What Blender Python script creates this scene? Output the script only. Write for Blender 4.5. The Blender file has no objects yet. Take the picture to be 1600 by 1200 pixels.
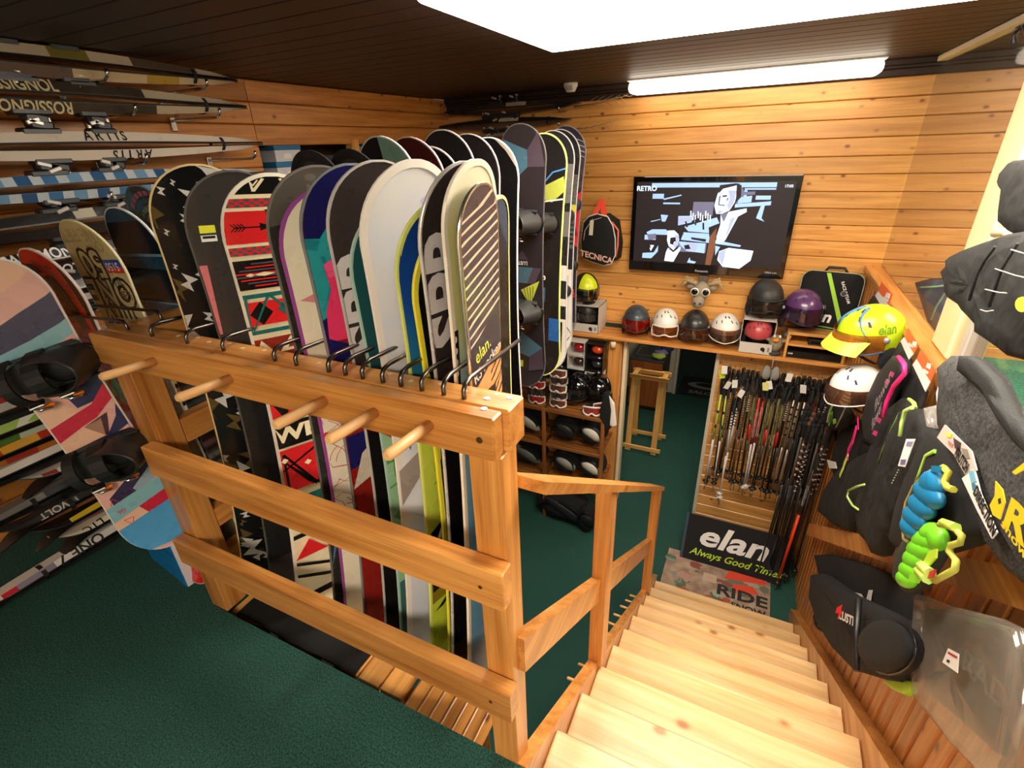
import bpy, bmesh, math, random
from mathutils import Vector, Matrix
from mathutils.geometry import tessellate_polygon
R = random.Random(7)
sc = bpy.context.scene
COL = sc.collection
# ------------------------------------------------------------------ camera
H = 1.6
CR = ((0.89912063, 0.43615722, -0.0367285), (0.15973892, -0.40510138, -0.90020906), (-0.40751144, 0.80352956, -0.43390629))
FPX = 768.0
cd = bpy.data.cameras.new('camera'); cam = bpy.data.objects.new('camera', cd); COL.objects.link(cam)
cd.sensor_width = 36; cd.lens = FPX / 1600 * 36; cd.clip_start = .02; cd.clip_end = 60
cm = Matrix(((CR[0][0], -CR[1][0], -CR[2][0], 0), (CR[0][1], -CR[1][1], -CR[2][1], 0), (CR[0][2], -CR[1][2], -CR[2][2], H), (0, 0, 0, 1)))
cam.matrix_world = cm; sc.camera = cam

def P(px, py, x=None, y=None, z=None):
    """the point of a real plane (x=, y= or z=) that shows at a place of the 1600x1200 photograph"""
    c = ((px - 800), (py - 600), FPX)
    d = Vector([sum(CR[k][i] * c[k] for k in range(3)) for i in range(3)])
    if x is not None: t = x / d.x
    elif y is not None: t = y / d.y
    else: t = (z - H) / d.z
    return Vector((0, 0, H)) + d * t
# ------------------------------------------------------------------ world, exposure
w = bpy.data.worlds.new('world'); sc.world = w; w.use_nodes = True
w.node_tree.nodes['Background'].inputs[0].default_value = (1, .80, .62, 1)
w.node_tree.nodes['Background'].inputs[1].default_value = .14
vs = sc.view_settings
vs.view_transform = 'Standard'; vs.look = 'None'; vs.gamma = 1; vs.use_curve_mapping = False; vs.exposure = 0.0
sc.cycles.max_bounces = 8
LAMP_PANEL, LAMP_STRIP, FILL_REAR = 22.0, 6.0, 36.0
# ------------------------------------------------------------------ materials
def lin(v):
    v /= 255.0
    return v / 12.92 if v <= .04045 else ((v + .055) / 1.055) ** 2.4
def rgb(c):
    if isinstance(c, str):
        c = tuple(int(c[i:i + 2], 16) for i in (0, 2, 4))
    return (lin(c[0]), lin(c[1]), lin(c[2]), 1)
MATS = {}
def nodes(m):
    m.use_nodes = True
    return m.node_tree, m.node_tree.nodes['Principled BSDF']
def plain(c, rough=.5, metal=0, coat=0, name=None, bump=0, bscale=300):
    key = ('p', c, rough, metal, coat, bump, bscale)
    if key in MATS: return MATS[key]
    m = bpy.data.materials.new(name or 'paint'); nt, b = nodes(m)
    b.inputs['Base Color'].default_value = rgb(c); b.inputs['Roughness'].default_value = rough
    b.inputs['Metallic'].default_value = metal; b.inputs['Coat Weight'].default_value = coat
    tc = nt.nodes.new('ShaderNodeTexCoord'); nz = nt.nodes.new('ShaderNodeTexNoise'); nz.inputs['Scale'].default_value = 14
    nt.links.new(tc.outputs['Object'], nz.inputs['Vector'])
    mr = nt.nodes.new('ShaderNodeMapRange'); mr.inputs['To Min'].default_value = max(0, rough - .07); mr.inputs['To Max'].default_value = min(1, rough + .07)
    nt.links.new(nz.outputs[0], mr.inputs['Value']); nt.links.new(mr.outputs[0], b.inputs['Roughness'])
    if bump:
        n2 = nt.nodes.new('ShaderNodeTexNoise'); n2.inputs['Scale'].default_value = bscale
        nt.links.new(tc.outputs['Object'], n2.inputs['Vector'])
        bp = nt.nodes.new('ShaderNodeBump'); bp.inputs['Strength'].default_value = bump; bp.inputs['Distance'].default_value = .004
        nt.links.new(n2.outputs[0], bp.inputs['Height']); nt.links.new(bp.outputs[0], b.inputs['Normal'])
    MATS[key] = m
    return m
def ramp(nt, stops):
    r = nt.nodes.new('ShaderNodeValToRGB'); e = r.color_ramp.elements
    e[0].position, e[0].color = stops[0]; e[1].position, e[1].color = stops[-1]
    for p, c in stops[1:-1]:
        k = e.new(p); k.color = c
    return r
def wood(axis, light, dark, knot='7a3d12', rough=.38, coat=.25, knots=True, kscale=1.0, name='pine'):
    key = ('w', axis, light, dark, knot, rough, knots, kscale)
    if key in MATS: return MATS[key]
    m = bpy.data.materials.new(name); nt, b = nodes(m); L = nt.links.new
    tc = nt.nodes.new('ShaderNodeTexCoord'); oi = nt.nodes.new('ShaderNodeObjectInfo')
    mul = nt.nodes.new('ShaderNodeMath'); mul.operation = 'MULTIPLY'; mul.inputs[1].default_value = 53.0
    L(oi.outputs['Random'], mul.inputs[0])
    add = nt.nodes.new('ShaderNodeVectorMath'); add.operation = 'ADD'
    L(tc.outputs['Object'], add.inputs[0]); L(mul.outputs[0], add.inputs[1])
    def mp(a, o):
        q = nt.nodes.new('ShaderNodeVectorMath'); q.operation = 'MULTIPLY'
        s = [o, o, o]; s[axis] = a; q.inputs[1].default_value = s
        L(add.outputs[0], q.inputs[0]); return q.outputs[0]
    n1 = nt.nodes.new('ShaderNodeTexNoise'); n1.inputs['Scale'].default_value = 1; n1.inputs['Detail'].default_value = 4; n1.inputs['Distortion'].default_value = .4
    L(mp(1.6, 26), n1.inputs['Vector'])
    n2 = nt.nodes.new('ShaderNodeTexNoise'); n2.inputs['Scale'].default_value = 1; n2.inputs['Detail'].default_value = 3
    L(mp(4, 190), n2.inputs['Vector'])
    mx = nt.nodes.new('ShaderNodeMix'); mx.inputs['Factor'].default_value = .3; L(n1.outputs[0], mx.inputs['A']); L(n2.outputs[0], mx.inputs['B'])
    r = ramp(nt, [(.34, rgb(dark)), (.62, rgb(light))]); L(mx.outputs[0], r.inputs[0]); col = r.outputs[0]
    # every piece has its own tone
    hs = nt.nodes.new('ShaderNodeHueSaturation'); mr = nt.nodes.new('ShaderNodeMapRange'); mr.inputs['To Min'].default_value = .82; mr.inputs['To Max'].default_value = 1.12
    L(oi.outputs['Random'], mr.inputs['Value']); L(mr.outputs[0], hs.inputs['Value']); L(col, hs.inputs['Color']); col = hs.outputs[0]
    if knots:
        vo = nt.nodes.new('ShaderNodeTexVoronoi'); vo.inputs['Scale'].default_value = 1
        L(mp(7.6 * kscale, 11.5 * kscale), vo.inputs['Vector'])
        kr = ramp(nt, [(.0, (1, 1, 1, 1)), (.08, (.9, .9, .9, 1)), (.14, (.3, .3, .3, 1)), (.21, (0, 0, 0, 1))]); L(vo.outputs['Distance'], kr.inputs[0])
        sp = nt.nodes.new('ShaderNodeSeparateColor'); L(vo.outputs['Color'], sp.inputs[0])
        gt = nt.nodes.new('ShaderNodeMath'); gt.operation = 'GREATER_THAN'; gt.inputs[1].default_value = .22; L(sp.outputs[0], gt.inputs[0])
        f = nt.nodes.new('ShaderNodeMath'); f.operation = 'MULTIPLY'; L(kr.outputs[0], f.inputs[0]); L(gt.outputs[0], f.inputs[1])
        m2 = nt.nodes.new('ShaderNodeMix'); m2.data_type = 'RGBA'; L(f.outputs[0], m2.inputs['Factor']); L(col, m2.inputs['A']); m2.inputs['B'].default_value = rgb(knot); col = m2.outputs['Result']
    L(col, b.inputs['Base Color']); b.inputs['Roughness'].default_value = rough; b.inputs['Coat Weight'].default_value = coat; b.inputs['Coat Roughness'].default_value = .25
    bp = nt.nodes.new('ShaderNodeBump'); bp.inputs['Strength'].default_value = .12; bp.inputs['Distance'].default_value = .002
    L(n2.outputs[0], bp.inputs['Height']); L(bp.outputs[0], b.inputs['Normal'])
    MATS[key] = m
    return m
def mottled(c1, c2, scale, rough=.8, bump=.5, dist=.004, bscale=None, name='carpet', detail=2):
    key = ('m', c1, c2, scale, rough, bump, bscale)
    if key in MATS: return MATS[key]
    m = bpy.data.materials.new(name); nt, b = nodes(m); L = nt.links.new
    tc = nt.nodes.new('ShaderNodeTexCoord'); nz = nt.nodes.new('ShaderNodeTexNoise'); nz.inputs['Scale'].default_value = scale; nz.inputs['Detail'].default_value = detail
    L(tc.outputs['Object'], nz.inputs['Vector']); r = ramp(nt, [(.35, rgb(c1)), (.65, rgb(c2))]); L(nz.outputs[0], r.inputs[0])
    n3 = nt.nodes.new('ShaderNodeTexNoise'); n3.inputs['Scale'].default_value = 3; L(tc.outputs['Object'], n3.inputs['Vector'])
    hs = nt.nodes.new('ShaderNodeHueSaturation'); mr = nt.nodes.new('ShaderNodeMapRange'); mr.inputs['To Min'].default_value = .8; mr.inputs['To Max'].default_value = 1.2
    L(n3.outputs[0], mr.inputs['Value']); L(mr.outputs[0], hs.inputs['Value']); L(r.outputs[0], hs.inputs['Color'])
    L(hs.outputs[0], b.inputs['Base Color']); b.inputs['Roughness'].default_value = rough
    n2 = nz
    if bscale:
        n2 = nt.nodes.new('ShaderNodeTexNoise'); n2.inputs['Scale'].default_value = bscale; L(tc.outputs['Object'], n2.inputs['Vector'])
    bp = nt.nodes.new('ShaderNodeBump'); bp.inputs['Strength'].default_value = bump; bp.inputs['Distance'].default_value = dist
    L(n2.outputs[0], bp.inputs['Height']); L(bp.outputs[0], b.inputs['Normal'])
    MATS[key] = m
    return m
def clear(c='ffffff', mixf=.12, rough=.05, name='glass', haze=None):
    """thin clear sheet: mostly see-through with a glossy film"""
    key = ('g', c, mixf, rough, haze)
    if key in MATS: return MATS[key]
    m = bpy.data.materials.new(name); m.use_nodes = True; nt = m.node_tree; nt.nodes.clear(); L = nt.links.new
    o = nt.nodes.new('ShaderNodeOutputMaterial'); t = nt.nodes.new('ShaderNodeBsdfTransparent'); t.inputs[0].default_value = rgb(c)
    g = nt.nodes.new('ShaderNodeBsdfGlossy'); g.inputs['Roughness'].default_value = rough
    mx = nt.nodes.new('ShaderNodeMixShader'); mx.inputs[0].default_value = mixf
    L(t.outputs[0], mx.inputs[1]); L(g.outputs[0], mx.inputs[2]); out = mx.outputs[0]
    if haze:
        d = nt.nodes.new('ShaderNodeBsdfDiffuse'); d.inputs[0].default_value = rgb(haze[0])
        nz = nt.nodes.new('ShaderNodeTexNoise'); nz.inputs['Scale'].default_value = 5
        mr = nt.nodes.new('ShaderNodeMapRange'); mr.inputs['To Min'].default_value = haze[1] * .6; mr.inputs['To Max'].default_value = haze[1] * 1.5
        L(nz.outputs[0], mr.inputs['Value']); m2 = nt.nodes.new('ShaderNodeMixShader'); L(mr.outputs[0], m2.inputs[0]); L(out, m2.inputs[1]); L(d.outputs[0], m2.inputs[2]); out = m2.outputs[0]
    L(out, o.inputs[0]); MATS[key] = m
    return m
def glow(c, s, name='lamp_glow'):
    m = bpy.data.materials.new(name); nt, b = nodes(m)
    b.inputs['Base Color'].default_value = rgb(c); b.inputs['Emission Color'].default_value = rgb(c); b.inputs['Emission Strength'].default_value = s
    return m
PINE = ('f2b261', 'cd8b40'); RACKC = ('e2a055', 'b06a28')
WX = wood(0, *PINE); WY = wood(1, *PINE); WZ = wood(2, *PINE)
RX = wood(0, *RACKC, knots=False, rough=.3); RY = wood(1, *RACKC, knots=False, rough=.3); RZ = wood(2, *RACKC, knots=False, rough=.3)
STEP = wood(0, 'ecc892', 'd8a668', knot='a0662c', rough=.42, coat=.15, kscale=.62)
DOWEL = plain('e3b277', .45); BLACK = plain('141414', .45); CLOTH = plain('0f0f0f', .9, bump=.6, bscale=400); RUBBER = plain('232323', .6)
CHROME = plain('c8c8c8', .2, 1); STEEL = plain('6e6862', .32, 1); WHITE = plain('e8e4dc', .45); GLOSSB = plain('0c0c0d', .12, coat=.6)
ORANGE = plain('f07818', .5); LIME = plain('b6e02a', .45); YEL = plain('f2e84a', .6); GREYM = plain('8a8886', .5); CREAM = plain('ecdcb4', .5); DKWOOD = None
# ------------------------------------------------------------------ mesh builder
class MB:
    def __init__(s): s.bm = bmesh.new(); s.m = 0; s.smooth = False
    def _f(s, vs, mi=None, sm=None):
        try:
            f = s.bm.faces.new(vs)
        except ValueError:
            return None
        f.material_index = s.m if mi is None else mi; f.smooth = s.smooth if sm is None else sm
        return f
    def box(s, x0, x1, y0, y1, z0, z1, bev=0):
        return s.obox(((x0 + x1) / 2, (y0 + y1) / 2, (z0 + z1) / 2), (abs(x1 - x0), abs(y1 - y0), abs(z1 - z0)), None, bev)
    def obox(s, c, size, rot=None, bev=0):
        M = Matrix.Translation(Vector(c)) @ (rot.to_4x4() if rot else Matrix.Identity(4))
        q = [s.bm.verts.new(M @ Vector((a * size[0] / 2, b * size[1] / 2, d * size[2] / 2))) for a in (-1, 1) for b in (-1, 1) for d in (-1, 1)]
        fs = [s._f([q[i] for i in t], sm=False) for t in ((0, 1, 3, 2), (4, 6, 7, 5), (0, 4, 5, 1), (2, 3, 7, 6), (0, 2, 6, 4), (1, 5, 7, 3))]
        if bev:
            es = {e for f in fs for e in f.edges}
            bmesh.ops.bevel(s.bm, geom=list(es), offset=bev, segments=1 if bev < .02 else 3, affect='EDGES', profile=.5)
        return s
    def prism(s, pts, vec, cap=True):
        vec = Vector(vec); a = [s.bm.verts.new(Vector(p)) for p in pts]; b = [s.bm.verts.new(Vector(p) + vec) for p in pts]; n = len(a)
        for i in range(n): s._f([a[i], a[(i + 1) % n], b[(i + 1) % n], b[i]])
        if cap: s._f(a[::-1], sm=False); s._f(b, sm=False)
        return s
    def tube(s, pts, r, seg=8, cap=True, closed=False):
        pts = [Vector(p) for p in pts]; n = len(pts); rs = r if isinstance(r, (list, tuple)) else [r] * n; rings = []
        up = Vector((0, 0, 1)); prev = None
        for i, p in enumerate(pts):
            if closed: t = pts[(i + 1) % n] - pts[i - 1]
            else: t = pts[min(i + 1, n - 1)] - pts[max(i - 1, 0)]
            t.normalize()
            if prev is None:
                a = t.orthogonal().normalized()
            else:
                a = prev - t * prev.dot(t)
                a = a.normalized() if a.length > 1e-6 else t.orthogonal().normalized()
            prev = a; b = t.cross(a)
            rings.append([s.bm.verts.new(p + (a * math.cos(k * 2 * math.pi / seg) + b * math.sin(k * 2 * math.pi / seg)) * rs[i]) for k in range(seg)])
        for i in range(n if closed else n - 1):
            A, B = rings[i], rings[(i + 1) % n]
            for k in range(seg): s._f([A[k], A[(k + 1) % seg], B[(k + 1) % seg], B[k]], sm=seg > 5)
        if cap and not closed: s._f(rings[0][::-1], sm=False); s._f(rings[-1], sm=False)
        return s
    def strap(s, pts, nrm, wd, th):
        """flat band along pts; nrm(i) is the direction of its width"""
        pts = [Vector(p) for p in pts]; rings = []
        for i, p in enumerate(pts):
            t = (pts[min(i + 1, len(pts) - 1)] - pts[max(i - 1, 0)]).normalized(); a = Vector(nrm(i) if callable(nrm) else nrm).normalized(); b = t.cross(a).normalized()
            rings.append([s.bm.verts.new(p + a * (u * wd / 2) + b * (v * th / 2)) for u, v in ((-1, -1), (1, -1), (1, 1), (-1, 1))])
        for i in range(len(rings) - 1):
            for k in range(4): s._f([rings[i][k], rings[i][(k + 1) % 4], rings[i + 1][(k + 1) % 4], rings[i + 1][k]])
        s._f(rings[0][::-1]); s._f(rings[-1])
        return s
    def lathe(s, prof, seg=16, c=(0, 0, 0), M=None):
        c = Vector(c); rings = []
        for r, z in prof:
            rings.append([s.bm.verts.new((M @ (c + Vector((r * math.cos(k * 2 * math.pi / seg), r * math.sin(k * 2 * math.pi / seg), z)))) if M else c + Vector((r * math.cos(k * 2 * math.pi / seg), r * math.sin(k * 2 * math.pi / seg), z))) for k in range(seg)])
        for A, B in zip(rings, rings[1:]):
            for k in range(seg): s._f([A[k], A[(k + 1) % seg], B[(k + 1) % seg], B[k]], sm=True)
        s._f(rings[0][::-1], sm=False); s._f(rings[-1], sm=False)
        return s
    def grid(s, fn, nu, nv, closed_u=False, sm=True, mi=None):
        """surface fn(u, v), u and v in 0..1"""
        V = [[s.bm.verts.new(Vector(fn(i / nu, j / nv))) for j in range(nv + 1)] for i in range(nu if closed_u else nu + 1)]
        for i in range(nu):
            A, B = V[i], V[(i + 1) % len(V)]
            for j in range(nv): s._f([A[j], B[j], B[j + 1], A[j + 1]], sm=sm, mi=mi)
        return s
    def ball(s, c, r, nu=16, nv=10, fn=None):
        c = Vector(c); r = r if isinstance(r, (tuple, list)) else (r, r, r)
        def f(u, v):
            a = u * 2 * math.pi; t = -math.pi / 2 + (v * .996 + .002) * math.pi
            q = Vector((r[0] * math.cos(t) * math.cos(a), r[1] * math.cos(t) * math.sin(a), r[2] * math.sin(t)))
            if fn: q = fn(q)
            return c + q
        return s.grid(f, nu, nv, closed_u=True)
    def pillow(s, pts, nrm, th, back=.0, rings=((1, 0), (.985, .55), (.9, .85), (.6, 1), (.25, 1.05)), wob=0):
        """soft slab: outline pts in a plane, bulging by th along nrm"""
        pts = [Vector(p) for p in pts]; nrm = Vector(nrm).normalized(); c = sum(pts, Vector()) / len(pts); n = len(pts); rr = []
        bk = [s.bm.verts.new(p - nrm * back) for p in pts]
        for k, h in rings:
            rr.append([s.bm.verts.new(c + (p - c) * k + nrm * (th * h * (1 + (wob * math.sin(i * 2.3 + k * 9) if k < .97 else 0)))) for i, p in enumerate(pts)])
        for A, B in zip([bk] + rr, rr):
            for i in range(n): s._f([A[i], A[(i + 1) % n], B[(i + 1) % n], B[i]], sm=True)
        cv = s.bm.verts.new(c + nrm * th * 1.05)
        for i in range(n): s._f([rr[-1][i], rr[-1][(i + 1) % n], cv], sm=True)
        s._f(bk[::-1])
        return s
    def build(s, name, mats, parent=None, world=False, M=None):
        me = bpy.data.meshes.new(name)
        if M is not None: s.bm.transform(M)
        if world and parent is not None: s.bm.transform(WM[parent.name].inverted())
        bmesh.ops.recalc_face_normals(s.bm, faces=s.bm.faces[:])
        s.bm.to_mesh(me); s.bm.free()
        for q in (mats if isinstance(mats, (list, tuple)) else [mats]): me.materials.append(q)
        o = bpy.data.objects.new(name, me); COL.objects.link(o)
        if parent is not None:
            o.parent = parent; WM[o.name] = WM[parent.name]
        else: WM[o.name] = Matrix.Identity(4)
        return o
WM = {}
def thing(name, label=None, cat=None, loc=(0, 0, 0), rot=None, group=None, kind=None):
    o = bpy.data.objects.new(name, None); COL.objects.link(o); o.empty_display_size = .05
    M = Matrix.Translation(Vector(loc)) @ (rot.to_4x4() if rot else Matrix.Identity(4)); o.matrix_world = M; WM[o.name] = M
    return tag(o, label, cat, group, kind)
def tag(o, label=None, cat=None, group=None, kind=None):
    for k, v in (('label', label), ('category', cat), ('group', group), ('kind', kind)):
        if v: o[k] = v
    return o
def copy(o, parent=None):
    c = o.copy(); COL.objects.link(c)
    if parent: c.parent = parent
    WM[c.name] = WM.get(o.name, Matrix.Identity(4))
    for ch in o.children[:]: copy(ch, c)
    return c
def place(o, loc, rot=None):
    M = Matrix.Translation(Vector(loc)) @ (rot.to_4x4() if rot else Matrix.Identity(4)); o.matrix_world = M; WM[o.name] = M
    return o
def basis(u, v, n):
    return Matrix((u, v, n)).transposed()
def rotz(a): return Matrix.Rotation(a, 3, 'Z')
# flat print: polygons in a plane, cut from text
_tc = {}
def text_polys(txt, size, bold=0, shear=0, space=1.0):
    """triangles of a line of text, centred, in metres"""
    key = (txt, size, bold, shear, space)
    if key in _tc: return _tc[key]
    cu = bpy.data.curves.new('t', 'FONT'); cu.body = txt; cu.size = size; cu.align_x = 'CENTER'; cu.align_y = 'CENTER'; cu.offset = bold * size; cu.shear = shear; cu.space_character = space; cu.resolution_u = 3
    o = bpy.data.objects.new('t', cu); COL.objects.link(o); dg = bpy.context.evaluated_depsgraph_get(); me = o.evaluated_get(dg).to_mesh()
    T = [[tuple(me.vertices[i].co[:2]) for i in p.vertices] for p in me.polygons]
    o.evaluated_get(dg).to_mesh_clear(); bpy.data.objects.remove(o); bpy.data.curves.remove(cu)
    _tc[key] = T
    return T
def xf(polys, x=0, y=0, a=0, sx=1, sy=1):
    c, s = math.cos(a), math.sin(a)
    return [[(x + c * px * sx - s * py * sy, y + s * px * sx + c * py * sy) for px, py in p] for p in polys]
def rect(x0, x1, y0, y1): return [[(x0, y0), (x1, y0), (x1, y1), (x0, y1)]]
def ell(x, y, rx, ry, n=16): return [[(x + rx * math.cos(i * 2 * math.pi / n), y + ry * math.sin(i * 2 * math.pi / n)) for i in range(n)]]
def line(pts, wd):
    out = []
    for (x0, y0), (x1, y1) in zip(pts, pts[1:]):
        dx, dy = x1 - x0, y1 - y0; l = math.hypot(dx, dy) or 1; nx, ny = -dy / l * wd / 2, dx / l * wd / 2
        out.append([(x0 + nx, y0 + ny), (x1 + nx, y1 + ny), (x1 - nx, y1 - ny), (x0 - nx, y0 - ny)])
    return out
def flat(name, layers, parent, O, u, v, h=.0008, world=True):
    """print on a flat panel: layers of (material, polygons) with origin O and axes u, v"""
    mb = MB(); O, u, v = Vector(O), Vector(u).normalized(), Vector(v).normalized(); n = u.cross(v); mats = []
    for k, (m, polys) in enumerate(layers):
        if m not in mats: mats.append(m)
        for p in polys:
            mb._f([mb.bm.verts.new(O + u * a + v * b + n * (h + h * .6 * k)) for a, b in p], mats.index(m), False)
    ob = mb.build(name, mats, parent, world=world and parent is not None)
    return ob
# ================================================================== the room
XL, YB, XR, ZC, ZL = -3.0, 4.75, .80, 2.04, -2.15
YS = 4.58                                    # wall below the helmet shelf
CARPET = mottled('123630', '2c665a', 170, rough=.97, bump=1.0, dist=.008, bscale=210, detail=4)
CARPET2 = mottled('153c34', '22574b', 200, rough=.9, bump=.4, dist=.004, bscale=330)
CARPET3 = mottled('0f6a58', '2a9c86', 60, rough=.9, bump=.4, dist=.004, bscale=330)
def struct(mb, name, mats, label=None, cat=None):
    o = mb.build(name, mats); o['kind'] = 'structure'
    return tag(o, label or name.replace('_', ' '), cat or name.split('_')[0])
fl = MB(); fl.box(XL, -.36, -2.2, .70, -.16, 0); fl.box(XL, -1.72, .70, YB, -.16, 0); fl.box(-.36, XR, -2.2, .668, -.16, 0)
struct(fl, 'floor', CARPET, 'dark green carpet on the upper sales floor in the foreground', 'floor')
fl = MB(); fl.box(XL, XR + .1, .3, 8.4, ZL - .1, ZL)
struct(fl, 'floor', CARPET2, 'green carpet of the lower floor at the foot of the stairs', 'floor')
fl = MB(); fl.box(.93, 5.2, -2.2, YB, -.1, 0)
struct(fl, 'floor', CARPET3, 'bright green carpet of the side room behind the glass', 'floor')
# planks: one mesh per kind, copied
def plank_mesh(axis, L, Wd, T, mat, name, cham=.006):
    """board along axis 0 (x) or 1 (y) or 2 (z); front towards -y (axis 0, 2) or +x / -x (axis 1)"""
    mb = MB(); c = cham
    prof = [(0, T), (0, -0.002), (0, c), (c, 0), (Wd - .004 - c, 0), (Wd - .004, c), (Wd - .004, T)]
    g_ = .0035; prof = [(0, T), (0, c), (c, 0), (Wd - g_ - c, 0), (Wd - g_, c), (Wd - g_, T)]
    if axis == 'x': mb.prism([(0, d, a) for a, d in prof], (L, 0, 0))
    elif axis == 'y': mb.prism([(-d, 0, a) for a, d in prof], (0, L, 0))      # face at x = 0 looking +x
    elif axis == 'z': mb.prism([(d, a, 0) for a, d in prof], (0, 0, L))       # face at x = 0 looking -x
    elif axis == 'c': mb.prism([(a, 0, d) for a, d in prof], (0, L, 0))
    elif axis == 'cx': mb.prism([(0, a, d) for a, d in prof], (L, 0, 0))      # ceiling board along x, face at z = 0 looking down
    me_o = mb.build(name, mat); return me_o
def rows(parent, proto, places):
    for k, p in enumerate(places):
        o = proto if k == 0 else proto.copy()
        if k: COL.objects.link(o)
        o.parent = parent; o.location = p
core = plain('5a3a1c', .8)
# back wall
wb = MB(); wb.box(XL, 5.2, YB + .03, YB + .12, -.2, ZC + .1)
wb = struct(wb, 'wall_back', core, 'orange pine plank wall behind the television', 'wall')
PW = .1240
zs = [1.322 + PW * k for k in range(-12, 6)]
rows(wb, plank_mesh('x', 8.2, PW, .03, WX, 'plank'), [(XL, YB, z) for z in zs])
# lower back wall: left of the doorway, and the wall panel the poles hang on
wl = MB(); wl.box(XL, -1.10, YS + .03, YS + .12, ZL, -.15); wl = struct(wl, 'wall_back', core, 'lower pine wall left of the doorway', 'wall')
rows(wl, plank_mesh('x', 1.9, PW, .03, WX, 'plank'), [(XL, YS, ZL + PW * k) for k in range(16)])
wp = MB(); wp.box(-.16, XR + .1, YS + .03, YS + .12, ZL, -.15); wp = struct(wp, 'wall_back', core, 'lower pine wall behind the hanging ski poles', 'wall')
rows(wp, plank_mesh('x', .98, PW, .03, WX, 'plank'), [(-.16, YS, ZL + PW * k) for k in range(16)])
# left wall
wl = MB(); wl.box(XL - .5, XL - .45, -2.2, YB, -.1, ZC + .1); wl.box(XL - .46, XL - .03, -2.2, 2.45, -.1, ZC); wl.box(XL - .46, XL - .03, 2.45, YB, -.1, 1.25); wl.box(XL - .46, XL - .03, 2.45, YB, 1.70, ZC)
wl = struct(wl, 'wall_left', core, 'pine plank wall on the left behind the hanging skis', 'wall')
WY_DIM = wood(1, 'dc9648', 'ae6a2c')  # darker copy of the pine: the dimness of the left side put into its colour
pr = plank_mesh('y', 4.65, PW, .03, WY_DIM, 'plank')
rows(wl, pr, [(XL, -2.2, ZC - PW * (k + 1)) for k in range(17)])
pr = plank_mesh('y', 2.3, PW, .03, WY_DIM, 'plank')
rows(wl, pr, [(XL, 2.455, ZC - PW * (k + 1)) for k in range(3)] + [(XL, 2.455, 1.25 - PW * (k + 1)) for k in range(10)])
nd = MB(); nd.box(XL - .05, XL + .01, 3.30, 3.38, 1.25, 1.70); nd.build('upright', WZ, wl)
nd = MB(); nd.box(XL - .45, XL + .005, 2.45, YB, 1.425, 1.445); nd.build('niche_shelf', WY, wl)
nd = MB(); nd.box(XL - .45, XL + .02, 2.45, YB, 1.23, 1.26); nd.build('niche_shelf', WY, wl)
WZR = wood(2, 'd8934a', 'a8642a', kscale=.8)
# right half wall beside the stairs
wr = MB(); wr.box(XR + .03, XR + .10, -2.2, YB, ZL, .60)
wr = struct(wr, 'wall_right', core, 'low pine board wall along the right side of the stairs', 'wall')
rows(wr, plank_mesh('z', .60 - ZL, .098, .03, WZR, 'board', .012), [(XR, .0 + .098 * k, ZL) for k in range(48)])
o = MB(); o.box(XR - .02, XR + .10, -.5, YB, .60, .655, .006); o = struct(o, 'trim', RY, 'wide varnished sill on top of the low right wall', 'sill')
o = MB(); o.box(XR - .004, XR + .0, -.5, YB, .575, .60); o.build('batten', RY, bpy.data.objects['trim'])
# sloping board on the right wall
SL = 195 / 273
def slope_board(x0, x1, ya, za, yb, h, mat, name, parent=None, sl=SL):
    mb = MB(); zb = za - (yb - ya) * sl
    mb.prism([(x0, ya, za), (x0, yb, zb), (x0, yb, zb - h), (x0, ya, za - h)], (x1 - x0, 0, 0))
    return mb.build(name, mat, parent)
o = slope_board(.725, .799, .9, .945, 3.80, .12, RY, 'trim_2', sl=.752); tag(o, 'broad sloping board fixed along the right wall above the stairs', 'rail', kind='structure')
# ceiling
ce = MB(); ce.box(XL - .5, 5.2, -2.2, YB + .1, ZC + .03, ZC + .12)
ce = struct(ce, 'ceiling', plain('1a0f0a', .6), 'dark brown boarded ceiling', 'ceiling')
DKW = wood(0, '2f1c14', '1c100b', rough=.55, coat=.05, knots=False, name='dark_wood')
rows(ce, plank_mesh('cx', 8.2, .145, .03, DKW, 'ceiling_board', .004), [(XL, -2.2 + .145 * k, ZC) for k in range(48)])
mb = MB()
for k, (a, b) in enumerate(((0, .035), (.035, .055), (.055, .10))): mb.box(XL, 5.2, YB - .06 + k * .018, YB, ZC - b, ZC - a, .004)
tag(mb.build('trim_1', DKW), 'stepped brown cornice between ceiling and back wall', 'cornice', kind='structure')
# wall and ceiling of the corridor and of the side room, wall behind the camera
DARKW = plain('24352f', .9); PALE = plain('c9c2b0', .7)
mb = MB(); mb.box(XL, 1.2, 8.4, 8.5, ZL, 0); mb.box(.3, .36, YS + .12, 8.4, ZL, -.05); mb.box(XL, .9, YS + .12, 8.4, -.1, -.06)
struct(mb, 'wall_far', DARKW, 'dark end wall of the corridor seen through the doorway', 'wall')
mb = MB(); mb.box(-2.2, -.885, 7.62, 7.68, ZL, -.1)
struct(mb, 'wall_far', PALE, 'pale partition behind the sink unit', 'wall')
mb = MB(); mb.box(-.91, -.86, 7.58, 7.70, ZL, -.1, .006); tag(mb.build('trim_3', PALE), 'pale door post at the end of the corridor', 'post', kind='structure')
mb = MB(); mb.box(5.2, 5.3, -2.2, YB, -.1, ZC); struct(mb, 'wall_side', WY, 'far pine wall of the side room', 'wall')
mb = MB(); mb.box(XL, 5.2, -2.3, -2.2, -.1, ZC); struct(mb, 'wall_front', PALE, 'pale wall behind the viewer', 'wall')
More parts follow.
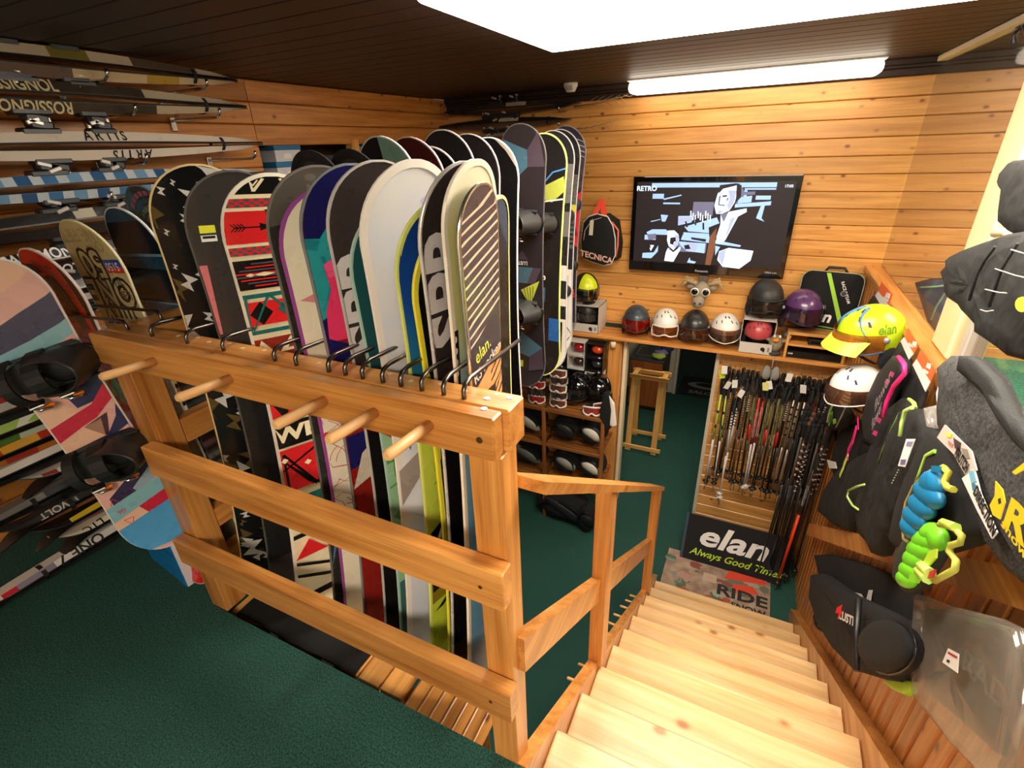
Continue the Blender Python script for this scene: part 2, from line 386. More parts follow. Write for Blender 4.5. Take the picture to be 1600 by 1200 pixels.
# doorway frame
mb = MB(); mb.box(-1.055, -1.02, YS - .01, YS + .10, ZL, -.14, .004); mb.build('jamb', CREAM)
jm = bpy.data.objects['jamb']; jm.name = 'door_1'; tag(jm, 'cream left jamb of the doorway under the shelf', 'jamb', kind='structure')
mb = MB(); mb.box(-.195, -.16, YS - .015, YS + .10, ZL, -.14, .004); tag(mb.build('door_2', plain('cfc4ac', .5)), 'pale edge strip between doorway and ski pole wall', 'jamb', kind='structure')
mb = MB(); mb.box(-1.19, -1.06, YS - .09, YS + .09, ZL, -.14, .006); tag(mb.build('trim_4', RZ), 'thick pine post left of the doorway', 'post', kind='structure')
mb = MB(); mb.lathe([(.028, 0), (.028, .05), (.022, .055)], 14, (-1.13, YS - .13, -.20)); tag(mb.build('trim_5', CREAM), 'small round cream cap under the shelf end', 'cap', kind='structure')
# glass partition on the right
GL = clear('f0ebe6', .05, .03, haze=('d0c0b4', .05))
mb = MB(); mb.box(.886, .892, 2.96, YB - .01, .655, 2.0); tag(mb.build('window_1', GL), 'clear glass pane on the sill next to the back wall', 'window', kind='structure')
mb = MB(); mb.box(.886, .892, .2, 2.68, .655, 2.0); tag(mb.build('window_2', GL), 'glass pane behind the jackets on the right', 'window', kind='structure')
mb = MB(); mb.box(.84, .93, 2.70, 2.95, .655, ZC, .01); mb.box(.90, .95, 2.64, 2.70, .655, ZC, .006); tag(mb.build('trim_6', plain('ecd5a4', .5)), 'cream painted post standing on the sill', 'post', kind='structure')
mb = MB(); mb.box(.86, .93, 2.60, 2.66, .655, ZC, .006); tag(mb.build('trim_8', plain('b9b6ae', .4)), 'grey frame strip beside the cream post', 'frame', kind='structure')
mb = MB(); mb.box(.86, .92, .2, YB - .02, ZC - .035, ZC - .002, .004); tag(mb.build('trim_7', CREAM), 'cream batten over the glass pane at the ceiling', 'batten', kind='structure')
# ------------------------------------------------------------------ lights of the room, with added fill lights
def lamp(name, label, x0, x1, y0, y1, z0, z1, s, col, bv):
    t = thing(name, label, 'ceiling light', ((x0 + x1) / 2, (y0 + y1) / 2, z1))
    mb = MB(); mb.box(x0, x1, y0, y1, z0, z1 - .012, bv); d = mb.build('diffuser', glow(col, s), t, world=True)
    mb = MB(); mb.box(x0 - .012, x1 + .012, y0 + .012, y1 - .012, z1 - .014, z1, .003); mb.build('housing', WHITE, t, world=True)
    return t
lamp('ceiling_light', 'large glowing rectangular light panel at the top of the picture', -1.0, .95, 1.45, 2.50, ZC - .06, ZC, LAMP_PANEL, 'fff3e2', .02)
lamp('strip_light', 'long slim glowing strip light where ceiling meets the pine wall', -1.12, .54, 4.40, 4.62, ZC - .10, ZC - .0, LAMP_STRIP, 'ffefd8', .035)
lamp('ceiling_light', 'unseen fill light panel added on the ceiling behind the viewer', -.2, 1.3, -1.5, -.9, ZC - .06, ZC, FILL_REAR, 'ffeed8', .02)  # added fill, out of view: brightens the front of the rack
lamp('ceiling_light', 'unseen fill light panel added in the side room behind the glass', 1.6, 3.2, 2.9, 3.7, ZC - .06, ZC, 30, 'fff0dc', .02)  # unseen lamp added to brighten the carpet behind the glass
lamp('ceiling_light', 'light panel in the corridor beyond the doorway', -.9, .1, 5.6, 6.0, -.16, -.1, 9, 'fff0dc', .02)
t = thing('smoke_detector', 'small white smoke detector on the dark ceiling', 'detector', (-1.55, 4.3, ZC))
mb = MB(); mb.lathe([(.055, 0), (.055, -.02), (.035, -.06), (.02, -.062)], 16); mb.build('cover', WHITE, t)
for k in range(4):
    mb = MB(); mb.box(-.03, .03, -.054 + .004 * k, -.05 + .004 * k, -.026 - .008 * k, -.022 - .008 * k); mb.build('vent_slot', GREYM, t)
# ------------------------------------------------------------------ stairs
st = thing('staircase', 'pale pine staircase going down along the right wall', 'stairs', (.19, .67, 0)); st['kind'] = 'structure'
XS0, XS1 = -.358, .737
tr = rs = None
for n in range(0, 11):
    y, z = .668 + .273 * n, -.195 * n
    if n:
        if tr is None:
            mb = MB(); mb.box(XS0, XS1, -.305, 0, -.034, 0, .005); tr = mb.build('tread', STEP); o = tr
        else: o = tr.copy(); COL.objects.link(o)
        o.parent = st; o.matrix_parent_inverse = WM[st.name].inverted(); o.location = (0, y, z)
    if rs is None:
        mb = MB(); mb.box(XS0, XS1, -.035, -.018, -.195, -.03); rs = mb.build('riser', STEP); o = rs
    else: o = rs.copy(); COL.objects.link(o)
    o.parent = st; o.matrix_parent_inverse = WM[st.name].inverted(); o.location = (0, y, z)
def stringer(x0, x1, lift, drop, y1=3.52):
    mb = MB(); f = lambda y: -SL * (y - .668) + lift
    yb = y1; pts = [(x0, .70, f(.70)), (x0, yb, f(yb)), (x0, yb, ZL), (x0, yb - .25, ZL), (x0, .70, f(.70) - drop)]
    mb.prism(pts, (x1 - x0, 0, 0)); mb.build('stringer', RY, st, world=True)
stringer(-.402, -.360, .03, .34); stringer(.739, .798, .075, .36, 3.66)
for px, py in ((985, 930), (978, 938), (970, 947), (960, 960), (951, 973), (942, 987), (905, 1038), (888, 1060)):
    p = P(px, py, x=-.46); mb = MB(); mb.tube([(-.398, p.y, p.z), (-.462, p.y, p.z), (-.466, p.y, p.z)], [.008, .008, .005], 8); mb.build('peg', DOWEL, st, world=True)
# stair railing
t = thing('stair_railing', 'sloping pine handrail with posts on the left of the stairs', 'railing', (-.39, 1.5, -.6))
slope_board(-.44, -.335, .80, .945, 3.03, .035, RY, 'handrail', None)
hr = bpy.data.objects['handrail']; hr.parent = t; hr.matrix_parent_inverse = WM[t.name].inverted()
rl = slope_board(-.405, -.368, .735, .500, 3.10, .125, RY, 'rail'); rl.parent = t; rl.matrix_parent_inverse = WM[t.name].inverted()
for y, w in ((1.46, .095), (2.90, .08)):
    f = lambda yy: -SL * (yy - .80) + .945 - .033
    mb = MB(); mb.prism([(-.405, y, f(y)), (-.405, y + w, f(y + w)), (-.405, y + w, f(y + w) - 1.05), (-.405, y, f(y) - 1.0)], (.06, 0, 0)); mb.build('post', RZ, t, world=True)
# ------------------------------------------------------------------ snowboard rack
rk = thing('snowboard_rack', 'varnished pine rack with steel tines round the row of snowboards', 'rack', (-1.05, .74, 0))
def part(mb, name, mat, par=rk): return mb.build(name, mat, par, world=True)
XA, XB = -1.75, -.377
mb = MB(); mb.box(XA, XB - .012, .682, .722, 1.055, 1.150, .004); mb.box(XA + .0, XB, .724, .795, 1.055, 1.150, .004); part(mb, 'top_beam', RX)
mb = MB(); mb.box(XA, -1.60, .797, 3.4, 1.055, 1.150, .004); part(mb, 'side_beam', RY)
mb = MB(); mb.box(-.462, -.386, .701, .772, -.6, 1.053, .003); part(mb, 'post', RZ)
mb = MB(); mb.box(-1.735, -1.645, .701, .785, 0, 1.053, .003); part(mb, 'post', RZ)
mb = MB(); mb.box(-1.73, -1.65, 2.4, 2.48, 0, 1.053, .003); part(mb, 'post', RZ)
for z0, z1, xa in ((.68, .79, -1.66), (.272, .383, -1.72)):
    mb = MB(); mb.box(xa, -.374, .655, .699, z0, z1, .003); part(mb, 'rail', RX)
for z0, z1 in ((.73, .82), (.36, .44), (.15, .25)):
    mb = MB(); mb.box(-1.70, -1.648, .787, 2.6, z0, z1, .003); part(mb, 'side_rail', RY)
for x in (-1.44, -1.13, -.815, -.672, -.534):
    mb = MB(); mb.tube([(x, .684, 1.108), (x, .60, 1.112), (x, .555, 1.115), (x, .549, 1.115)], [.0115, .0115, .0115, .008], 10); part(mb, 'dowel_peg', DOWEL)
TX = [-1.52, -1.36, -1.21, -1.02, -.947, -.843, -.793, -.743, -.687, -.638, -.584, -.53, -.482]
for x in TX:
    L = .30 if x == TX[-1] else .25
    mb = MB(); mb.tube([(x, .737, 1.14), (x, .737, 1.168), (x, .745, 1.179), (x - .004, .77, 1.181), (x - .02, .737 + L, 1.165)], .0052, 8); part(mb, 'tine', STEEL)
for k in range(7):
    y = .745 + .1 * k; mb = MB(); mb.tube([(-1.655, y, 1.14), (-1.655, y, 1.166), (-1.665, y, 1.176), (-1.70, y - .004, 1.178), (-1.98, y - .02, 1.17)], .0052, 8); part(mb, 'tine', STEEL)
for k in range(16):
    x = -1.45 + .068 * k; mb = MB(); mb.lathe([(.006, 1.1495), (.006, 1.1508)], 8, (x, .767 + .012 * (k % 2), 0)); part(mb, 'drill_hole', plain('e9d3a8', .6))
for x, y in ((-.44, .755), (-.425, .715), (-.40, .775)):
    mb = MB(); mb.lathe([(.007, 1.1495), (.007, 1.1512)], 10, (x, y, 0)); part(mb, 'screw', CHROME)
mb = MB(); mb.tube([(-.42, .6815, 1.10), (-.42, .680, 1.10)], .007, 10); part(mb, 'screw', plain('6a4a20', .4, .6))
for z, xx in ((.735, -.43), (.33, -.43)):
    mb = MB(); mb.tube([(xx, .6545, z), (xx, .653, z)], .005, 8); part(mb, 'screw', plain('6a4a20', .4, .6))
# slatted bench the boards stand on
bn = thing('board_bench', 'low slatted pine bench under the standing snowboards', 'bench', (-1.1, 1.0, ZL))
for k in range(9):
    x = -1.70 + .096 * k; mb = MB(); mb.box(x, x + .088, .735, 1.32, -.085, -.06, .003); part(mb, 'slat', WY, bn)
for k in range(7):
    x, z = -.815 + .030 * k, -.10 - .042 * k; mb = MB(); mb.obox((x, 1.03, z), (.044, .59, .016), Matrix.Rotation(.95, 3, 'Y'), .003); part(mb, 'slat', WY, bn)
for x in (-1.6, -.90):
    for y in (.80, 1.26): mb = MB(); mb.box(x - .03, x + .03, y - .03, y + .03, ZL, -.086, .003); part(mb, 'leg', WZ, bn)
mb = MB(); mb.grid(lambda u, v: (-1.66 + .62 * u, .736 + .16 * v, -.054 + .003 * math.sin(u * 9 + v * 4)), 12, 4); mb.grid(lambda u, v: (-1.66 + .62 * u, .732 - .004 * math.sin(u * 14), -.054 - .5 * v), 12, 4)
tag(mb.build('black_cloth', CLOTH), 'black cloth lying over the left half of the board bench', 'cloth')
# ================================================================== snowboards
def gradient(stops, lo, hi, rough=.3, name='fade'):
    """print fading along the board (local y)"""
    m = bpy.data.materials.new(name); nt, b = nodes(m); L = nt.links.new
    tc = nt.nodes.new('ShaderNodeTexCoord'); sp = nt.nodes.new('ShaderNodeSeparateXYZ'); L(tc.outputs['Object'], sp.inputs[0])
    mr = nt.nodes.new('ShaderNodeMapRange'); mr.inputs['From Min'].default_value = lo; mr.inputs['From Max'].default_value = hi; L(sp.outputs[1], mr.inputs['Value'])
    r = ramp(nt, [(p, rgb(c)) for p, c in stops]); L(mr.outputs[0], r.inputs[0]); L(r.outputs[0], b.inputs['Base Color']); b.inputs['Roughness'].default_value = rough
    return m
class Shape:
    def __init__(s, L, W, kick=.8, tip=.62, waist=.13, blunt=2.4):
        s.L, s.W, s.kick, s.r, s.waist, s.blunt = L, W, kick, W * tip, waist, blunt
    def hw(s, v):
        a = abs(v); c = s.L / 2 - s.r
        if a <= c: return s.W / 2 * (1 - s.waist + s.waist * (a / c) ** 2)
        q = min(1, (a - c) / s.r)
        return s.W / 2 * max(0, 1 - q ** s.blunt) ** .5
    def n(s, v):
        a = max(0, abs(v) - (s.L / 2 - s.r * 1.1))
        return s.kick * a * a
    def rows(s):
        c = s.L / 2 - s.r; q = [c * k / 8 for k in range(9)] + [c + s.r * math.sin(k / 12 * math.pi / 2) for k in range(1, 13)]
        q[-1] = s.L / 2 - .0008
        return [-a for a in reversed(q[1:])] + q
def drape(name, sh, layers, parent, h=.0007, cut=.03, side=1):
    """print on a board; polygons in (u, b): u across, b metres down from the top"""
    bm = bmesh.new(); mats = []; L2 = sh.L / 2
    lay = bm.faces.layers.int.new('k')
    for k, (m, polys) in enumerate(layers):
        if m not in mats: mats.append(m)
        for p in polys:
            if len(p) < 3: continue
            q = [(a, L2 - b) for a, b in p]
            vs = [bm.verts.new((a, b, 0)) for a, b in q]
            tris = [tuple(range(len(q)))] if len(q) <= 4 else tessellate_polygon([[Vector((a, b, 0)) for a, b in q]])
            for t in tris:
                try: f = bm.faces.new([vs[i] for i in t])
                except ValueError: continue
                f.material_index = mats.index(m); f[lay] = k
    zone = sh.r * 1.2; cuts = []
    v = L2 - zone
    while v < L2: cuts += [v, -v]; v += cut
    v = 0
    while v < L2 - zone: cuts += ([v, -v] if v else [0]); v += .16
    for c in cuts:
        bmesh.ops.bisect_plane(bm, geom=bm.verts[:] + bm.edges[:] + bm.faces[:], plane_co=(0, c, 0), plane_no=(0, 1, 0), dist=1e-6)
    done = {}
    for f in bm.faces:
        for vv in f.verts: done[vv] = f[lay]
    for vv, k in done.items():
        y = max(-L2 + .004, min(L2 - .004, vv.co.y)); w = max(.001, sh.hw(y) - .005)
        vv.co = Vector((max(-w, min(w, vv.co.x)), y, side * (sh.n(y) * side + h + .00035 * k)))
    bmesh.ops.dissolve_degenerate(bm, dist=1e-5, edges=bm.edges[:])
    me = bpy.data.meshes.new(name); bm.to_mesh(me); bm.free()
    for m in mats: me.materials.append(m)
    o = bpy.data.objects.new(name, me); COL.objects.link(o)
    o.parent = parent; WM[o.name] = WM[parent.name]
    return o
TH = .007
def snowboard(label, c, u, v, L, W, front, rim, back=None, kick=.8, prints=(), group=None, rimw=.004, tip=.62, blunt=2.4, waist=.13):
    u = Vector(u).normalized(); v = Vector(v).normalized(); n = u.cross(v).normalized(); u = v.cross(n)
    t = thing('snowboard', label, 'snowboard', c, basis(u, v, n), group)
    sh = Shape(L, W, kick, tip, waist, blunt); rw = sh.rows(); back = back or BLACK
    mb = MB(); V = []; cols = (-1, -.5, 0, .5, 1)
    for y in rw:
        w, z = sh.hw(y), sh.n(y)
        V.append(([mb.bm.verts.new((w * k, y, z)) for k in cols], [mb.bm.verts.new((w * k, y, z - TH)) for k in cols]))
    for (A, A2), (B, B2) in zip(V, V[1:]):
        for k in range(4):
            mb._f([A[k], A[k + 1], B[k + 1], B[k]], 0, True); mb._f([A2[k], B2[k], B2[k + 1], A2[k + 1]], 1, True)
    mb.build('deck', [front, back], t)
    mb = MB(); ring = [(sh.hw(y), y) for y in rw] + [(-sh.hw(y), y) for y in reversed(rw)]; m = len(ring); q = []
    for x, y in ring:
        l = math.hypot(x, y) or 1; s = max(0, 1 - rimw / max(abs(x), .012)) if abs(y) < L / 2 - W * .2 else 1
        z = sh.n(y); xi = x * s if abs(y) < L / 2 - W * .3 else x * (1 - rimw / (W / 2)); yi = y if abs(y) < L / 2 - W * .62 else y - math.copysign(rimw * ((abs(y) - (L / 2 - W * .62)) / (W * .62)), y)
        q.append([mb.bm.verts.new(p) for p in ((xi, yi, z + .0005), (x * 1.002, y * 1.0005, z + .0005), (x * 1.002, y * 1.0005, z - TH))])
    for i in range(m):
        A, B = q[i], q[(i + 1) % m]; mb._f([A[0], A[1], B[1], B[0]], 0, False); mb._f([A[1], A[2], B[2], B[1]], 0, True)
    mb.build('edge', rim, t)
    for nm, layers in prints: drape(nm, sh, layers, t)
    t['_'] = 1; del t['_']
    return t, sh
def col(c, rough=.28): return plain(c, rough, coat=.2)
PINKC = 'e8a0a0'
def barcode(x, b, w=.03, h=.045):
    L = [(col('f4f2ee', .5), rect(x - w / 2, x + w / 2, b - h / 2, b + h / 2))]; bars = []
    k = -w * .4
    while k < w * .4:
        q = .0012 + .0012 * R.random(); bars += rect(x + k, x + k + q, b - h * .4, b + h * .12); k += q * 2.1
    L.append((BLACK, bars)); return ('price_sticker', L)
def bolt(x, y, s, a=0):
    return xf([[(-.45, -.60), (.50, -.20), (.02, .10), (.22, .65), (-.52, .20), (-.10, -.05)]], x, y, a, s, s)
def checker(b0, b1, n, x0=-.15, x1=.15, rws=3):
    out = []; dx = (x1 - x0) / n; db = (b1 - b0) / rws
    for i in range(n):
        for j in range(rws):
            if (i + j) % 2 == 0: out += rect(x0 + i * dx, x0 + (i + 1) * dx, b0 + j * db, b0 + (j + 1) * db)
    return out
def tri(x0, x1, b0, b1): return [[(x0, b1), (x1, b1), ((x0 + x1) / 2, b0)]]
def dia(x, b, w, h): return [[(x - w, b), (x, b - h), (x + w, b), (x, b + h)]]
def txt(s, x, b, size, a=0, bold=.02, shear=0, space=1):
    """text on a board (b grows downwards, so it is flipped); a turns it counter-clockwise"""
    return [[(px, -py) for px, py in p] for p in xf(text_polys(s, size, bold, shear, space), x, -b, a)]
FY = .822
BM = ((0, 0), (.66, .44), (.80, .57), (1.25, .92), (1.4, 1.15), (1.7, 1.7))
def bmap(b):
    for (a0, c0), (a1, c1) in zip(BM, BM[1:]):
        if b <= a1: return c0 + (b - a0) * (c1 - c0) / (a1 - a0)
    return b
def mapped(prints):
    return [(nm, [(m, [[(a, bmap(b)) for a, b in p] for p in q]) for m, q in lay]) for nm, lay in prints]
def front(xn, s, ztop, L, W, *a, **k):
    """board of the front row: near edge at (xn, y) at tine height, leaning by s = dx / dz, turned a little towards the stairs"""
    zc = ztop - L / 2; v = Vector((s, .02, 1)).normalized(); q = -xn
    yaw = k.pop('yaw', .50 - .20 * (1.53 - q) / .77 if q > .76 else .30 - .22 * (.76 - q) / .2); W *= .90; y = k.pop('y', FY)
    u = Vector((yaw, 1, 0)).normalized()
    if k.pop('remap', True): k['prints'] = mapped(k.get('prints', ()))
    return snowboard(k.pop('label'), Vector((xn + s * (zc - 1.14), y, zc)) + u * (W / 2 * .86), u, v, L, W, *a, waist=.2, group='snowboards in the front row of the rack', **k)
H90 = math.pi / 2
# 1 lightning
pb, pg = [], []
for i, (x, b, s) in enumerate([(-.02, .14, .085), (.03, .05, .10), (-.06, .07, .02), (-.09, .10, .03), (-.05, .21, .035), (-.1, .26, .022), (-.04, .31, .03), (-.02, .42, .1), (-.075, .47, .06), (.05, .5, .09), (-.1, .40, .02), (-.03, .55, .03)]): pb += bolt(x, b * .68, s * .72, .15 * (i % 3 - 1))
for i in range(70):
    q = bolt(R.uniform(-.13, .13), .43 + i * .0165, R.choice((.025, .03, .045, .06, .08)), R.uniform(-.5, .5)); (pb if i % 5 < 3 else pg).extend(q)
for x, b, s in ((.0, .25, .08), (-.02, .34, .06), (.02, .46, .12), (-.1, .5, .07), (-.12, .2, .06)): pg += bolt(x, b * .68, s * .8, .2)
front(-1.512, .10, 1.597, 1.62, .29, col('111112'), plain('d9bd86', .4), label='black snowboard with white and gold lightning bolts, leftmost of the front row', remap=False,
      prints=[('graphic', [(col('5a4a26'), pg), (col('c9c6c2'), pb)]), barcode(-.07, .60)])
# 2 dark grey with pink lower edge
fe = [(col('6d2850'), ell(.05, .47, .07, .055, 9) + [[(.0, .45), (.03, .36), (.12, .40), (.13, .56), (.02, .55)]]), (col('3b1030'), [[(-.02, .50), (.12, .47), (.1, .6), (.0, .58)]]), (col('a24878'), line([(.02, .43), (.06, .5), (.05, .56)], .006) + line([(.06, .42), (.09, .5)], .005))]
front(-1.365, .085, 1.578, 1.58, .29, col('3b3735'), plain('5b5756', .35), label='charcoal snowboard with a pink edge and purple feathers near the tines',
      prints=[('graphic', fe + [(col('8a2f4a'), txt('NIGHT', .0, .78, .05, 0, .0)), (col('d77b80'), rect(-.15, -.100, .36, .66) + rect(-.15, -.100, .95, 1.4)), (col('1d1b1c'), [[(-.12, .8), (.14, .62), (.14, 1.5), (-.12, 1.5)]])]), ('price_sticker', [(col('e9ee3a', .6), rect(-.10, -.062, .205, .235)), (col('f4f2ee', .6), rect(-.10, -.062, .243, .268)), (BLACK, rect(-.096, -.066, .246, .256))])])
# 3 western pattern
CRM, RED, TEAL, GRY = col('f1e4bd'), col('d8262a'), col('1d6a66'), col('565459')
L3 = [(col('131313'), rect(-.15, .15, 0, .075)), (CRM, tri(-.055, -.025, .065, .02)[0:0] + line([(-.07, .02), (-.045, .065), (-.02, .02)], .008) + line([(.02, .02), (.045, .065), (.07, .02)], .008) + line([(-.055, .025), (-.045, .045), (-.033, .025)], .004) + line([(.033, .025), (.045, .045), (.055, .025)], .004)),
      (GRY, rect(-.15, .15, .09, .122)), (RED, checker(.09, .122, 26)), (RED, rect(-.15, .15, .135, .255)),
      (col('131313'), line([(-.10, .195), (-.03, .195)], .005) + [[(-.04, .18), (-.008, .195), (-.04, .21)]] + sum([line([(-.11 + d, .18), (-.10 + d, .195), (-.11 + d, .21)], .003) for d in (0, .008, .016, .024)], []) + txt('W', .035, .175, .10, 0, .05) + txt('WESTERN', .04, .22, .020, 0, .02) + txt('INDIAN', .04, .243, .020)),
      (GRY, rect(-.15, .15, .268, .30)), (RED, checker(.268, .30, 26)), (col('131313'), rect(-.15, .045, .318, .435))]
for k in range(8):
    y = .33 + .0125 * k; wdt = .02 + .016 * (4 - abs(k - 3.5)); L3.append((RED if k % 2 else GRY, rect(-.05 - wdt, -.05 + wdt, y, y + .006)))
L3 += [(CRM, dia(-.05, .376, .03, .008) + dia(-.085, .376, .012, .007)), (col('f0e05a', .6), rect(.0, .062, .295, .42)), (col('8a7c30', .6), rect(.01, .03, .31, .318) + rect(.01, .04, .36, .367)),
       (TEAL, rect(-.15, .15, .452, .47)), (RED, rect(-.15, .15, .485, .585)), (col('131313'), dia(-.075, .535, .03, .05)), (TEAL, dia(.0, .525, .032, .045) + line([(-.11, .46), (-.11, .62), (-.05, .46), (.05, .62), (.05, .46)], .008)), (CRM, dia(.07, .53, .026, .045)), (TEAL, rect(-.15, .15, .605, .622)),
       (col('8e2f22'), rect(-.15, .15, .645, .715)), (CRM, sum([tri(x - .035, x + .035, .65, .70) for x in (-.09, -.01, .07)], [])), (col('8e2f22'), sum([tri(x - .012, x + .012, .672, .69) for x in (-.09, -.01, .07)], [])), (GRY, rect(-.15, .15, .73, .78) + rect(-.15, .15, .82, .86)), (col('b32a28'), rect(-.15, .15, .78, .82)), (col('131313'), rect(-.15, .15, .755, .765) + rect(-.15, .15, .865, .95)), (RED, sum([tri(x - .03, x + .03, .87, .95) for x in (-.1, -.03, .04)], [])),
       (col('131313'), rect(-.15, .15, .98, 1.09)), (CRM, txt('WE', -.04, 1.035, .09, 0, .04)), (RED, rect(-.15, .15, 1.10, 1.28)), (col('131313'), line([(-.15, 1.14), (.0, 1.28), (.15, 1.14)], .01) + line([(-.15, 1.20), (.05, 1.1)], .01) + line([(-.09, 1.28), (-.09, 1.12), (.0, 1.28)], .008)), (CRM, dia(-.09, 1.15, .012, .014) + dia(-.02, 1.19, .012, .014)),
       (TEAL, rect(-.15, .15, 1.30, 1.33)), (col('131313'), rect(-.15, .15, 1.36, 1.375) + rect(-.15, .15, 1.40, 1.41)), (RED, tri(-.12, 0, 1.42, 1.46) + tri(0, .12, 1.42, 1.46)), (col('131313'), line([(-.15, 1.47), (0, 1.5), (.15, 1.47)], .008) + line([(-.15, 1.50), (0, 1.53), (.15, 1.50)], .008) + rect(-.15, .15, 1.555, 1.57))]
front(-1.225, .09, 1.570, 1.58, .29, CRM, plain('efe8d8', .35), rimw=.008, label='snowboard with red, black and cream southwestern bands and a yellow note',
      prints=[('graphic', L3), ('price_sticker', [(col('f0a09a', .6), rect(-.118, -.075, .232, .258)), (BLACK, txt('150.', -.096, .245, .018, 0))]), barcode(-.10, 1.04, .024, .05)])
# 4 dark translucent grey
L4 = [(col('5a544d'), [[(-.15, .0), (.15, 0), (.15, .16), (-.15, .20)]]), (col('6f685f'), txt('BASE', .0, .075, .03, 0, .02) + ell(-.02, .04, .014, .012)), (col('454342'), [[(-.15, .75), (.15, .62), (.15, .74), (-.15, .90)]]), (col('3c3a3c'), [[(-.15, 1.0), (.15, .86), (.15, 1.05), (-.15, 1.2)]]), (col('5a78b4'), line([(-.12, 1.44), (.03, 1.08)], .012))] + [(col('cfcfcf'), ell(.04, b, .004, .004, 8)) for b in (.9, .96, 1.02, 1.08)]
front(-1.055, .075, 1.583, 1.60, .29, col('34302d'), plain('77726c', .35), label='dark grey snowboard with a bright yellow square sticker at its tip',
      prints=[('graphic', L4), ('price_sticker', [(col('e8ee2c', .6), rect(-.03, .015, .05, .115))])])
# 5 cream, purple edge
sc5 = []
for k in range(34):
    x, b = R.uniform(-.12, .1), R.uniform(.85, 1.25); a = R.uniform(0, 6.3); l = R.uniform(.05, .16); sc5 += line([(x + l * math.cos(a + d * .5) * d, b + l * math.sin(a + d * .5) * d) for d in (0, .33, .66, 1)], .0022)
front(-1.022, .065, 1.537, 1.60, .28, col('efe5cb'), plain('9c4a9a', .35), rimw=.007, label='cream snowboard with purple edge and red scribble drawing towards its foot',
      prints=[('graphic', [(col('d98a8e'), [[(-.10, .40), (-.05, .375), (.02, .37), (.03, .41), (-.03, .43)]]), (col('f2d4c8'), txt('BIRD', -.02, .403, .025, 0, .02)), (col('4a9a72'), line([(.03, .52), (.05, .60), (.02, .64), (.06, .66)], .004) + line([(.05, .55), (.06, .62)], .004)), (col('c8485a'), sc5), (col('d8404a'), ell(-.09, .93, .012, .02)), (BLACK, ell(-.02, 1.50, .006, .012))]), barcode(-.10, .80)])
# 6 macaw
L6 = [(col('1b1a58'), rect(-.15, .15, 0, .62)), (col('2b9aa0'), [[(-.15, .235), (-.09, .24), (-.05, .17), (-.04, .10), (-.02, .12), (-.02, .28), (-.07, .34), (-.085, .46), (-.07, .50), (-.12, .53), (-.135, .40), (-.15, .29)]]), (col('1d7f8c'), [[(-.15, .235), (-.09, .245), (-.10, .28), (-.15, .27)]] + line([(-.09, .30), (-.07, .38), (-.09, .46)], .01)), (col('e83a6a'), [[(-.09, .33), (-.05, .30), (-.02, .36), (.0, .60), (-.03, .68), (-.05, .62), (-.06, .69), (-.08, .63), (-.11, .68), (-.10, .50), (-.08, .42)]]), (col('f0568a'), [[(-.09, .33), (-.05, .30), (-.03, .36), (-.08, .38)]]),
      (col('8c1f18'), rect(-.15, .15, .62, 1.6)), (col('1b1a58'), [[(-.15, .60), (-.03, .66), (.0, .62), (-.02, .70), (-.09, .71)]]), (col('e8863a'), [[(-.14, .69), (-.09, .72), (-.02, .68), (.04, .60), (.05, .70), (.04, .80), (.08, .92), (.06, 1.02), (-.02, .95), (-.10, .88), (-.12, .78)]]), (col('f2a85a'), [[(-.10, .74), (-.03, .72), (.0, .82), (-.06, .86)]]),
      (col('1b1a58'), rect(-.15, -.03, .96, 1.10)), (col('c9bda8'), [[(.12, .9), (.15, .9), (.15, 1.10), (-.10, 1.19), (-.06, 1.05)]]), (col('8c1f18'), [[(-.10, 1.2), (.15, 1.11), (.15, 1.6), (-.15, 1.6), (-.15, 1.2)]]), (col('c82838'), [[(-.02, 1.36), (.06, 1.28), (.15, 1.15), (.15, 1.20), (.02, 1.40)]]), (col('1b1a58'), [[(.0, 1.42), (.15, 1.40), (.15, 1.62), (-.06, 1.62)]]), (col('3a8ea8'), [[(.03, 1.38), (.12, 1.34), (.13, 1.46), (.04, 1.47)]])]
front(-.94, .05, 1.583, 1.56, .29, col('8c1f18'), plain('9aa0a4', .3, .4), label='snowboard painted with a teal, pink and orange parrot on navy blue', prints=[('graphic', L6)])
# 7 dark, big grey letters
SPR = col('d6d0ce')
front(-.857, .045, 1.588, 1.58, .285, col('3a312f'), plain('d6d2ce', .3, .3), label='brown-black snowboard with big pale letters beside the parrot board', remap=False,
      prints=[('graphic', [(SPR, txt('SPR', -.055, .31, .165, H90, .035)), (col('141213'), rect(-.15, .15, .53, 1.6))]), barcode(-.09, .62, .022, .05)])
# 8 dark teal over pale green
L8 = [(gradient([(0, '274a4c'), (1, '1c5257')], 0, .7), rect(-.15, .15, 0, .80)), (col('9cc79a'), rect(-.15, .15, .86, 1.40)), (col('5a9a62'), txt('THE', .0, .955, .11, 0, .05) + txt('THE', .0, .88, .05, 0, .03) + line([(-.14, 1.03), (.15, .98)], .01) + txt('AIRSO', .0, 1.04, .05, .1, .0) + [[(-.1, 1.16), (.1, 1.03), (.14, 1.06), (.02, 1.16), (.14, 1.30), (.14, 1.38), (.09, 1.34)]]), (col('b04048'), [[(-.14, .80), (.15, .80), (.15, .87), (-.06, .85)]]), (gradient([(0, '5c6670'), (1, '3f6a66')], -.8, -.5), rect(-.15, .15, 1.37, 1.6))]
front(-.806, .04, 1.503, 1.56, .285, col('9cc79a'), plain('a9c8bc', .3), label='dark teal snowboard whose lower half is pale green with green letters', prints=[('graphic', L8), barcode(-.105, .99, .02, .05)])
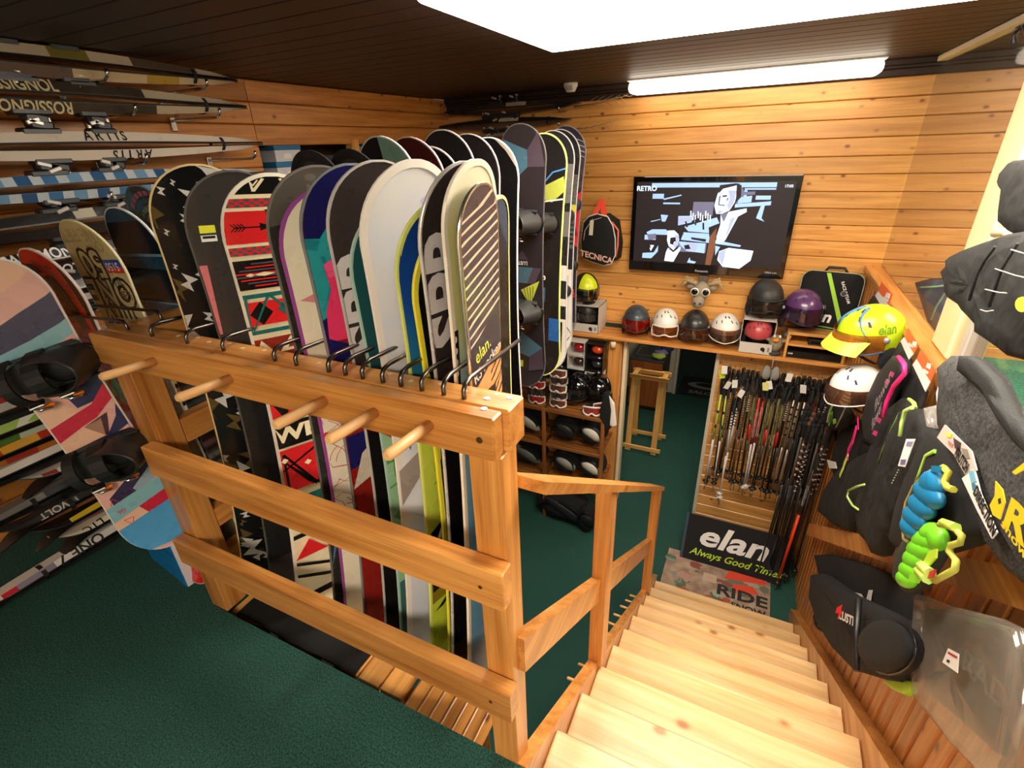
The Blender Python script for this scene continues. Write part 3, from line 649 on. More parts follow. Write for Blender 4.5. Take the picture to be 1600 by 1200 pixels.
# 9 white
CLOUD = mottled('e2e6ee', 'f6f3ee', 5, rough=.22, bump=0, name='cloud_print')
front(-.765, .045, 1.587, 1.60, .30, CLOUD, plain('f4ece2', .25), rimw=.016, label='white snowboard with faint bluish clouds and a thick white rim', blunt=2.2,
      prints=[('graphic', [(col('c8cbe4'), ell(.07, .16, .04, .025) + ell(.045, .13, .025, .015)), (col('4a4448'), line([(-.03, .66), (-.045, .70), (-.02, .74), (.02, .745)], .006)), (col('3a78c8'), [[(-.08, .93), (-.05, .92), (-.06, .99)]]), (col('a89a90'), [[(-.12, 1.05), (-.02, 1.0), (-.04, 1.12), (-.12, 1.2)]])])])
# 10 blue to teal, lime foot with a penguin
L10 = [(gradient([(0, '8ec0b0'), (.45, '2f8f9c'), (.75, '1b4fa0'), (1, '143c86')], .0, .75), rect(-.15, .15, 0, .78)), (col('c8d84a'), rect(-.15, .15, .78, 1.25)), (col('141412'), ell(.0, .86, .05, .055, 20) + [[(-.04, .96), (.01, .92), (.04, .97), (.05, 1.10), (.10, 1.20), (.06, 1.23), (-.06, 1.24), (-.12, 1.30), (-.09, 1.20), (.0, 1.15), (.01, 1.02)]]), (col('c8d84a'), ell(.0, .86, .035, .04, 20)), (col('efeee2'), ell(.03, .85, .02, .03) + [[(-.08, 1.26), (-.05, 1.20), (.0, 1.18), (-.02, 1.22)]]), (col('141412'), [[(-.05, .90), (-.02, .89), (-.03, .97), (-.05, .94)]]), (col('8c7a1c'), rect(-.15, .15, 1.25, 1.40)), (col('23201c'), rect(-.10, -.03, 1.28, 1.37) + line([(-.15, 1.43), (.15, 1.34)], .01)), (col('cfdf3a'), rect(-.15, .15, 1.42, 1.62)), (col('8c7a1c'), ell(-.03, 1.46, .014, .016) + ell(.0, 1.46, .014, .016)), (col('cfdf3a'), ell(-.03, 1.46, .008, .01) + ell(.0, 1.46, .008, .01))]
front(-.682, .045, 1.51, 1.56, .285, col('cfdf3a'), plain('d9e27a', .3), rimw=.008, label='snowboard fading from blue to teal with a lime foot and a penguin', prints=[('graphic', L10), ('price_sticker', [(col('e6e2dc', .5), rect(-.05, .02, .22, .26)), (BLACK, txt('TTM.', -.015, .24, .025, .05))]), barcode(-.05, 1.0, .04, .018)])
# 11 black with yellow edge
front(-.638, .02, 1.465, 1.50, .285, col('15130f'), plain('e6dc3c', .35), rimw=.012, label='black snowboard with a bold yellow edge next to the blue one',
      prints=[('graphic', [(col('d2c832'), [[(-.15, .45), (-.08, .62), (-.09, .80), (-.15, .9)]]), (col('221f15'), rect(-.15, .15, 1.2, 1.5)), (col('8a8880'), line([(-.06, 1.36), (-.05, 1.42), (-.03, 1.43)], .005))]), barcode(-.06, .83, .02, .05)])
# 12 dark with SPR
front(-.612, .03, 1.580, 1.56, .285, col('362c29'), plain('dcd8d4', .28, .3), label='brown-black snowboard with big pale letters beside the yellow-white board', remap=False,
      prints=[('graphic', [(SPR, txt('SPR', -.05, .25, .17, H90, .035)), (col('121011'), rect(-.15, .15, .48, 1.56))]), barcode(-.09, .64, .02, .05)])
# 13 white and yellow tip
front(-.558, .03, 1.583, 1.54, .235, gradient([(0, '6aa4c4'), (.45, '86b8cc'), (.62, 'cfd08a'), (.85, 'e6dd8c'), (1, 'f4ecd4')], -.1, .76), plain('f2e9d6', .25), rimw=.012, yaw=.02, label='pale yellow snowboard with a white tip behind the striped board',
      prints=[('graphic', [(col('15161a'), rect(-.10, -.075, .50, .80)), (col('e8e6e2'), sum([ell(-.087, b, .006, .012, 8) for b in (.53, .57, .61, .65)], []) + rect(-.135, -.11, .48, .86)), (col('26262a'), txt('ROCKET', -.122, .74, .02, H90, .01))])])
# 14 striped board
L14 = [(col('4b4248'), rect(-.15, .15, 0, .56))]
L14.append((col('e4cbb0'), sum([[[(-.15, b + .05), (.15, b - .03), (.15, b - .022), (-.15, b + .058)]] for b in [.05 + .032 * k for k in range(14)]], [])))
L14 += [(col('443b42'), [[(-.15, .50), (.15, .38), (.15, .57), (-.15, .64)]]), (col('d8dc50'), txt('elan.', -.03, .52, .07, .25, .01)), (col('efe8e0'), txt('RS rocker', .0, .575, .058, .25, .01)), (col('e9ab6e'), [[(-.15, .66), (.15, .54), (.15, 1.6), (-.15, 1.6)]]), (col('3a2c28'), sum([[[(.02, .62 + d), (.15, .56 + d), (.15, .568 + d), (.02, .628 + d)]] for d in [.03 * k for k in range(32)]], []) + sum([[[(-.15, .72 + d), (-.10, .695 + d), (-.10, .703 + d), (-.15, .728 + d)]] for d in [.03 * k for k in range(24)]], [])), (col('4b3a34'), txt('en', -.01, .76, .20, H90, .02)), (col('e9ab6e'), [[(-.08, .90), (.03, .84), (.03, 1.5), (-.08, 1.5)]])]
L14 = [(m, [[(a * .62, b) for a, b in p] for p in q]) for m, q in L14]
front(-.518, .0, 1.54, 1.50, .20, col('e9ab6e'), plain('c9c6c0', .18, .9), yaw=-.05, label='dark striped snowboard with an orange lower half, rightmost front-row board', prints=[('graphic', L14)])
front(-.572, -.005, 1.50, 1.50, .28, col('161412'), plain('ded98c', .35), yaw=-.15, label='black snowboard with pale yellow edge hidden behind the striped one', rimw=.008, y=.97,
      prints=[('graphic', [(col('3a76a4'), rect(.0, .15, .84, .88)), (col('efeee8'), rect(.02, .1, .845, .852))])])
# ------------------------------------------------------------------ bindings
def binding(t, cu, cv, a=0, s=1.0, shiny=False, orange=False, side=1):
    """snowboard binding: base plate, heel cup with folded high-back, straps and buckles"""
    c, q = math.cos(a), math.sin(a)
    M = Matrix.Translation((cu, cv, .002)) @ Matrix.Rotation(a, 4, 'Z') @ Matrix.Scale(s, 4) @ Matrix.Scale(side, 4, (1, 0, 0))
    mb = MB(); pts = [(.135 * math.cos(k / 24 * 2 * math.pi) * (1 if math.cos(k / 24 * 2 * math.pi) > 0 else 1.0), .058 * math.copysign(abs(math.sin(k / 24 * 2 * math.pi)) ** .6, math.sin(k / 24 * 2 * math.pi)), 0) for k in range(24)]
    mb.prism(pts, (0, 0, .018)); b = mb.build('binding', RUBBER if not shiny else GLOSSB, t, M=M)
    for sy in (-1, 1):
        mb = MB(); mb.prism([(-.09, sy * .060, .0), (.09, sy * .060, .0), (.12, sy * .055, .05), (.02, sy * .062, .035), (-.08, sy * .060, .028)], (0, sy * .006, 0)); mb.build('side_rail', RUBBER, b, M=M)
    def hb(u, v):
        th = (u - .5) * math.radians(230); r = .066 + .012 * v; z = .02 + v * (.085 + .05 * math.cos(th)); x = .055 - .10 * v * .55
        return (x + r * 1.15 * math.cos(th), r * math.sin(th) * (1 - .25 * v * v), z)
    mb = MB(); mb.grid(hb, 20, 6); mb.grid(lambda u, v: Vector(hb(u, v)) * .93 + Vector((.003, 0, .006)), 20, 6)
    mb.tube([hb(k / 20, 1) for k in range(21)], .005, 6); mb.build('highback', plain('2b2a29', .38), b, M=M)
    mb = MB(); mb.ball((.03, 0, .03), (.055, .05, .012), 16, 6); mb.tube([(.03, 0, .04), (.03, 0, .044)], .008, 10); mb.build('footbed', plain('1b1b1b', .6), b, M=M)
    for x, hgt, wd in ((.0, .105, .05), (-.085, .075, .035)):
        mb = MB(); mb.strap([(x - .02 * math.sin(k / 12 * math.pi), .072 * math.cos(k / 12 * math.pi), .03 + hgt * math.sin(k / 12 * math.pi) * .85) for k in range(13)], (1, 0, .2), wd, .008); mb.build('strap', plain('191919', .55), b, M=M)
    for x, sy in ((.0, -1), (-.085, -1)):
        mb = MB(); mb.obox((x, sy * .078, .055), (.045, .010, .022), Matrix.Rotation(.5, 3, 'X'), .003); mb.tube([(x - .02, sy * .080, .05), (x + .0, sy * .095, .06), (x + .03, sy * .10, .05)], .005, 6); mb.build('buckle', CHROME, b, M=M)
        if orange:
            mb = MB(); mb.obox((x + .02, sy * .094, .04), (.03, .012, .012), None, .003); mb.build('lever', ORANGE, b, M=M)
    if orange:
        mb = MB(); mb.obox((-.05, .0, .04), (.04, .022, .012), Matrix.Rotation(.3, 3, 'Z'), .004); mb.obox((-.03, .014, .042), (.025, .01, .014), None, .003); mb.obox((-.03, -.014, .042), (.025, .01, .014), None, .003); mb.build('pad', ORANGE, b, M=M)
    return b
# ------------------------------------------------------------------ second row, along y behind the front row
def back(label, y, xc, ztop, L, W, *a, **k):
    zc = ztop - L / 2; s = k.pop('s', 0.0)
    return snowboard(label, (xc, y, zc), (1, -.10, 0), (s, .03, 1), L, W, *a, **k)
G2 = 'snowboards in the row behind the front row'
COVER = plain('231f20', .95, bump=.5)
for x, y, lb in ((-1.285, 1.22, 'left'), (-1.255, 1.36, 'right')):
    back('dark padded snowboard tip behind the grey board, %s of the pair' % lb, y, x, 1.615, 1.5, .27, COVER, COVER, group=G2, rimw=.02, prints=[('graphic', [(plain('3a3136', .9), ell(.0, .16, .085, .13, 20))])])
back('mint and black snowboard behind the white board', 1.52, -1.25, 1.652, 1.5, .29, col('7fa596'), plain('dfe6e0', .3), group=G2, prints=[('graphic', [(col('15161a'), [[(-.15, 0), (.0, 0), (.0, .09), (-.09, .17), (-.15, .2)]]), (col('d8cfae'), [[(-.10, .18), (.0, .09), (.0, .11), (-.06, .22)]]), (BLACK, txt('UP', -.03, .15, .02))])])
back('dark red snowboard tip behind the mint one', 1.64, -1.215, 1.648, 1.5, .29, col('4e1a1c'), plain('c8a8a4', .3), group=G2)
back('plain black snowboard tip behind the dark red one', 1.75, -1.205, 1.615, 1.5, .28, col('171314'), plain('b9aeac', .3), group=G2)
back('tall black snowboard with grey facets behind the white board', 1.9, -1.235, 1.675, 1.55, .29, col('191617'), plain('9a9390', .3), group=G2, prints=[('graphic', [(col('3f383c'), [[(.05, .12), (.1, .2), (.15, .12), (.15, .4), (.03, .4)]])])])
back('black snowboard with brown facets, right of the tall one', 2.05, -1.205, 1.66, 1.55, .29, col('1d191a'), plain('a39a96', .3), group=G2, prints=[('graphic', [(col('4a4043'), [[(.03, .1), (.12, .2), (.13, .4), (.02, .35)]]), (col('6d5c50'), [[(.07, .2), (.13, .3), (.1, .4)]])])])
back('black snowboard with pale pink tip print behind the yellow-white board', 2.2, -1.185, 1.645, 1.55, .29, col('141213'), plain('efe8e2', .3), group=G2, prints=[('graphic', [(col('bfae9f'), [[(.03, .0), (.15, .02), (.15, .15), (.09, .06)]])])])
# five boards with bindings further back
G5 = 'snowboards with bindings near the back wall'
PUR = col('463a44', .22); BLU = col('3f6070', .25)
t, sh = back('black and purple snowboard with blue facets and two bindings, facing the stairs', 2.5, P(851, 330, y=2.5).x - 0.128, 1.705, 1.43, .275, col('2a2426', .2), plain('55504f', .3), group=G5,
     prints=[('graphic', [(BLU, [[(-.10, .07), (.03, .12), (.03, .20), (-.06, .27), (-.10, .22)]]), (PUR, [[(.03, .12), (.1, .04), (.13, .2), (.03, .20)]] + [[(-.13, .06), (-.10, .07), (-.09, .22), (-.13, .3)]]), (PUR, tri(-.05, .03, .62, .67)), (col('d9d6d2'), txt('LUSTI', -.01, .688, .028, math.pi, .02)), (BLU, [[(-.12, .71), (.11, .71), (.07, .80), (-.05, .80), (-.05, .77), (-.12, .76)]]), (PUR, [[(.11, .71), (.06, .71), (.02, .80), (.07, .80)]]), (col('a9b23c'), [[(-.02, .84), (.10, .78), (.04, .93)]] + rect(-.12, -.05, .81, .84)), (col('2a2426'), sum([line([(.0 + d, .83 - d * .3), (.03 + d * .4, .93)], .004) for d in (.0, .02, .04, .06)], [])), (BLU, [[(-.02, 1.09), (.12, 1.17), (.03, 1.24), (-.07, 1.22)]]), (PUR, [[(.12, 1.17), (.13, 1.3), (.03, 1.33), (.03, 1.24)]]), (col('a9b23c'), rect(-.08, -.01, 1.27, 1.31))])])
binding(t, .0, .245, .0, .95, True); binding(t, .0, -.245, .0, .95, True)
t, sh = back('black snowboard with yellow-green print and yellow edge, right of the blue-faceted board', 2.80, P(880, 330, y=2.80).x - 0.128, 1.665, 1.45, .275, col('1d1b1b'), plain('d9de7a', .3), group=G5, rimw=.007, s=.02,
     prints=[('graphic', [(col('a9b04a'), [[(-.02, .28), (.12, .22), (.13, .30), (.05, .36), (-.02, .34)]]), (col('4a8ac0'), line([(-.05, .30), (.05, .2), (.13, .18)], .008)), (col('dcdcd4'), line([(-.02, .36), (.12, .34)], .008)), (col('e8e6e0'), txt('S', .0, .80, .06, H90, .03)), (BLU, rect(-.1, .02, .86, .95)), (col('2a5a9a'), rect(.05, .15, 1.05, 1.2))])])
binding(t, -.02, .25, 0, .9, True)
t, sh = back('black and white snowboard with grey panels, right of the yellow-edged board', 3.02, P(891, 330, y=3.02).x - 0.128, 1.68, 1.52, .275, col('2b2a2b'), plain('c9c6c2', .3), group=G5, s=.02, prints=[('graphic', [(col('77746f'), rect(.06, .15, .18, .40) + rect(.05, .15, .45, .6)), (col('e6ded2'), rect(-.15, .15, .78, .88) + rect(-.15, .15, 1.0, 1.05) + rect(-.15, .15, 1.14, 1.6)), (col('1b1a1b'), rect(.04, .1, 1.16, 1.38))])])
t, sh = back('grey and white snowboard with a yellow patch, left of the black and red board', 3.22, P(900, 330, y=3.22).x - 0.13, 1.69, 1.50, .28, col('29282a'), plain('bdb9b5', .3), group=G5, s=.02, prints=[('graphic', [(mottled('45443f', '77746c', 120, .4, 0), rect(-.15, .15, .26, .72)), (col('d8c84a'), rect(.05, .13, .44, .52)), (col('33322f'), sum([rect(.08, .15, .56 + .03 * k, .575 + .03 * k) for k in range(5)], [])), (col('e9e2d6'), rect(-.15, .15, .86, 1.6)), (col('1c1b1c'), rect(-.15, .09, .90, 1.02) + rect(-.15, .06, 1.12, 1.2) + line([(.02, 1.2), (.14, 1.32), (.05, 1.45)], .006) + line([(.0, 1.44), (.14, 1.41)], .002))])])
binding(t, .0, .24, 0, .9, True); binding(t, .0, -.26, 0, .9, True)
t, sh = back('black and red snowboard with two bindings, nearest the boot backpack on the wall', 3.46, P(907, 330, y=3.46).x - 0.135, 1.715, 1.50, .29, col('35313c', .2), plain('8a8688', .3), group=G5, s=.03, prints=[('graphic', [(col('4a4048'), rect(-.15, .15, .1, .4)), (col('d8d4d0'), sum([line([(.08, b), (.14, b + .02)], .003) for b in (.08, .11, .14, .17)], [])), (col('e2343a'), [[(.06, .45), (.15, .40), (.15, .78), (.02, .72), (.02, .68), (.12, .70)]]), (col('e2343a'), txt('ped', .06, 1.13, .09, .2, .0)), (gradient([(0, 'd8d8dc'), (1, '6a6870')], -.75, -.62), [[(-.15, 1.36), (.15, 1.34), (.15, 1.6), (-.15, 1.6)]])])])
binding(t, .02, .26, 0, .9, True); binding(t, .02, -.16, 0, .9, True)
# ------------------------------------------------------------------ boards left of the side beam
G6 = 'snowboards on the left side of the rack'
def leftb(label, y, xc, ztop, L, W, *a, **k):
    zc = ztop - L / 2
    return snowboard(label, (xc, y, zc), (1, .0, 0), (-.06, -.02, 1), L, W, *a, group=G6, **k)
t, sh = leftb('red and black snowboard tip with worn turquoise lower print', .75, -1.93, 1.385, 1.37, .285, col('d8261f'), plain('e6d2cc', .3), prints=[('graphic', [(col('161314'), [[(.09, .0), (.15, .0), (.15, .55), (.13, .52), (.12, .3)]]), (col('161314'), [[(-.02, .09), (.03, .09), (.085, .26), (.04, .27)]] + [[(-.09, .05), (-.04, .05), (-.01, .08), (-.05, .08)]] + line([(-.13, .07), (-.07, .08), (-.02, .29), (.06, .30), (.07, .28), (.12, .285)], .005) + txt('HEAD', -.015, .19, .045, -1.25, .0)), (col('7ab8b4'), [[(.07, .33), (.10, .30), (.12, .36), (.14, .36), (.14, .55), (.03, .5), (.06, .42)]]), (col('d8261f'), [[(.08, .36), (.10, .35), (.11, .42), (.07, .43)]]), (BLACK, rect(.10, .125, .41, .45))])])
rows_t = [(txt('ONE', -.02, .06, .07, math.pi), 0), (txt('fifty', .03, .10, .05, math.pi), 0)]
t, sh = leftb('sand coloured snowboard with bold upside-down lettering', .90, -1.965, 1.447, 1.43, .30, col('d6c68e'), plain('e8dfb8', .3), prints=[('graphic', [(col('b3a46e'), txt('ONE FIFTY', .0, .05, .06, math.pi, .02) + txt('ONE', .05, .095, .05, math.pi + .2, .02) + txt('fifty', .08, .36, .05, -1.2, .02) + txt('50', .05, .42, .06, math.pi, .02)), (col('151412'), txt('50', -.025, .145, .13, math.pi, .10) + txt('ONE', .0, .245, .13, math.pi, .10) + txt('fifty', .0, .335, .12, math.pi, .10)), (col('d6c68e'), txt('50', -.025, .145, .13, math.pi, .02) + txt('ONE', .0, .245, .13, math.pi, .02) + txt('fifty', .0, .335, .12, math.pi, .02)), (col('2a4aa8'), rect(.045, .15, .135, .16)), (col('d8302a'), rect(.045, .15, .16, .18)), (col('efece4'), txt('5150', .09, .157, .038, math.pi, .02)), (col('151412'), txt('50', .085, .215, .06, math.pi, -.005) + checker(.24, .27, 5, .06, .09, 5) + checker(.24, .27, 5, .095, .125, 5))])])
t, sh = leftb('dark navy snowboard tip with pale blue streaks', 1.03, -1.945, 1.47, 1.45, .285, col('10202c', .15), plain('e6ebec', .3), prints=[('graphic', [(col('1d4a66'), rect(-.15, .15, 0, .05) + [[(-.15, .16), (.15, .18), (.15, .22), (-.15, .21)]] + [[(-.15, .34), (.15, .33), (.15, .37), (-.15, .39)]]), (col('6f9cb0'), line([(-.15, .165), (.15, .17)], .01) + line([(-.15, .335), (.15, .345)], .01))])])
scal = [(col('2b6478'), [[(-.15, 0), (-.04, .02), (.02, .14), (-.15, .2)]])]
for k, c in enumerate(('8a5a7a', '5f8a86', 'c08a9a', '7c9a86', '3a6a7c', 'a86a88')): scal.append((col(c), sum([line([(.03 + (.05 + .024 * k) * math.cos(a), .20 - (.05 + .024 * k) * math.sin(a)), (.03 + (.05 + .024 * k) * math.cos(a + .15), .20 - (.05 + .024 * k) * math.sin(a + .15))], .016) for a in [.19 * j - .3 for j in range(14)]], [])))
leftb('snowboard tip with mosaic scales in teal, pink and green', 1.15, -2.00, 1.53, 1.5, .28, col('35404a'), plain('6a7a7e', .3), prints=[('graphic', scal)])
# big multicoloured board hanging in front of the left end of the rack
fi = math.radians(35); nn = Vector((math.cos(fi), -math.sin(fi), 0)); Q0 = Vector((-1.83, .60, 1.0))
def PN(px, py):
    a = Vector((0, 0, H)); d = P(px, py, y=1.0) - a
    return a + d * ((Q0 - a).dot(nn) / d.dot(nn))
top, bot = PN(-42, 402), PN(268, 848); wm = (PN(208, 652) - PN(104, 702))
v = (top - bot).normalized(); Lm = (top - bot).length; u_ = nn.cross(v) * -1; Wm = abs(wm.dot(u_)) / .9; Wm = min(Wm, .25)
NAVY, PK, RD, LB, PCH, DKB = col('2b2a52'), col('e0aaa0'), col('c4213f'), col('7fb0bc'), col('e6b89c'), col('4a2a34')
Lg = [(PK, rect(-.15, .15, 0, 1.5)), (col('5aa0d4'), [[(-.15, .0), (.15, .0), (.15, .05), (-.15, .16)]]), (PCH, [[(-.15, .18), (.15, .02), (.15, .10), (-.15, .26)]]), (NAVY, [[(-.15, .36), (.15, .22), (.15, .36), (.0, .42), (-.15, .46)]]), (LB, [[(-.15, .46), (.0, .42), (.15, .36), (.15, .44), (-.15, .56)]]),
      (NAVY, [[(-.02, .68), (.15, .62), (.15, .78), (.0, .80)]]), (PCH, [[(-.15, .78), (-.04, .75), (.0, .82), (-.15, .86)]]), (RD, [[(-.15, .86), (.05, .80), (.15, .72), (.15, .80), (.04, .87), (-.15, .94)]]), (PCH, [[(-.15, .94), (-.02, .90), (.03, .97), (-.15, 1.0)]]), (DKB, [[(-.02, .90), (.08, .86), (.04, .98)]]), (col('a87a68'), [[(-.02, .90), (.05, .88), (.03, .97)]]), (NAVY, [[(.15, .83), (.15, .95), (-.15, 1.07), (-.15, 1.0), (.04, .97)]]), (PK, [[(-.15, 1.07), (.15, .96), (.15, 1.2), (-.15, 1.3)]]), (col('3a2c4a'), [[(-.10, 1.22), (.15, 1.10), (.15, 1.16), (.02, 1.25), (-.10, 1.27)]]), (col('8fa0b0'), [[(.0, 1.21), (.15, 1.14), (.15, 1.18), (.02, 1.25)]]), (LB, [[(-.15, 1.26), (.11, 1.20), (.15, 1.16), (.15, 1.22), (.11, 1.26), (-.15, 1.33)]]), (col('5a8f98'), [[(.11, 1.20), (.15, 1.16), (.15, 1.22), (.13, 1.26)]]), (RD, [[(-.02, 1.295), (.11, 1.26), (.15, 1.21), (.15, 1.26), (.11, 1.31), (.0, 1.335)]]), (col('96182e'), [[(.11, 1.26), (.15, 1.21), (.15, 1.26), (.12, 1.31)]]), (PCH, [[(-.15, 1.33), (-.02, 1.295), (.0, 1.335), (-.15, 1.37)]]), (col('4f9cd0'), [[(-.15, 1.37), (.0, 1.335), (.11, 1.31), (.15, 1.27), (.15, 1.5), (-.15, 1.5)]]), (col('c9405a'), txt('90!', -.085, 1.29, .03, .1, .0) + line([(-.10, 1.33), (-.06, 1.33), (-.08, 1.36), (-.10, 1.33)], .003) + line([(-.11, 1.25), (-.09, 1.22), (-.07, 1.25)], .002))]
kx, kb = Wm / .30, Lm / 1.46
BQ = ((-.2, -.2), (0, 0), (.56, .44), (.68, .54), (1.07, .89), (1.10, .93), (1.2, 1.08), (1.6, 1.55))
def bq(b):
    for (a0, c0), (a1, c1) in zip(BQ, BQ[1:]):
        if b <= a1: return c0 + (b - a0) * (c1 - c0) / (a1 - a0)
Lg = [(m, [[(a * kx, max(0, bq(b) * kb)) for a, b in p] for p in q]) for m, q in Lg]
t, sh = snowboard('multicoloured geometric snowboard with two black bindings hanging at the rack corner', (top + bot) / 2, v.cross(nn), v, Lm, Wm, PK, plain('d9d2cc', .3), prints=[('graphic', Lg), barcode(.08 * 1, .87 * kb, .025, .035), barcode(-.09, .965 * kb, .025, .035)], group=G6)
for q in ((192, 702), (72, 578)):
    b2 = PN(*q) - (top + bot) / 2; binding(t, .01, b2.dot(v), .10, .92, False, True)
# ================================================================== skis on the left wall
def sk(v, L, end=.12):
    """half base width, thickness, gap of a ski at v metres behind its tip"""
    q = v / L
    hb = .034 + .014 * (2 * q - 1) ** 2
    if v < end: hb *= max(.04, 1 - (1 - v / end) ** 2.2) ** .5
    t = .010 + .026 * math.sin(math.pi * min(1, max(0, q))) ** .7
    t *= min(1, .35 + v / .25)
    g = .0015 + .007 * math.sin(math.pi * q) ** 2
    return hb, t, g
def ski_pair(label, tip, L, dr, cols, words=(), bands=(), group=None, binds=True, s=1.0, curl=.0, tcol='1a1a1a', topc=None):
    """two skis strapped base to base, lying along y; dr = +1 tip away from the viewer, -1 tip towards him.
    cols = (upper side colour, lower side colour); words = (text, v, size, which ski); bands = (v0, v1, colour, which ski)"""
    v = Vector((0, -dr, 0)); n = Vector((0, 0, 1)); u = v.cross(n)          # local y runs from the tip towards the tail
    t = thing('ski_pair', label, 'skis', tip, basis(u, v, n), group)
    side = 1 if dr < 0 else -1                                             # the local u side that faces the room
    side = 1 if u.x > 0 else -1
    out = []
    for w, sg in ((0, 1), (1, -1)):
        mb = MB(); ring = []; N = 26
        vs_ = [L * (k / N) ** 1.5 * .5 + 0 for k in range(N)] + [L * .5 + L * .5 * k / 10 for k in range(11)]
        for q in vs_:
            hb, th, g = sk(max(q, .002), L); g += curl * max(0, .16 - q) ** 2 * 20
            ring.append([mb.bm.verts.new((a * s, q, sg * b * s)) for a, b in ((-hb, g), (hb, g), (hb * .96, g + .005), (hb * .62, g + th), (-hb * .62, g + th), (-hb * .96, g + .005))])
        for A, B in zip(ring, ring[1:]):
            for k in range(6): mb._f([A[k], A[(k + 1) % 6], B[(k + 1) % 6], B[k]], {0: 1, 1: 1, 5: 1, 3: 2}.get(k, 0), False)
        mb._f(ring[0][::-1]); mb._f(ring[-1])
        o = mb.build('ski', [col(cols[w], .3), col('17171a', .4), col(topc or cols[w], .3)], t); out.append(o)
        def side_pt(q, f, off):
            hb, th, g = sk(max(q, .002), L); g += curl * max(0, .16 - q) ** 2 * 20
            return Vector((side * (hb * (.96 - .34 * f) + off) * s, q, sg * (g + .005 + (th - .005) * f + off * .6) * s))
        for v0, v1, c, which in bands:
            if which not in (w, 2): continue
            f0, f1 = (.0, 1.0)
            mb = MB(); m = max(1, int((v1 - v0) / .06)); mb.grid(lambda a, b: side_pt(v0 + (v1 - v0) * a, f0 + (f1 - f0) * b, .0008), m, 1, sm=False); mb.build('graphic', col(c, .3), o)
        for wd, vv, size, which, c in words:
            if which != w: continue
            mb = MB(); hb, th, g = sk(vv, L); hgt = math.hypot(th - .005, hb * .34) or 1
            flip = -1 if sg < 0 else 1
            for p in text_polys(wd, size, .02):
                # reading direction follows the room side
                q = [side_pt(vv - px * sg, .5 + (py if dr > 0 else -py) / hgt, .0016) for px, py in p]
                mb._f([mb.bm.verts.new(x) for x in q], 0, False)
            mb.build('lettering', col(c, .4), o)
        if binds:
            for q, h, ln in ((L * .47, .055, .07), (L * .60, .065, .09)):
                hb, th, g = sk(q, L); z0 = g + th
                mb = MB(); mb.obox((0, q, sg * (z0 + .012)), (.062, ln * 1.5, .026), None, .006); mb.obox((0, q - .01, sg * (z0 + .035)), (.052, ln, .045), Matrix.Rotation(.15, 3, 'X'), .012)
                b = mb.build('binding', plain('1d1d1f', .4), o)
                mb = MB(); mb.obox((side * .027, q + .01, sg * (z0 + .045)), (.012, ln * .55, .016), Matrix.Rotation(.3 * sg, 3, 'X'), .003); mb.obox((0, q - ln * .45, sg * (z0 + .05)), (.04, .016, .03), None, .004); mb.build('lever', plain('b9b4aa', .3, .3), b)
    mb = MB()
    for q in (L * .16, L * .86):
        hb, th, g = sk(q, L); r = (hb + .003) * s; hh = (g + th + .003) * s
        mb.strap([(r * math.cos(k / 16 * 2 * math.pi), q, hh * math.sin(k / 16 * 2 * math.pi)) for k in range(17)], (0, 1, 0), .016, .002)
    b = mb.build('strap', plain('121212', .6), t); b['kind'] = 'stuff'
    return t
GU, GD = 'ski pairs on the upper left wall', 'ski pairs stacked low on the left wall'
XU = -2.70
ski_pair('white and brown ski pair with dark red stripe, topmost under the ceiling', (XU, 2.16, 1.975), 1.68, 1, ('c3b49c', 'cbb994'), bands=((.25, .55, '5a4a3c', 0), (.55, .72, 'c8b8a0', 0), (.72, .86, '7a7430', 0), (.35, .5, 'b8963a', 1), (.8, 1.1, '6a5a50', 1), (.55, 1.4, '6a1a2c', 3)), topc='6a1a2c', group=GU, s=1.25)
ski_pair('pale ski pair with dark panels and cream lettering, second from the ceiling', (XU, 2.18, 1.852), 1.68, 1, ('b9ad94', 'b5aa8e'), bands=((.56, 1.3, '3b352c', 0), (.52, 1.3, '3b352c', 1), (.12, .34, '3a5a80', 3)), words=(('ROSSIGNOL', 1.03, .05, 0, 'd8ca9c'), ('ROSSIGNOL', 1.0, .05, 1, 'd8ca9c')), group=GU, s=1.25, tcol='d8ca9c')
ski_pair('white ski pair with spaced black capitals, third from the ceiling', (XU, 2.23, 1.672), 1.75, 1, ('d8ccbc', 'd8ccbc'), words=(('A R T I S', .83, .046, 0, '161616'), ('A R T I S', .74, .046, 1, '161616')), group=GU, s=1.25, topc='1d1b1b')
tri_b = tuple((.5 + .09 * k, .5 + .09 * k + .05, ('3f6f9c', '2d5580', '6a93b4')[k % 3], 2) for k in range(9))
ski_pair('blue and white triangle patterned ski pair below the white pair', (XU, 2.2, 1.518), 1.75, 1, ('b9c3c8', 'b9c3c8'), bands=tri_b, group=GU, s=1.2)
ski_pair('black ski pair with silver bindings below the blue patterned pair', (XU, 2.15, 1.375), 1.7, 1, ('1c1a1a', '242020'), bands=((.9, .98, 'b5ac98', 0),), group=GU, s=1.2, topc='77706a')
ski_pair('black ski pair with white slanted lettering behind the sand board', (XU, 2.15, 1.235), 1.7, 1, ('161616', '161616'), words=(('SALOMON', 1.16, .05, 0, 'e8e6e0'), ('SALOMON', 1.10, .05, 1, 'e8e6e0')), group=GU, s=1.2)
ski_pair('black and white ski pair half hidden behind the red board tip', (XU, 2.1, 1.10), 1.7, 1, ('1a1a1a', 'c9c4ba'), group=GU, s=1.2)
hk = thing('ski_hooks', 'chrome hooks on the left wall that carry the ski pairs', 'hooks', (XL, 1.6, 1.5))
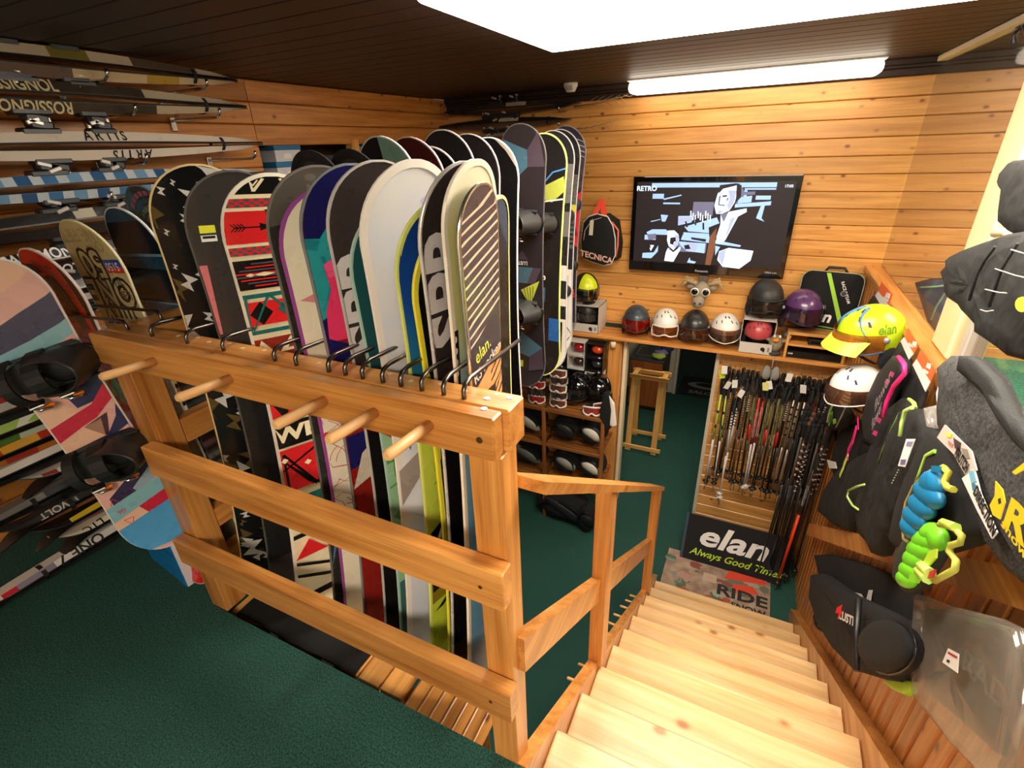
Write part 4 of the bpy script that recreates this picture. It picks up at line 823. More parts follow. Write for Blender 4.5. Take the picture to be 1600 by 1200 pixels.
for z, y in ((1.925, 1.90), (1.80, 1.93), (1.925, 1.45), (1.80, 1.52), (1.60, 1.50), (1.60, 2.08), (1.455, 1.95), (1.455, 1.3), (1.315, 1.3), (1.315, 1.9), (1.18, 1.3), (1.18, 1.9), (1.04, 1.3), (1.04, 1.9)):
    mb = MB(); mb.obox((XL + .01, y, z - .02), (.012, .03, .07), None, .003); mb.tube([(XL + .01, y, z - .005), (-2.62, y, z - .005), (-2.59, y, z + .01), (-2.585, y, z + .035)], .007, 6); mb.build('bracket', CHROME, hk, world=True)
XD = -2.50
low = [
 ('white racing ski pair with large black letters and red tip, lowest on the floor', .22, ('e2dcd2', '2a2a2a'), (('ONE 7', .40, .06, 0, '141414'), ('ONE', .72, .06, 0, '141414')), ((.12, .17, 'c82838', 0), (.17, .30, '8a8496', 0), (.86, .92, 'c82838', 0))),
 ('black ski pair with a white rounded tip, second from the floor', .55, ('e6dfc8', '1a1a1a'), (('LTC', .14, .045, 0, '141414'), ('Z7', .33, .05, 0, '141414')), ((.42, 1.2, '2a2a28', 0),)),
 ('black ski pair with yellow, red and blue stripe, third from the floor', .50, ('1a1a1a', '8a4a30'), (('SALOMON', .55, .05, 1, 'f0ece4'),), ((.13, .26, 'd8b830', 0), (.26, .40, 'c8342c', 0), (.40, .52, '2c3c7a', 0))),
 ('dark ski pair with copper panels, fourth from the floor', .40, ('3a3836', '9a5a40'), (('VOLT', .2, .04, 0, 'c8c4bc'),), ((.5, .9, '1a1a1a', 0),)),
 ('grey and black ski pair in the middle of the low stack', .30, ('77736e', '1c1c1c'), (), ((.3, .6, '2a2a2a', 0), (.7, 1., '1c1c1c', 0))),
 ('white ski pair with black letters and rounded tips turned to the viewer', .54, ('e6e0d6', 'd8d0c6'), (('ONE', .32, .055, 0, '141414'), ('N', .34, .04, 1, '141414')), ((.08, .13, 'a83a3a', 0),)),
 ('white and black ski pair under the orange one', .20, ('dcd6cc', '1c1c1c'), (('ONE 7', .62, .055, 0, '141414'),), ()),
 ('orange and yellow ski pair with red patches in the low stack', .15, ('d8a030', 'c8742c'), (), ((.3, .4, 'b8301c', 0), (.52, .6, 'b8301c', 0), (.7, .78, 'e0c040', 0), (.4, .5, 'b8301c', 1))),
 ('green and white ski pair above the orange one', .12, ('86b04a', '5a8a3a'), (), ((.4, .9, 'a8c860', 0), (.5, .58, 'e6e8d8', 0), (.5, .7, 'd8e0c8', 1))),
 ('grey ski pair with black letters above the green one', .10, ('b5b0aa', '2a2a2c'), (('VOLKI', .62, .05, 0, '161616'),), ()),
 ('black, red and white ski pair high in the low stack', .10, ('c8b8b0', 'b83a3a'), (('JOY', .6, .05, 0, '161616'),), ((.7, 1.1, 'b02a2a', 0),)),
 ('white and blue ski pair on top of the low stack', .08, ('dcd6d0', '3a4a78'), (), ((.4, .8, 'c8a8a0', 0),))]
for k, (lb, y, cs, wd, bd) in enumerate(low):
    ski_pair(lb, (XD, y, .058 + .078 * k), 1.62, -1, cs, wd, bd, GD, binds=False, s=1.0, curl=.10)
lowrack = thing('ski_stand', 'dark wooden floor stand holding the low stack of ski pairs', 'stand', (-2.62, 1.0, 0))
for y in (.95, 1.45):
    mb = MB(); mb.box(-2.62, -2.575, y - .03, y + .03, 0, 1.0, .003); mb.build('post', plain('3a2416', .6), lowrack, world=True)
    for k in range(12):
        mb = MB(); mb.tube([(-2.58, y, .018 + .078 * k), (-2.44, y, .018 + .078 * k), (-2.43, y, .03 + .078 * k)], .005, 6); mb.build('peg', STEEL, lowrack, world=True)
# blue carton under the hanging board
c = P(284, 886, z=.16); t = thing('blue_carton', 'tall blue cardboard box standing on the carpet by the rack post', 'box', (-2.02, .80, 0), rotz(-.12))
mb = MB(); mb.box(-.20, .12, -.075, .075, .0, .34, .002); mb.build('body', plain('1478c0', .4), t)
mb = MB(); mb.box(.1205, .1215, -.072, .072, .003, .337); mb.build('white_side', plain('d8dce0', .5), t)
mb = MB(); mb.box(-.20, .12, -.0765, -.0752, .168, .172); mb.build('seam', plain('0c5288', .5), t)
flat('logo', [(WHITE, tri(-.02, .02, .0, -.03)[0:1] + rect(-.012, .012, .012, .016))], t, Vector((-.12, -.0758, .20)), (1, 0, 0), (0, 0, 1), world=False)
# boxes and bags in the niche of the left wall
for k, (y, w_, h_, z0, cc, lb) in enumerate(((2.56, .26, .12, 1.446, ('d8dad8', '2a78a8'), 'white boot box with blue print, nearest in the wall niche'), (2.86, .24, .15, 1.446, ('1e242c', '2c3644'), 'dark box in the wall niche beside the blue one'), (3.12, .14, .13, 1.446, ('c9c5bc', '6a6a6a'), 'small pale box in the wall niche by the upright'), (3.50, .26, .13, 1.446, ('c8d2d4', '3a82aa'), 'pale blue box in the wall niche beyond the upright'), (3.82, .25, .13, 1.446, ('d2d2cc', '2a6a9a'), 'white and blue box farthest in the wall niche'), (2.57, .22, .10, 1.567, ('d4d8da', '2470a4'), 'blue topped box stacked in the wall niche'), (3.52, .24, .10, 1.577, ('c8ced0', '3a86b4'), 'blue topped box stacked beyond the upright of the niche'))):
    t = thing('shoe_box', lb, 'box', (-3.105, y, z0), None, 'boxes in the wall niche')
    mb = MB(); mb.box(-.16, .10, 0, w_, 0, h_ * .72, .002); mb.build('body', plain(cc[0], .6), t)
    mb = MB(); mb.box(-.164, .104, -.004, w_ + .004, h_ * .725, h_, .002); mb.build('lid', plain(cc[1], .5), t)
    mb = MB(); mb.box(.1005, .1012, w_ * .3, w_ * .6, h_ * .2, h_ * .5); mb.build('sticker', plain('f0eee8', .6), t)
# skis and twigs high on the back wall
for k, (x, z, cc) in enumerate(((-1.62, 1.92, ('3a342f', '1c1a1a')), (-1.70, 1.80, ('242020', '4a443c')), (-1.66, 1.68, ('8a8060', '2a2622')))):
    v = Vector((1, 0, 0)); t = ski_pair('dark ski pair lying flat high on the back wall, %s of three' % ('top', 'middle', 'bottom')[k], (0, 0, 0), 1.35, 1, cc, group='ski pairs on the back wall', s=1.0, bands=((.5, .7, 'b5a890', 0),))
    place(t, (x + .05, YB - .14, z), Matrix.Rotation(-math.pi / 2, 3, 'Z') @ basis((-1, 0, 0), (0, -1, 0), (0, 0, 1)))
mb = MB()
hk = thing('ski_hooks', 'chrome hooks high on the back wall under the three dark ski pairs', 'hooks', (-2.1, YB, 1.75))
for x in (-2.5, -1.75):
    for z in (1.875, 1.755, 1.635):
        mb = MB(); mb.tube([(x, YB, z), (x, YB - .19, z), (x, YB - .20, z + .03)], .007, 6); mb.build('bracket', CHROME, hk, world=True)
for z0, lb in ((1.955, 'upper'), (1.73, 'lower')):
    t = thing('twig_sprig', 'thin bare twig sprig sticking out over the wall, %s one' % lb, 'twig', P(*(((905, 166) if lb == 'upper' else (892, 203))), y=YB - .16), None, 'twig sprigs by the strip light')
    mb = MB(); mb.tube([(-.05, 0, 0), (.18, 0, .012), (.40, 0, .05)], [.006, .004, .002], 6); mb.build('stem', plain('8a6a48', .7), t)
    for k in range(11):
        x = .06 + .032 * k; q = (1, -1)[k % 2]; mb = MB(); mb.tube([(x, 0, .012 + .05 * (x / .4) ** 2), (x + .05, .01 * q, .02 + q * .022), (x + .10, .015 * q, .015 + q * .05)], [.003, .0025, .001], 5); mb.build('twig', plain('a88a60', .7), t)
# ================================================================== back wall: television, shelf, helmets
TP = lambda px, py: P(px, py, y=4.62)
c0, c1, c2, c3 = TP(988, 276), TP(1258, 272), TP(1225, 437), TP(981, 423)
ctr = (c0 + c1 + c2 + c3) / 4
tv = thing('television', 'flat television with glossy black frame on the pine wall showing an old film', 'television', (ctr.x, 4.66, ctr.z), Matrix.Rotation(.05, 3, 'X'))
TW, THH = (c1 - c0).length * .985, ((c0 - c3).length + (c1 - c2).length) / 2
mb = MB(); mb.box(-TW / 2, TW / 2, -.03, .03, -THH / 2, THH / 2, .006); mb.build('frame', plain('0d0c0e', .1, coat=.8), tv)
mb = MB(); mb.box(-.12, .12, .03, .085, -.10, .10, .004); mb.build('wall_bracket', plain('2a2a2c', .5), tv)
sw, sh_ = TW - .075, THH - .13; so = .022
scr = MB(); scr.box(-sw / 2, sw / 2, -.0318, -.030, -sh_ / 2 + so, sh_ / 2 + so)
def screen(c, s): return glow(c, s, 'screen_light')
SD, SM, SB, SW = screen('241d22', .35), screen('6a6a84', .8), screen('9cc0ee', .8), screen('cfe4ff', .95)
scr.build('screen', SD, tv)
X = lambda a: (a - 88) / (1440 - 88) * sw - sw / 2
Y = lambda b: (862 - b) / (862 - 130) * sh_ - sh_ / 2 + so
def S(*pts): return [[(X(a), Y(b)) for a, b in pts]]
def SR(a, b, c, d): return S((a, b), (c, b), (c, d), (a, d))
ST = screen('a8b4d4', .7)
lay = [(SM, SR(620, 300, 800, 420) + SR(520, 660, 780, 750) + S((1010, 160), (1060, 250), (1030, 330), (990, 340), (970, 200))),
 (SB, SR(225, 140, 1290, 178) + SR(240, 232, 345, 275) + S((340, 275), (505, 238), (505, 248), (350, 286)) + SR(345, 308, 500, 322) + SR(1040, 185, 1290, 198) + SR(1040, 200, 1065, 260) + S((1000, 260), (1110, 245), (1110, 300), (1000, 310)) + SR(1140, 245, 1260, 278) + S((980, 315), (1270, 290), (1270, 322), (980, 345)) + S((1195, 320), (1225, 320), (1215, 430), (1245, 460), (1170, 430)) + S((330, 415), (400, 420), (378, 478), (345, 478)) + S((235, 478), (330, 455), (330, 462), (245, 484))
  + S((495, 425), (640, 420), (620, 480), (500, 510)) + S((560, 520), (840, 430), (870, 480), (780, 520), (790, 570), (600, 560)) + S((205, 580), (260, 552), (410, 548), (410, 600), (215, 598)) + SR(190, 605, 300, 650) + S((560, 570), (790, 575), (800, 620), (1085, 668), (1075, 684), (760, 655), (540, 640)) + S((180, 780), (290, 770), (330, 700), (330, 760), (270, 828), (178, 828)) + S((520, 655), (770, 665), (770, 755), (600, 740), (545, 700)) + S((860, 680), (905, 690), (870, 770)) + S((620, 850), (640, 800), (650, 828), (705, 838), (690, 856))),
 (SW, S((820, 235), (850, 170), (960, 150), (985, 200), (975, 300), (940, 370), (880, 400), (830, 400), (805, 330)) + S((870, 410), (940, 380), (1080, 350), (1085, 380), (1020, 420), (960, 600), (930, 640), (870, 660), (860, 600), (880, 490)) + S((410, 560), (470, 545), (510, 580), (525, 640), (510, 700), (480, 740), (430, 700), (410, 650)) + S((410, 760), (425, 720), (480, 760), (545, 700), (545, 730), (490, 850), (400, 845)) + S((900, 730), (980, 695), (1195, 712), (1185, 800), (1100, 880), (950, 870), (895, 810)) + S((235, 700), (290, 700), (260, 760))),
 (SD, S((970, 150), (1010, 160), (1020, 260), (985, 300), (975, 220)) + S((830, 160), (960, 145), (1000, 150), (960, 165), (860, 190), (830, 230)) + S((860, 245), (905, 240), (900, 254), (870, 258)) + S((840, 318), (900, 325), (890, 332), (845, 326)) + S((400, 560), (380, 530), (460, 505), (540, 530), (560, 590), (525, 600), (470, 555)) + S((440, 625), (510, 610), (520, 650), (480, 660), (470, 690), (440, 680)) + S((630, 612), (770, 625), (770, 650), (640, 632))),
 (screen('7a5038', .6), S((800, 600), (850, 520), (860, 700), (840, 862), (790, 862))),
 (SW, [[(X(180) + a, Y(188) + b) for a, b in p] for p in text_polys('RETRO', .055, .03)] + [[(X(1385) + a, Y(170) + b) for a, b in p] for p in text_polys('17:05', .028, .02)])]
for a, b in [(600 + 22 * k, 380 + 18 * (k % 3)) for k in range(9)]: lay[2][1].extend(S((a, b), (a + 10, b - 6), (a + 16, b + 60), (a + 6, b + 62)))
lay += [(ST, S((905, 200), (975, 205), (970, 300), (935, 368), (915, 330), (930, 270)) + S((840, 372), (890, 370), (870, 395), (845, 396)) + S((480, 590), (520, 600), (520, 690), (490, 720), (470, 690), (495, 650)) + S((900, 735), (960, 705), (950, 860), (905, 800)) + S((500, 440), (640, 425), (610, 470), (505, 500)) + S((600, 660), (700, 665), (690, 740), (610, 720)) + S((960, 440), (1000, 420), (960, 560), (935, 620))),
 (SM, S((835, 250), (850, 244), (848, 330), (836, 322)) + S((905, 262), (922, 270), (900, 300)) + S((870, 402), (900, 396), (935, 380), (905, 470), (888, 440)) + S((1040, 215), (1130, 210), (1130, 238), (1040, 240)) + S((430, 700), (455, 715), (440, 745)) + S((650, 330), (700, 300), (720, 370), (680, 400)) + S((540, 690), (600, 735), (560, 745)) + S((215, 600), (300, 590), (300, 640), (230, 655))),
 (SD, S((560, 470), (575, 470), (595, 520), (580, 525)) + S((650, 450), (662, 450), (668, 500), (655, 505)) + S((720, 480), (735, 478), (745, 540), (728, 540)) + S((205, 690), (240, 680), (260, 720), (235, 740)) + S((575, 690), (620, 680), (640, 720), (590, 725)) + S((1020, 420), (1085, 390), (1140, 460), (960, 640), (940, 630)))]
flat('film_picture', lay, tv, (0, -.0322, 0), (1, 0, 0), (0, 0, 1), world=False)
flat('maker_lettering', [(plain('c9c9cc', .3), [[(a, b - THH / 2 + .028) for a, b in p] for p in text_polys('Panasonic', .028, .01)])], tv, (0, -.0302, 0), (1, 0, 0), (0, 0, 1), world=False)
flat('small_lettering', [(plain('c9c9cc', .3), [[(a + TW / 2 - .10, b - THH / 2 + .05) for a, b in p] for p in text_polys('VIERA Link', .02, .01)])], tv, (0, -.0302, 0), (1, 0, 0), (0, 0, 1), world=False)
# helmet shelf
ZS = -.085
mb = MB(); mb.box(-2.2, .80, 4.42, YB - .001, ZS - .035, ZS, .004)
tag(mb.build('helmet_shelf', RX), 'long pine shelf carrying the helmets below the television', 'shelf')
# ---- helmets
def helmet(label, loc, rz, shell, visor=None, trim=None, s=1.0, tilt=0, roll=0, group='ski helmets', vis='visor', accent=None, liner=None, vents=True, lean=0):
    global SPF
    t = thing('helmet', label, 'helmet', loc, Matrix.Rotation(rz, 3, 'Z') @ Matrix.Rotation(tilt, 3, 'X') @ Matrix.Rotation(roll, 3, 'Y'), group)
    A, B, Cz, zc = .108 * s, .132 * s, .122 * s, .140 * s            # front is -y
    def low(th):                                                    # how far the shell reaches down; th = 0 at the front
        q = abs(th) / math.pi
        return zc - (.012 if q < .33 else .012 + (q - .33) / .2 * .055 if q < .53 else .067 - (q - .53) * .05) * s
    def sp(u, v, k=1.0):
        th = (u - .5) * 2 * math.pi; z0 = low(th)
        if v < .8:
            ph = v / .8 * math.pi / 2; r, z = math.sin(ph), zc + Cz * k * math.cos(ph)
        else:
            r, z = 1 - .05 * ((v - .8) / .2) ** 2, zc + (z0 - zc) * (v - .8) / .2
        return (A * k * r * math.sin(th), -B * k * r * math.cos(th), z)
    SPF = sp
    mb = MB(); mb.grid(lambda u, v: sp(u, max(v, .003)), 32, 14, closed_u=True); mb.grid(lambda u, v: sp(u, max(v, .003), .93), 32, 12, closed_u=True); mb.build('shell', shell, t)
    if accent:
        mb = MB(); mb.grid(lambda u, v: sp(accent[1] + (accent[2] - accent[1]) * u, .05 + .72 * v, 1.012), 14, 10); mb.build('crown_panel', accent[0], t)
    mb = MB(); mb.ball((0, .01 * s, zc - .02 * s), (A * .90, B * .88, .075 * s), 16, 8); mb.build('liner', liner or plain('151515', .9), t)
    for sx in (-1, 1):
        mb = MB(); mb.ball((sx * A * .93, .015 * s, .055 * s), (.016 * s, .045 * s, .052 * s), 12, 8); mb.build('ear_pad', liner or plain('1a1a1a', .9), t)
    mb = MB(); pts = [(A * .9 * math.cos(a), -.02 * s + .03 * s * math.sin(a), .045 * s - .04 * s * math.sin(a)) for a in [k / 14 * math.pi for k in range(15)]]; mb.strap(pts, (0, 1, 0), .018 * s, .003); mb.build('chin_strap', BLACK, t)
    if vents:
        for th, v in ((-.46, .42), (.46, .42), (-.9, .5), (.9, .5), (-.24, .24), (.24, .24)):
            mb = MB(); u0 = .5 + th / (2 * math.pi)
            mb.grid(lambda a, b: sp(u0 + (a - .5) * (.016 if v > .3 else .03) + (b - .5) * .016, v + (b - .5) * .10, 1.008), 3, 3); mb.build('vent', plain('2e2d2e', .7), t)
    if trim:
        mb = MB(); mb.tube([sp(k / 40, .99, 1.006) for k in range(40)], .005 * s, 6, closed=True); mb.build('rim', trim, t)
    if visor and vis == 'visor':
        def vf(u, v):
            th = (u - .5) * math.radians(168); k = 1.06 + .03 * math.sin(v * math.pi); z = zc + .03 * s - v * (.105 - .03 * abs(u - .5) * 2) * s
            return (A * k * math.sin(th), -B * k * math.cos(th) - .006 * s, z)
        mb = MB(); mb.grid(vf, 20, 6); mb.build('visor', visor, t)
        mb = MB(); mb.tube([vf(k / 20, 1) for k in range(21)], .004 * s, 6); mb.build('visor_edge', trim or BLACK, t)
        for sx in (0, 1):
            mb = MB(); mb.ball(vf(sx, .3), (.012 * s, .014 * s, .014 * s), 8, 6); mb.build('visor_hinge', plain('9a9896', .3, .4), t)
    elif visor and vis == 'goggle':
        def gf(u, v):
            th = (u - .5) * math.radians(112); k = 1.10 + .05 * math.sin(v * math.pi); z = zc + .005 * s - v * .085 * s
            return (A * k * math.sin(th) * 1.02, -B * k * math.cos(th), z)
        mb = MB(); mb.grid(gf, 16, 5); mb.build('goggle_lens', visor, t)
        mb = MB(); mb.tube([gf(k / 16, 0) for k in range(17)] + [gf(1, .5)] + [gf(1 - k / 16, 1 - .25 * math.exp(-((k - 8) / 2) ** 2)) for k in range(17)] + [gf(0, .5)], .007 * s, 6, closed=True); mb.build('goggle_frame', trim or BLACK, t)
        mb = MB(); mb.strap([(A * 1.04 * math.sin(a), -B * 1.04 * math.cos(a), zc - .03 * s) for a in [math.radians(60 + k * 15) for k in range(17)]], (0, 0, 1), .035 * s, .003); mb.build('goggle_strap', plain('262626', .8), t)
    return t
TINT = lambda c, m=.25: clear(c, m, .08, 'tinted_lens')
HW, HB = plain('e9e4d8', .3, coat=.3), plain('242321', .42)
def helmet_box(label, x, y, w_, d, h, sh=None, sc_=.8):
    t = thing('helmet_box', label, 'box', (x, y, ZS), None, 'helmet boxes on the shelf'); CB = plain('cfc8bc', .6); k = .004; zb = h * .33
    for nm, b in (('side_panel', (-w_ / 2, -w_ / 2 + k, 0, d, 0, h)), ('side_panel', (w_ / 2 - k, w_ / 2, 0, d, 0, h)), ('back_panel', (-w_ / 2, w_ / 2, d - k, d, 0, h)), ('base', (-w_ / 2, w_ / 2, 0, d, 0, k)), ('top_panel', (-w_ / 2, w_ / 2, 0, d, h - k, h)), ('front_panel', (-w_ / 2, w_ / 2, 0, k, 0, zb)), ('lining', (-w_ / 2 + k, w_ / 2 - k, d - 2 * k, d - k, k, h - k))):
        mb = MB(); mb.box(*b); mb.build(nm, CB if nm != 'lining' else plain('2a2623', .9), t)
    flat('logo', [(plain('2a2226', .5), [[(w_ * .22 + a, zb * .5 + b) for a, b in p] for p in ell(0, 0, .018, .018, 10) + [[(-.008, -.01), (.012, -.03), (.02, -.005)]]]), (plain('8a8680', .5), rect(w_ * .36, w_ * .42, zb * .3, zb * .7))], t, (0, 0, 0), (1, 0, 0), (0, 0, 1), world=False)
    return t
YH = 4.56
helmet_box('open grey-white helmet box at the left end of the shelf', -1.43, 4.45, .285, .27, .27)
helmet_box('narrow edge of a helmet box peeping out behind the hanging boards', -1.70, 4.45, .24, .27, .25)
helmet('black helmet in an open box at the left end of the shelf', (-1.43, 4.575, ZS + .055), 0, plain('2b2927', .45), plain('3a3836', .15, coat=.5), vents=False, s=.92, vis='goggle')
helmet('black helmet with neon yellow crown on top of the left box', (-1.47, 4.57, ZS + .275), .55, HB, TINT('9a948c', .3), s=1.12, accent=(plain('dcec2a', .35, coat=.2), .36, .64), tilt=.12)
xs = lambda px, py: P(px, py, y=4.55).x
helmet('slate blue helmet with red visor, next to the left box', (xs(992, 520), 4.56, ZS), .25, plain('39434b', .4, coat=.15), clear('d81c10', .22, .08, 'red_lens', haze=('a01408', .35)), plain('4a2a28', .4), s=1.12)
helmet('white helmet with amber goggles, left of the black one', (xs(1038, 520), 4.56, ZS), .15, HW, clear('d8843c', .3, .1, 'amber_lens', haze=('8a4a1c', .35)), HW, vis='goggle', liner=plain('e4ddcf', .7), s=1.10)
helmet('black helmet with brown goggles between two white helmets', (xs(1083, 525), 4.56, ZS), .10, plain('262422', .4, coat=.2), clear('8a5430', .35, .1, 'brown_lens', haze=('5a3018', .4)), plain('3a2018', .4), vis='goggle', s=1.14)
helmet('white helmet with large clear brown visor, right of the black one', (xs(1130, 530), 4.55, ZS), .12, HW, clear('c09a84', .25, .06, 'clear_visor', haze=('6a4a3a', .2)), HW, s=1.14, liner=plain('3a2c26', .7))
bx = xs(1180, 530) + .01
helmet_box('open white helmet box with a red helmet, right part of the shelf', bx, 4.43, .26, .27, .30)
helmet('matt red helmet lying in the right helmet box', (bx, 4.555, ZS + .045), .0, plain('b8484c', .35, coat=.1), vents=True, s=1.0, tilt=.25)
helmet('large black helmet with dark goggles on the red helmet box', (bx + .01, 4.56, ZS + .30), .25, plain('2a2825', .5), plain('241d18', .08, coat=.9), BLACK, vis='goggle', s=1.22)
# ---- small shelf unit on the right end
x0, x1 = P(1222, 560, y=4.45).x, .765
t = thing('shelf_unit', 'small pine shelf unit at the right end of the helmet shelf', 'shelf unit', ((x0 + x1) / 2, 4.55, ZS))
for nm, b in (('top', (x0, x1, 4.43, 4.72, ZS + .205, ZS + .23)), ('middle_shelf', (x0 + .02, x1, 4.44, 4.72, ZS + .105, ZS + .123)), ('side_panel', (x0, x0 + .02, 4.43, 4.72, ZS, ZS + .205)), ('side_panel', (x1 - .02, x1, 4.43, 4.72, ZS, ZS + .205)), ('back_panel', (x0, x1, 4.70, 4.72, ZS, ZS + .205))):
    mb = MB(); mb.box(*b, .002); mb.build(nm, WX, t, world=True)
t = thing('set_top_box', 'flat black set-top box in the bottom of the small shelf unit', 'device', ((x0 + x1) / 2, 4.50, ZS + .001))
mb = MB(); mb.box(-.20, .22, -.05, .14, 0, .055, .003); mb.build('body', plain('141312', .3), t)
mb = MB(); mb.tube([(.06, -.0505, .028), (.06, -.056, .028)], .014, 14); mb.build('dial', plain('3a3836', .3, .5), t)
mb = MB(); mb.box(-.185, -.15, -.0515, -.05, .03, .042); mb.build('lamp', plain('c9c6c0', .3), t)
t = thing('adapter_box', 'small black box on the middle board of the small shelf unit', 'device', (.56, 4.50, ZS + .124))
mb = MB(); mb.box(-.07, .07, -.04, .06, 0, .05, .004); mb.build('body', plain('1b1a19', .5), t); mb = MB(); mb.box(-.05, .05, -.0405, -.0395, .015, .035); mb.build('panel', plain('0c0c0c', .2), t)
helmet('purple helmet with violet visor on the small shelf unit', (P(1250, 500, y=4.5).x, 4.53, ZS + .231), .25, plain('5a3566', .3, coat=.4), clear('7a4a9a', .3, .08, 'violet_lens', haze=('3a2040', .4)), plain('2a1c2e', .5), s=1.28, liner=plain('2c2024', .8))
# boot bag with lime stripe
u = Vector((.97, -.22, 0)).normalized(); v = Vector((.02, .20, .98)).normalized(); n = u.cross(v)
t = thing('boot_bag', 'black boot bag with a lime diagonal stripe leaning on the wall', 'bag', (.565, 4.58, ZS + .235), basis(u, v, n))
W2, HH = .215, .46
def rr(w, h, r, n_=6):
    out = []
    for cx, cy, a0 in ((w - r, r, -90), (w - r, h - r, 0), (-w + r, h - r, 90), (-w + r, r, 180)):
        for k in range(n_ + 1): a = math.radians(a0 + 90 * k / n_); out.append((cx + r * math.cos(a), cy + r * math.sin(a)))
    return out
mb = MB(); mb.pillow([(a, b, 0) for a, b in rr(W2, HH, .07)], (0, 0, 1), .035, back=.07); mb.build('body', CLOTH, t)
mb = MB(); mb.tube([(a, b, .012) for a, b in rr(W2 + .001, HH, .07)], .004, 6, closed=True); mb.build('piping', plain('a8b08a', .5), t)
mb = MB(); mb.tube([(-.07, HH - .005, -.02), (-.05, HH + .035, -.02), (.06, HH + .035, -.02), (.09, HH - .005, -.02)], .010, 8); mb.build('handle', BLACK, t)
flat('print', [(plain('9ad02a', .5), [[(-.05, HH - .01), (-.02, HH - .01), (.14, .08), (.115, .06)]]), (plain('efeeea', .5), [[(a - .045, b + .10) for a, b in p] for p in text_polys('elan', .125, .03, .2)] + [[(a + .11, b + .31) for a, b in p] for p in xf(text_polys('RACE 8 TEAM', .03, .01), 0, 0, -1.12)]), (plain('8a8a80', .5), [[(-.13, .17), (.0, .165), (.0, .195), (-.13, .20)]]), (plain('6fae2a', .5), [[(-.19, .025), (.15, .012), (.15, .022), (-.19, .035)]]), (plain('8a8a80', .5), ell(.10, .30, .022, .022, 14)), (BLACK, ell(.10, .30, .017, .017, 14))], t, (0, 0, .038), (1, 0, 0), (0, 1, 0), world=False)
# rucksack on the wall
t = thing('boot_backpack', 'black boot backpack with coral loop and white piping hanging on the wall', 'backpack', (P(940, 380, y=4.6).x, 4.62, .75))
q = lambda px, py, y=4.56: P(px, py, y=y)
out = [q(*p) for p in ((913, 347), (921, 338), (934, 334), (950, 338), (958, 352), (962, 372), (962, 398), (956, 411), (945, 414), (925, 408), (912, 402), (909, 375))]
out2 = [q(a, b, 4.66) for a, b in ((918, 340), (950, 334), (966, 345), (971, 380), (968, 404), (955, 408), (925, 400))]
mb = MB(); mb.pillow(out2, (0, -1, 0), .09, back=.06); mb.build('back_panel', CLOTH, t, world=True)
mb = MB(); mb.pillow(out, (0, -1, 0), .05, back=.06); mb.build('front_pocket', CLOTH, t, world=True)
mb = MB(); mb.tube([p - Vector((0, .016, 0)) for p in out], .006, 6, closed=True); mb.build('piping', plain('e8e2da', .5), t, world=True)
mb = MB(); mb.tube([q(956, 347, 4.55), q(966, 360, 4.55), q(965, 385, 4.55), q(962, 402, 4.56)], .009, 6); mb.build('side_piping', plain('e87058', .5), t, world=True)
mb = MB(); mb.strap([q(928, 337), q(936, 322, 4.6), q(940, 312, 4.66), q(943, 324, 4.62), q(944, 337)], (1, 0, 0), .05, .006); mb.build('loop', plain('ee5438', .5), t, world=True)
mb = MB(); mb.obox(q(924, 356, 4.50), (.035, .004, .13), Matrix.Rotation(.05, 3, 'Y')); mb.build('hang_tag', plain('ddd6bc', .6), t, world=True)
mb = MB(); mb.tube([q(926, 342, 4.51), q(914, 360, 4.50), q(909, 395, 4.54)], .003, 5); mb.tube([q(926, 344, 4.51), q(940, 340, 4.52)], .003, 5); mb.build('cord', plain('bdb7ae', .6), t, world=True)
o = q(930, 400, 4.505); d1 = (q(953, 406, 4.505) - q(911, 395, 4.505)).normalized()
flat('lettering', [(plain('e8b8a8', .5), text_polys('TECNICA', .075, .03))], t, o + Vector((.01, 0, -.01)), d1, (0, 0, 1))
# plush moose head
c = P(1095, 456, y=4.62); t = thing('plush_moose_head', 'small grey plush moose head with round goggles below the television', 'plush toy', (c.x, YB - .01, c.z))
FUR = mottled('8a7d6a', 'a89a84', 300, .95, .8, .004, name='plush'); FUR2 = mottled('a8906a', 'c4ac84', 300, .95, .8, .004, name='plush')
mb = MB(); mb.ball((0, -.09, .0), (.075, .09, .085), 16, 10); mb.build('head', FUR, t)
mb = MB(); mb.ball((-.005, -.19, -.075), (.055, .06, .055), 14, 9); mb.build('muzzle', FUR, t)
for sx in (-1, 1):
    mb = MB(); mb.ball((-.005 + sx * .022, -.245, -.075), (.012, .006, .010), 8, 6); mb.build('nostril', plain('3a322c', .8), t)
    mb = MB(); mb.lathe([(.036, 0), (.036, .016), (.028, .018)], 16, M=Matrix.Translation((sx * .047, -.165, .012)) @ Matrix.Rotation(math.pi / 2, 4, 'X')); g = mb.build('goggle_rim', plain('e6e2da', .3), t)
    mb = MB(); mb.lathe([(.027, .016), (.027, .0195), (.015, .022)], 16, M=Matrix.Translation((sx * .047, -.165, .012)) @ Matrix.Rotation(math.pi / 2, 4, 'X')); mb.build('goggle_lens', GLOSSB, g)
    mb = MB(); mb.tube([(sx * .05, -.08, .06), (sx * .10, -.09, .085), (sx * .15, -.10, .10)], [.022, .024, .014], 8)
    for a, b in ((.09, .12), (.12, .13), (.15, .06), (.16, .03)): mb.tube([(sx * a * .85, -.09, .085), (sx * (a + .02), -.11, b)], [.016, .008], 7)
    mb.build('antler', FUR2, t)
    mb = MB(); mb.ball((sx * .095, -.08, .03), (.04, .014, .022), 10, 6); mb.build('ear', FUR, t)
mb = MB(); mb.box(-.04, .04, -.06, 0, .07, .13, .006); mb.build('mount', plain('6a5a50', .8), t)
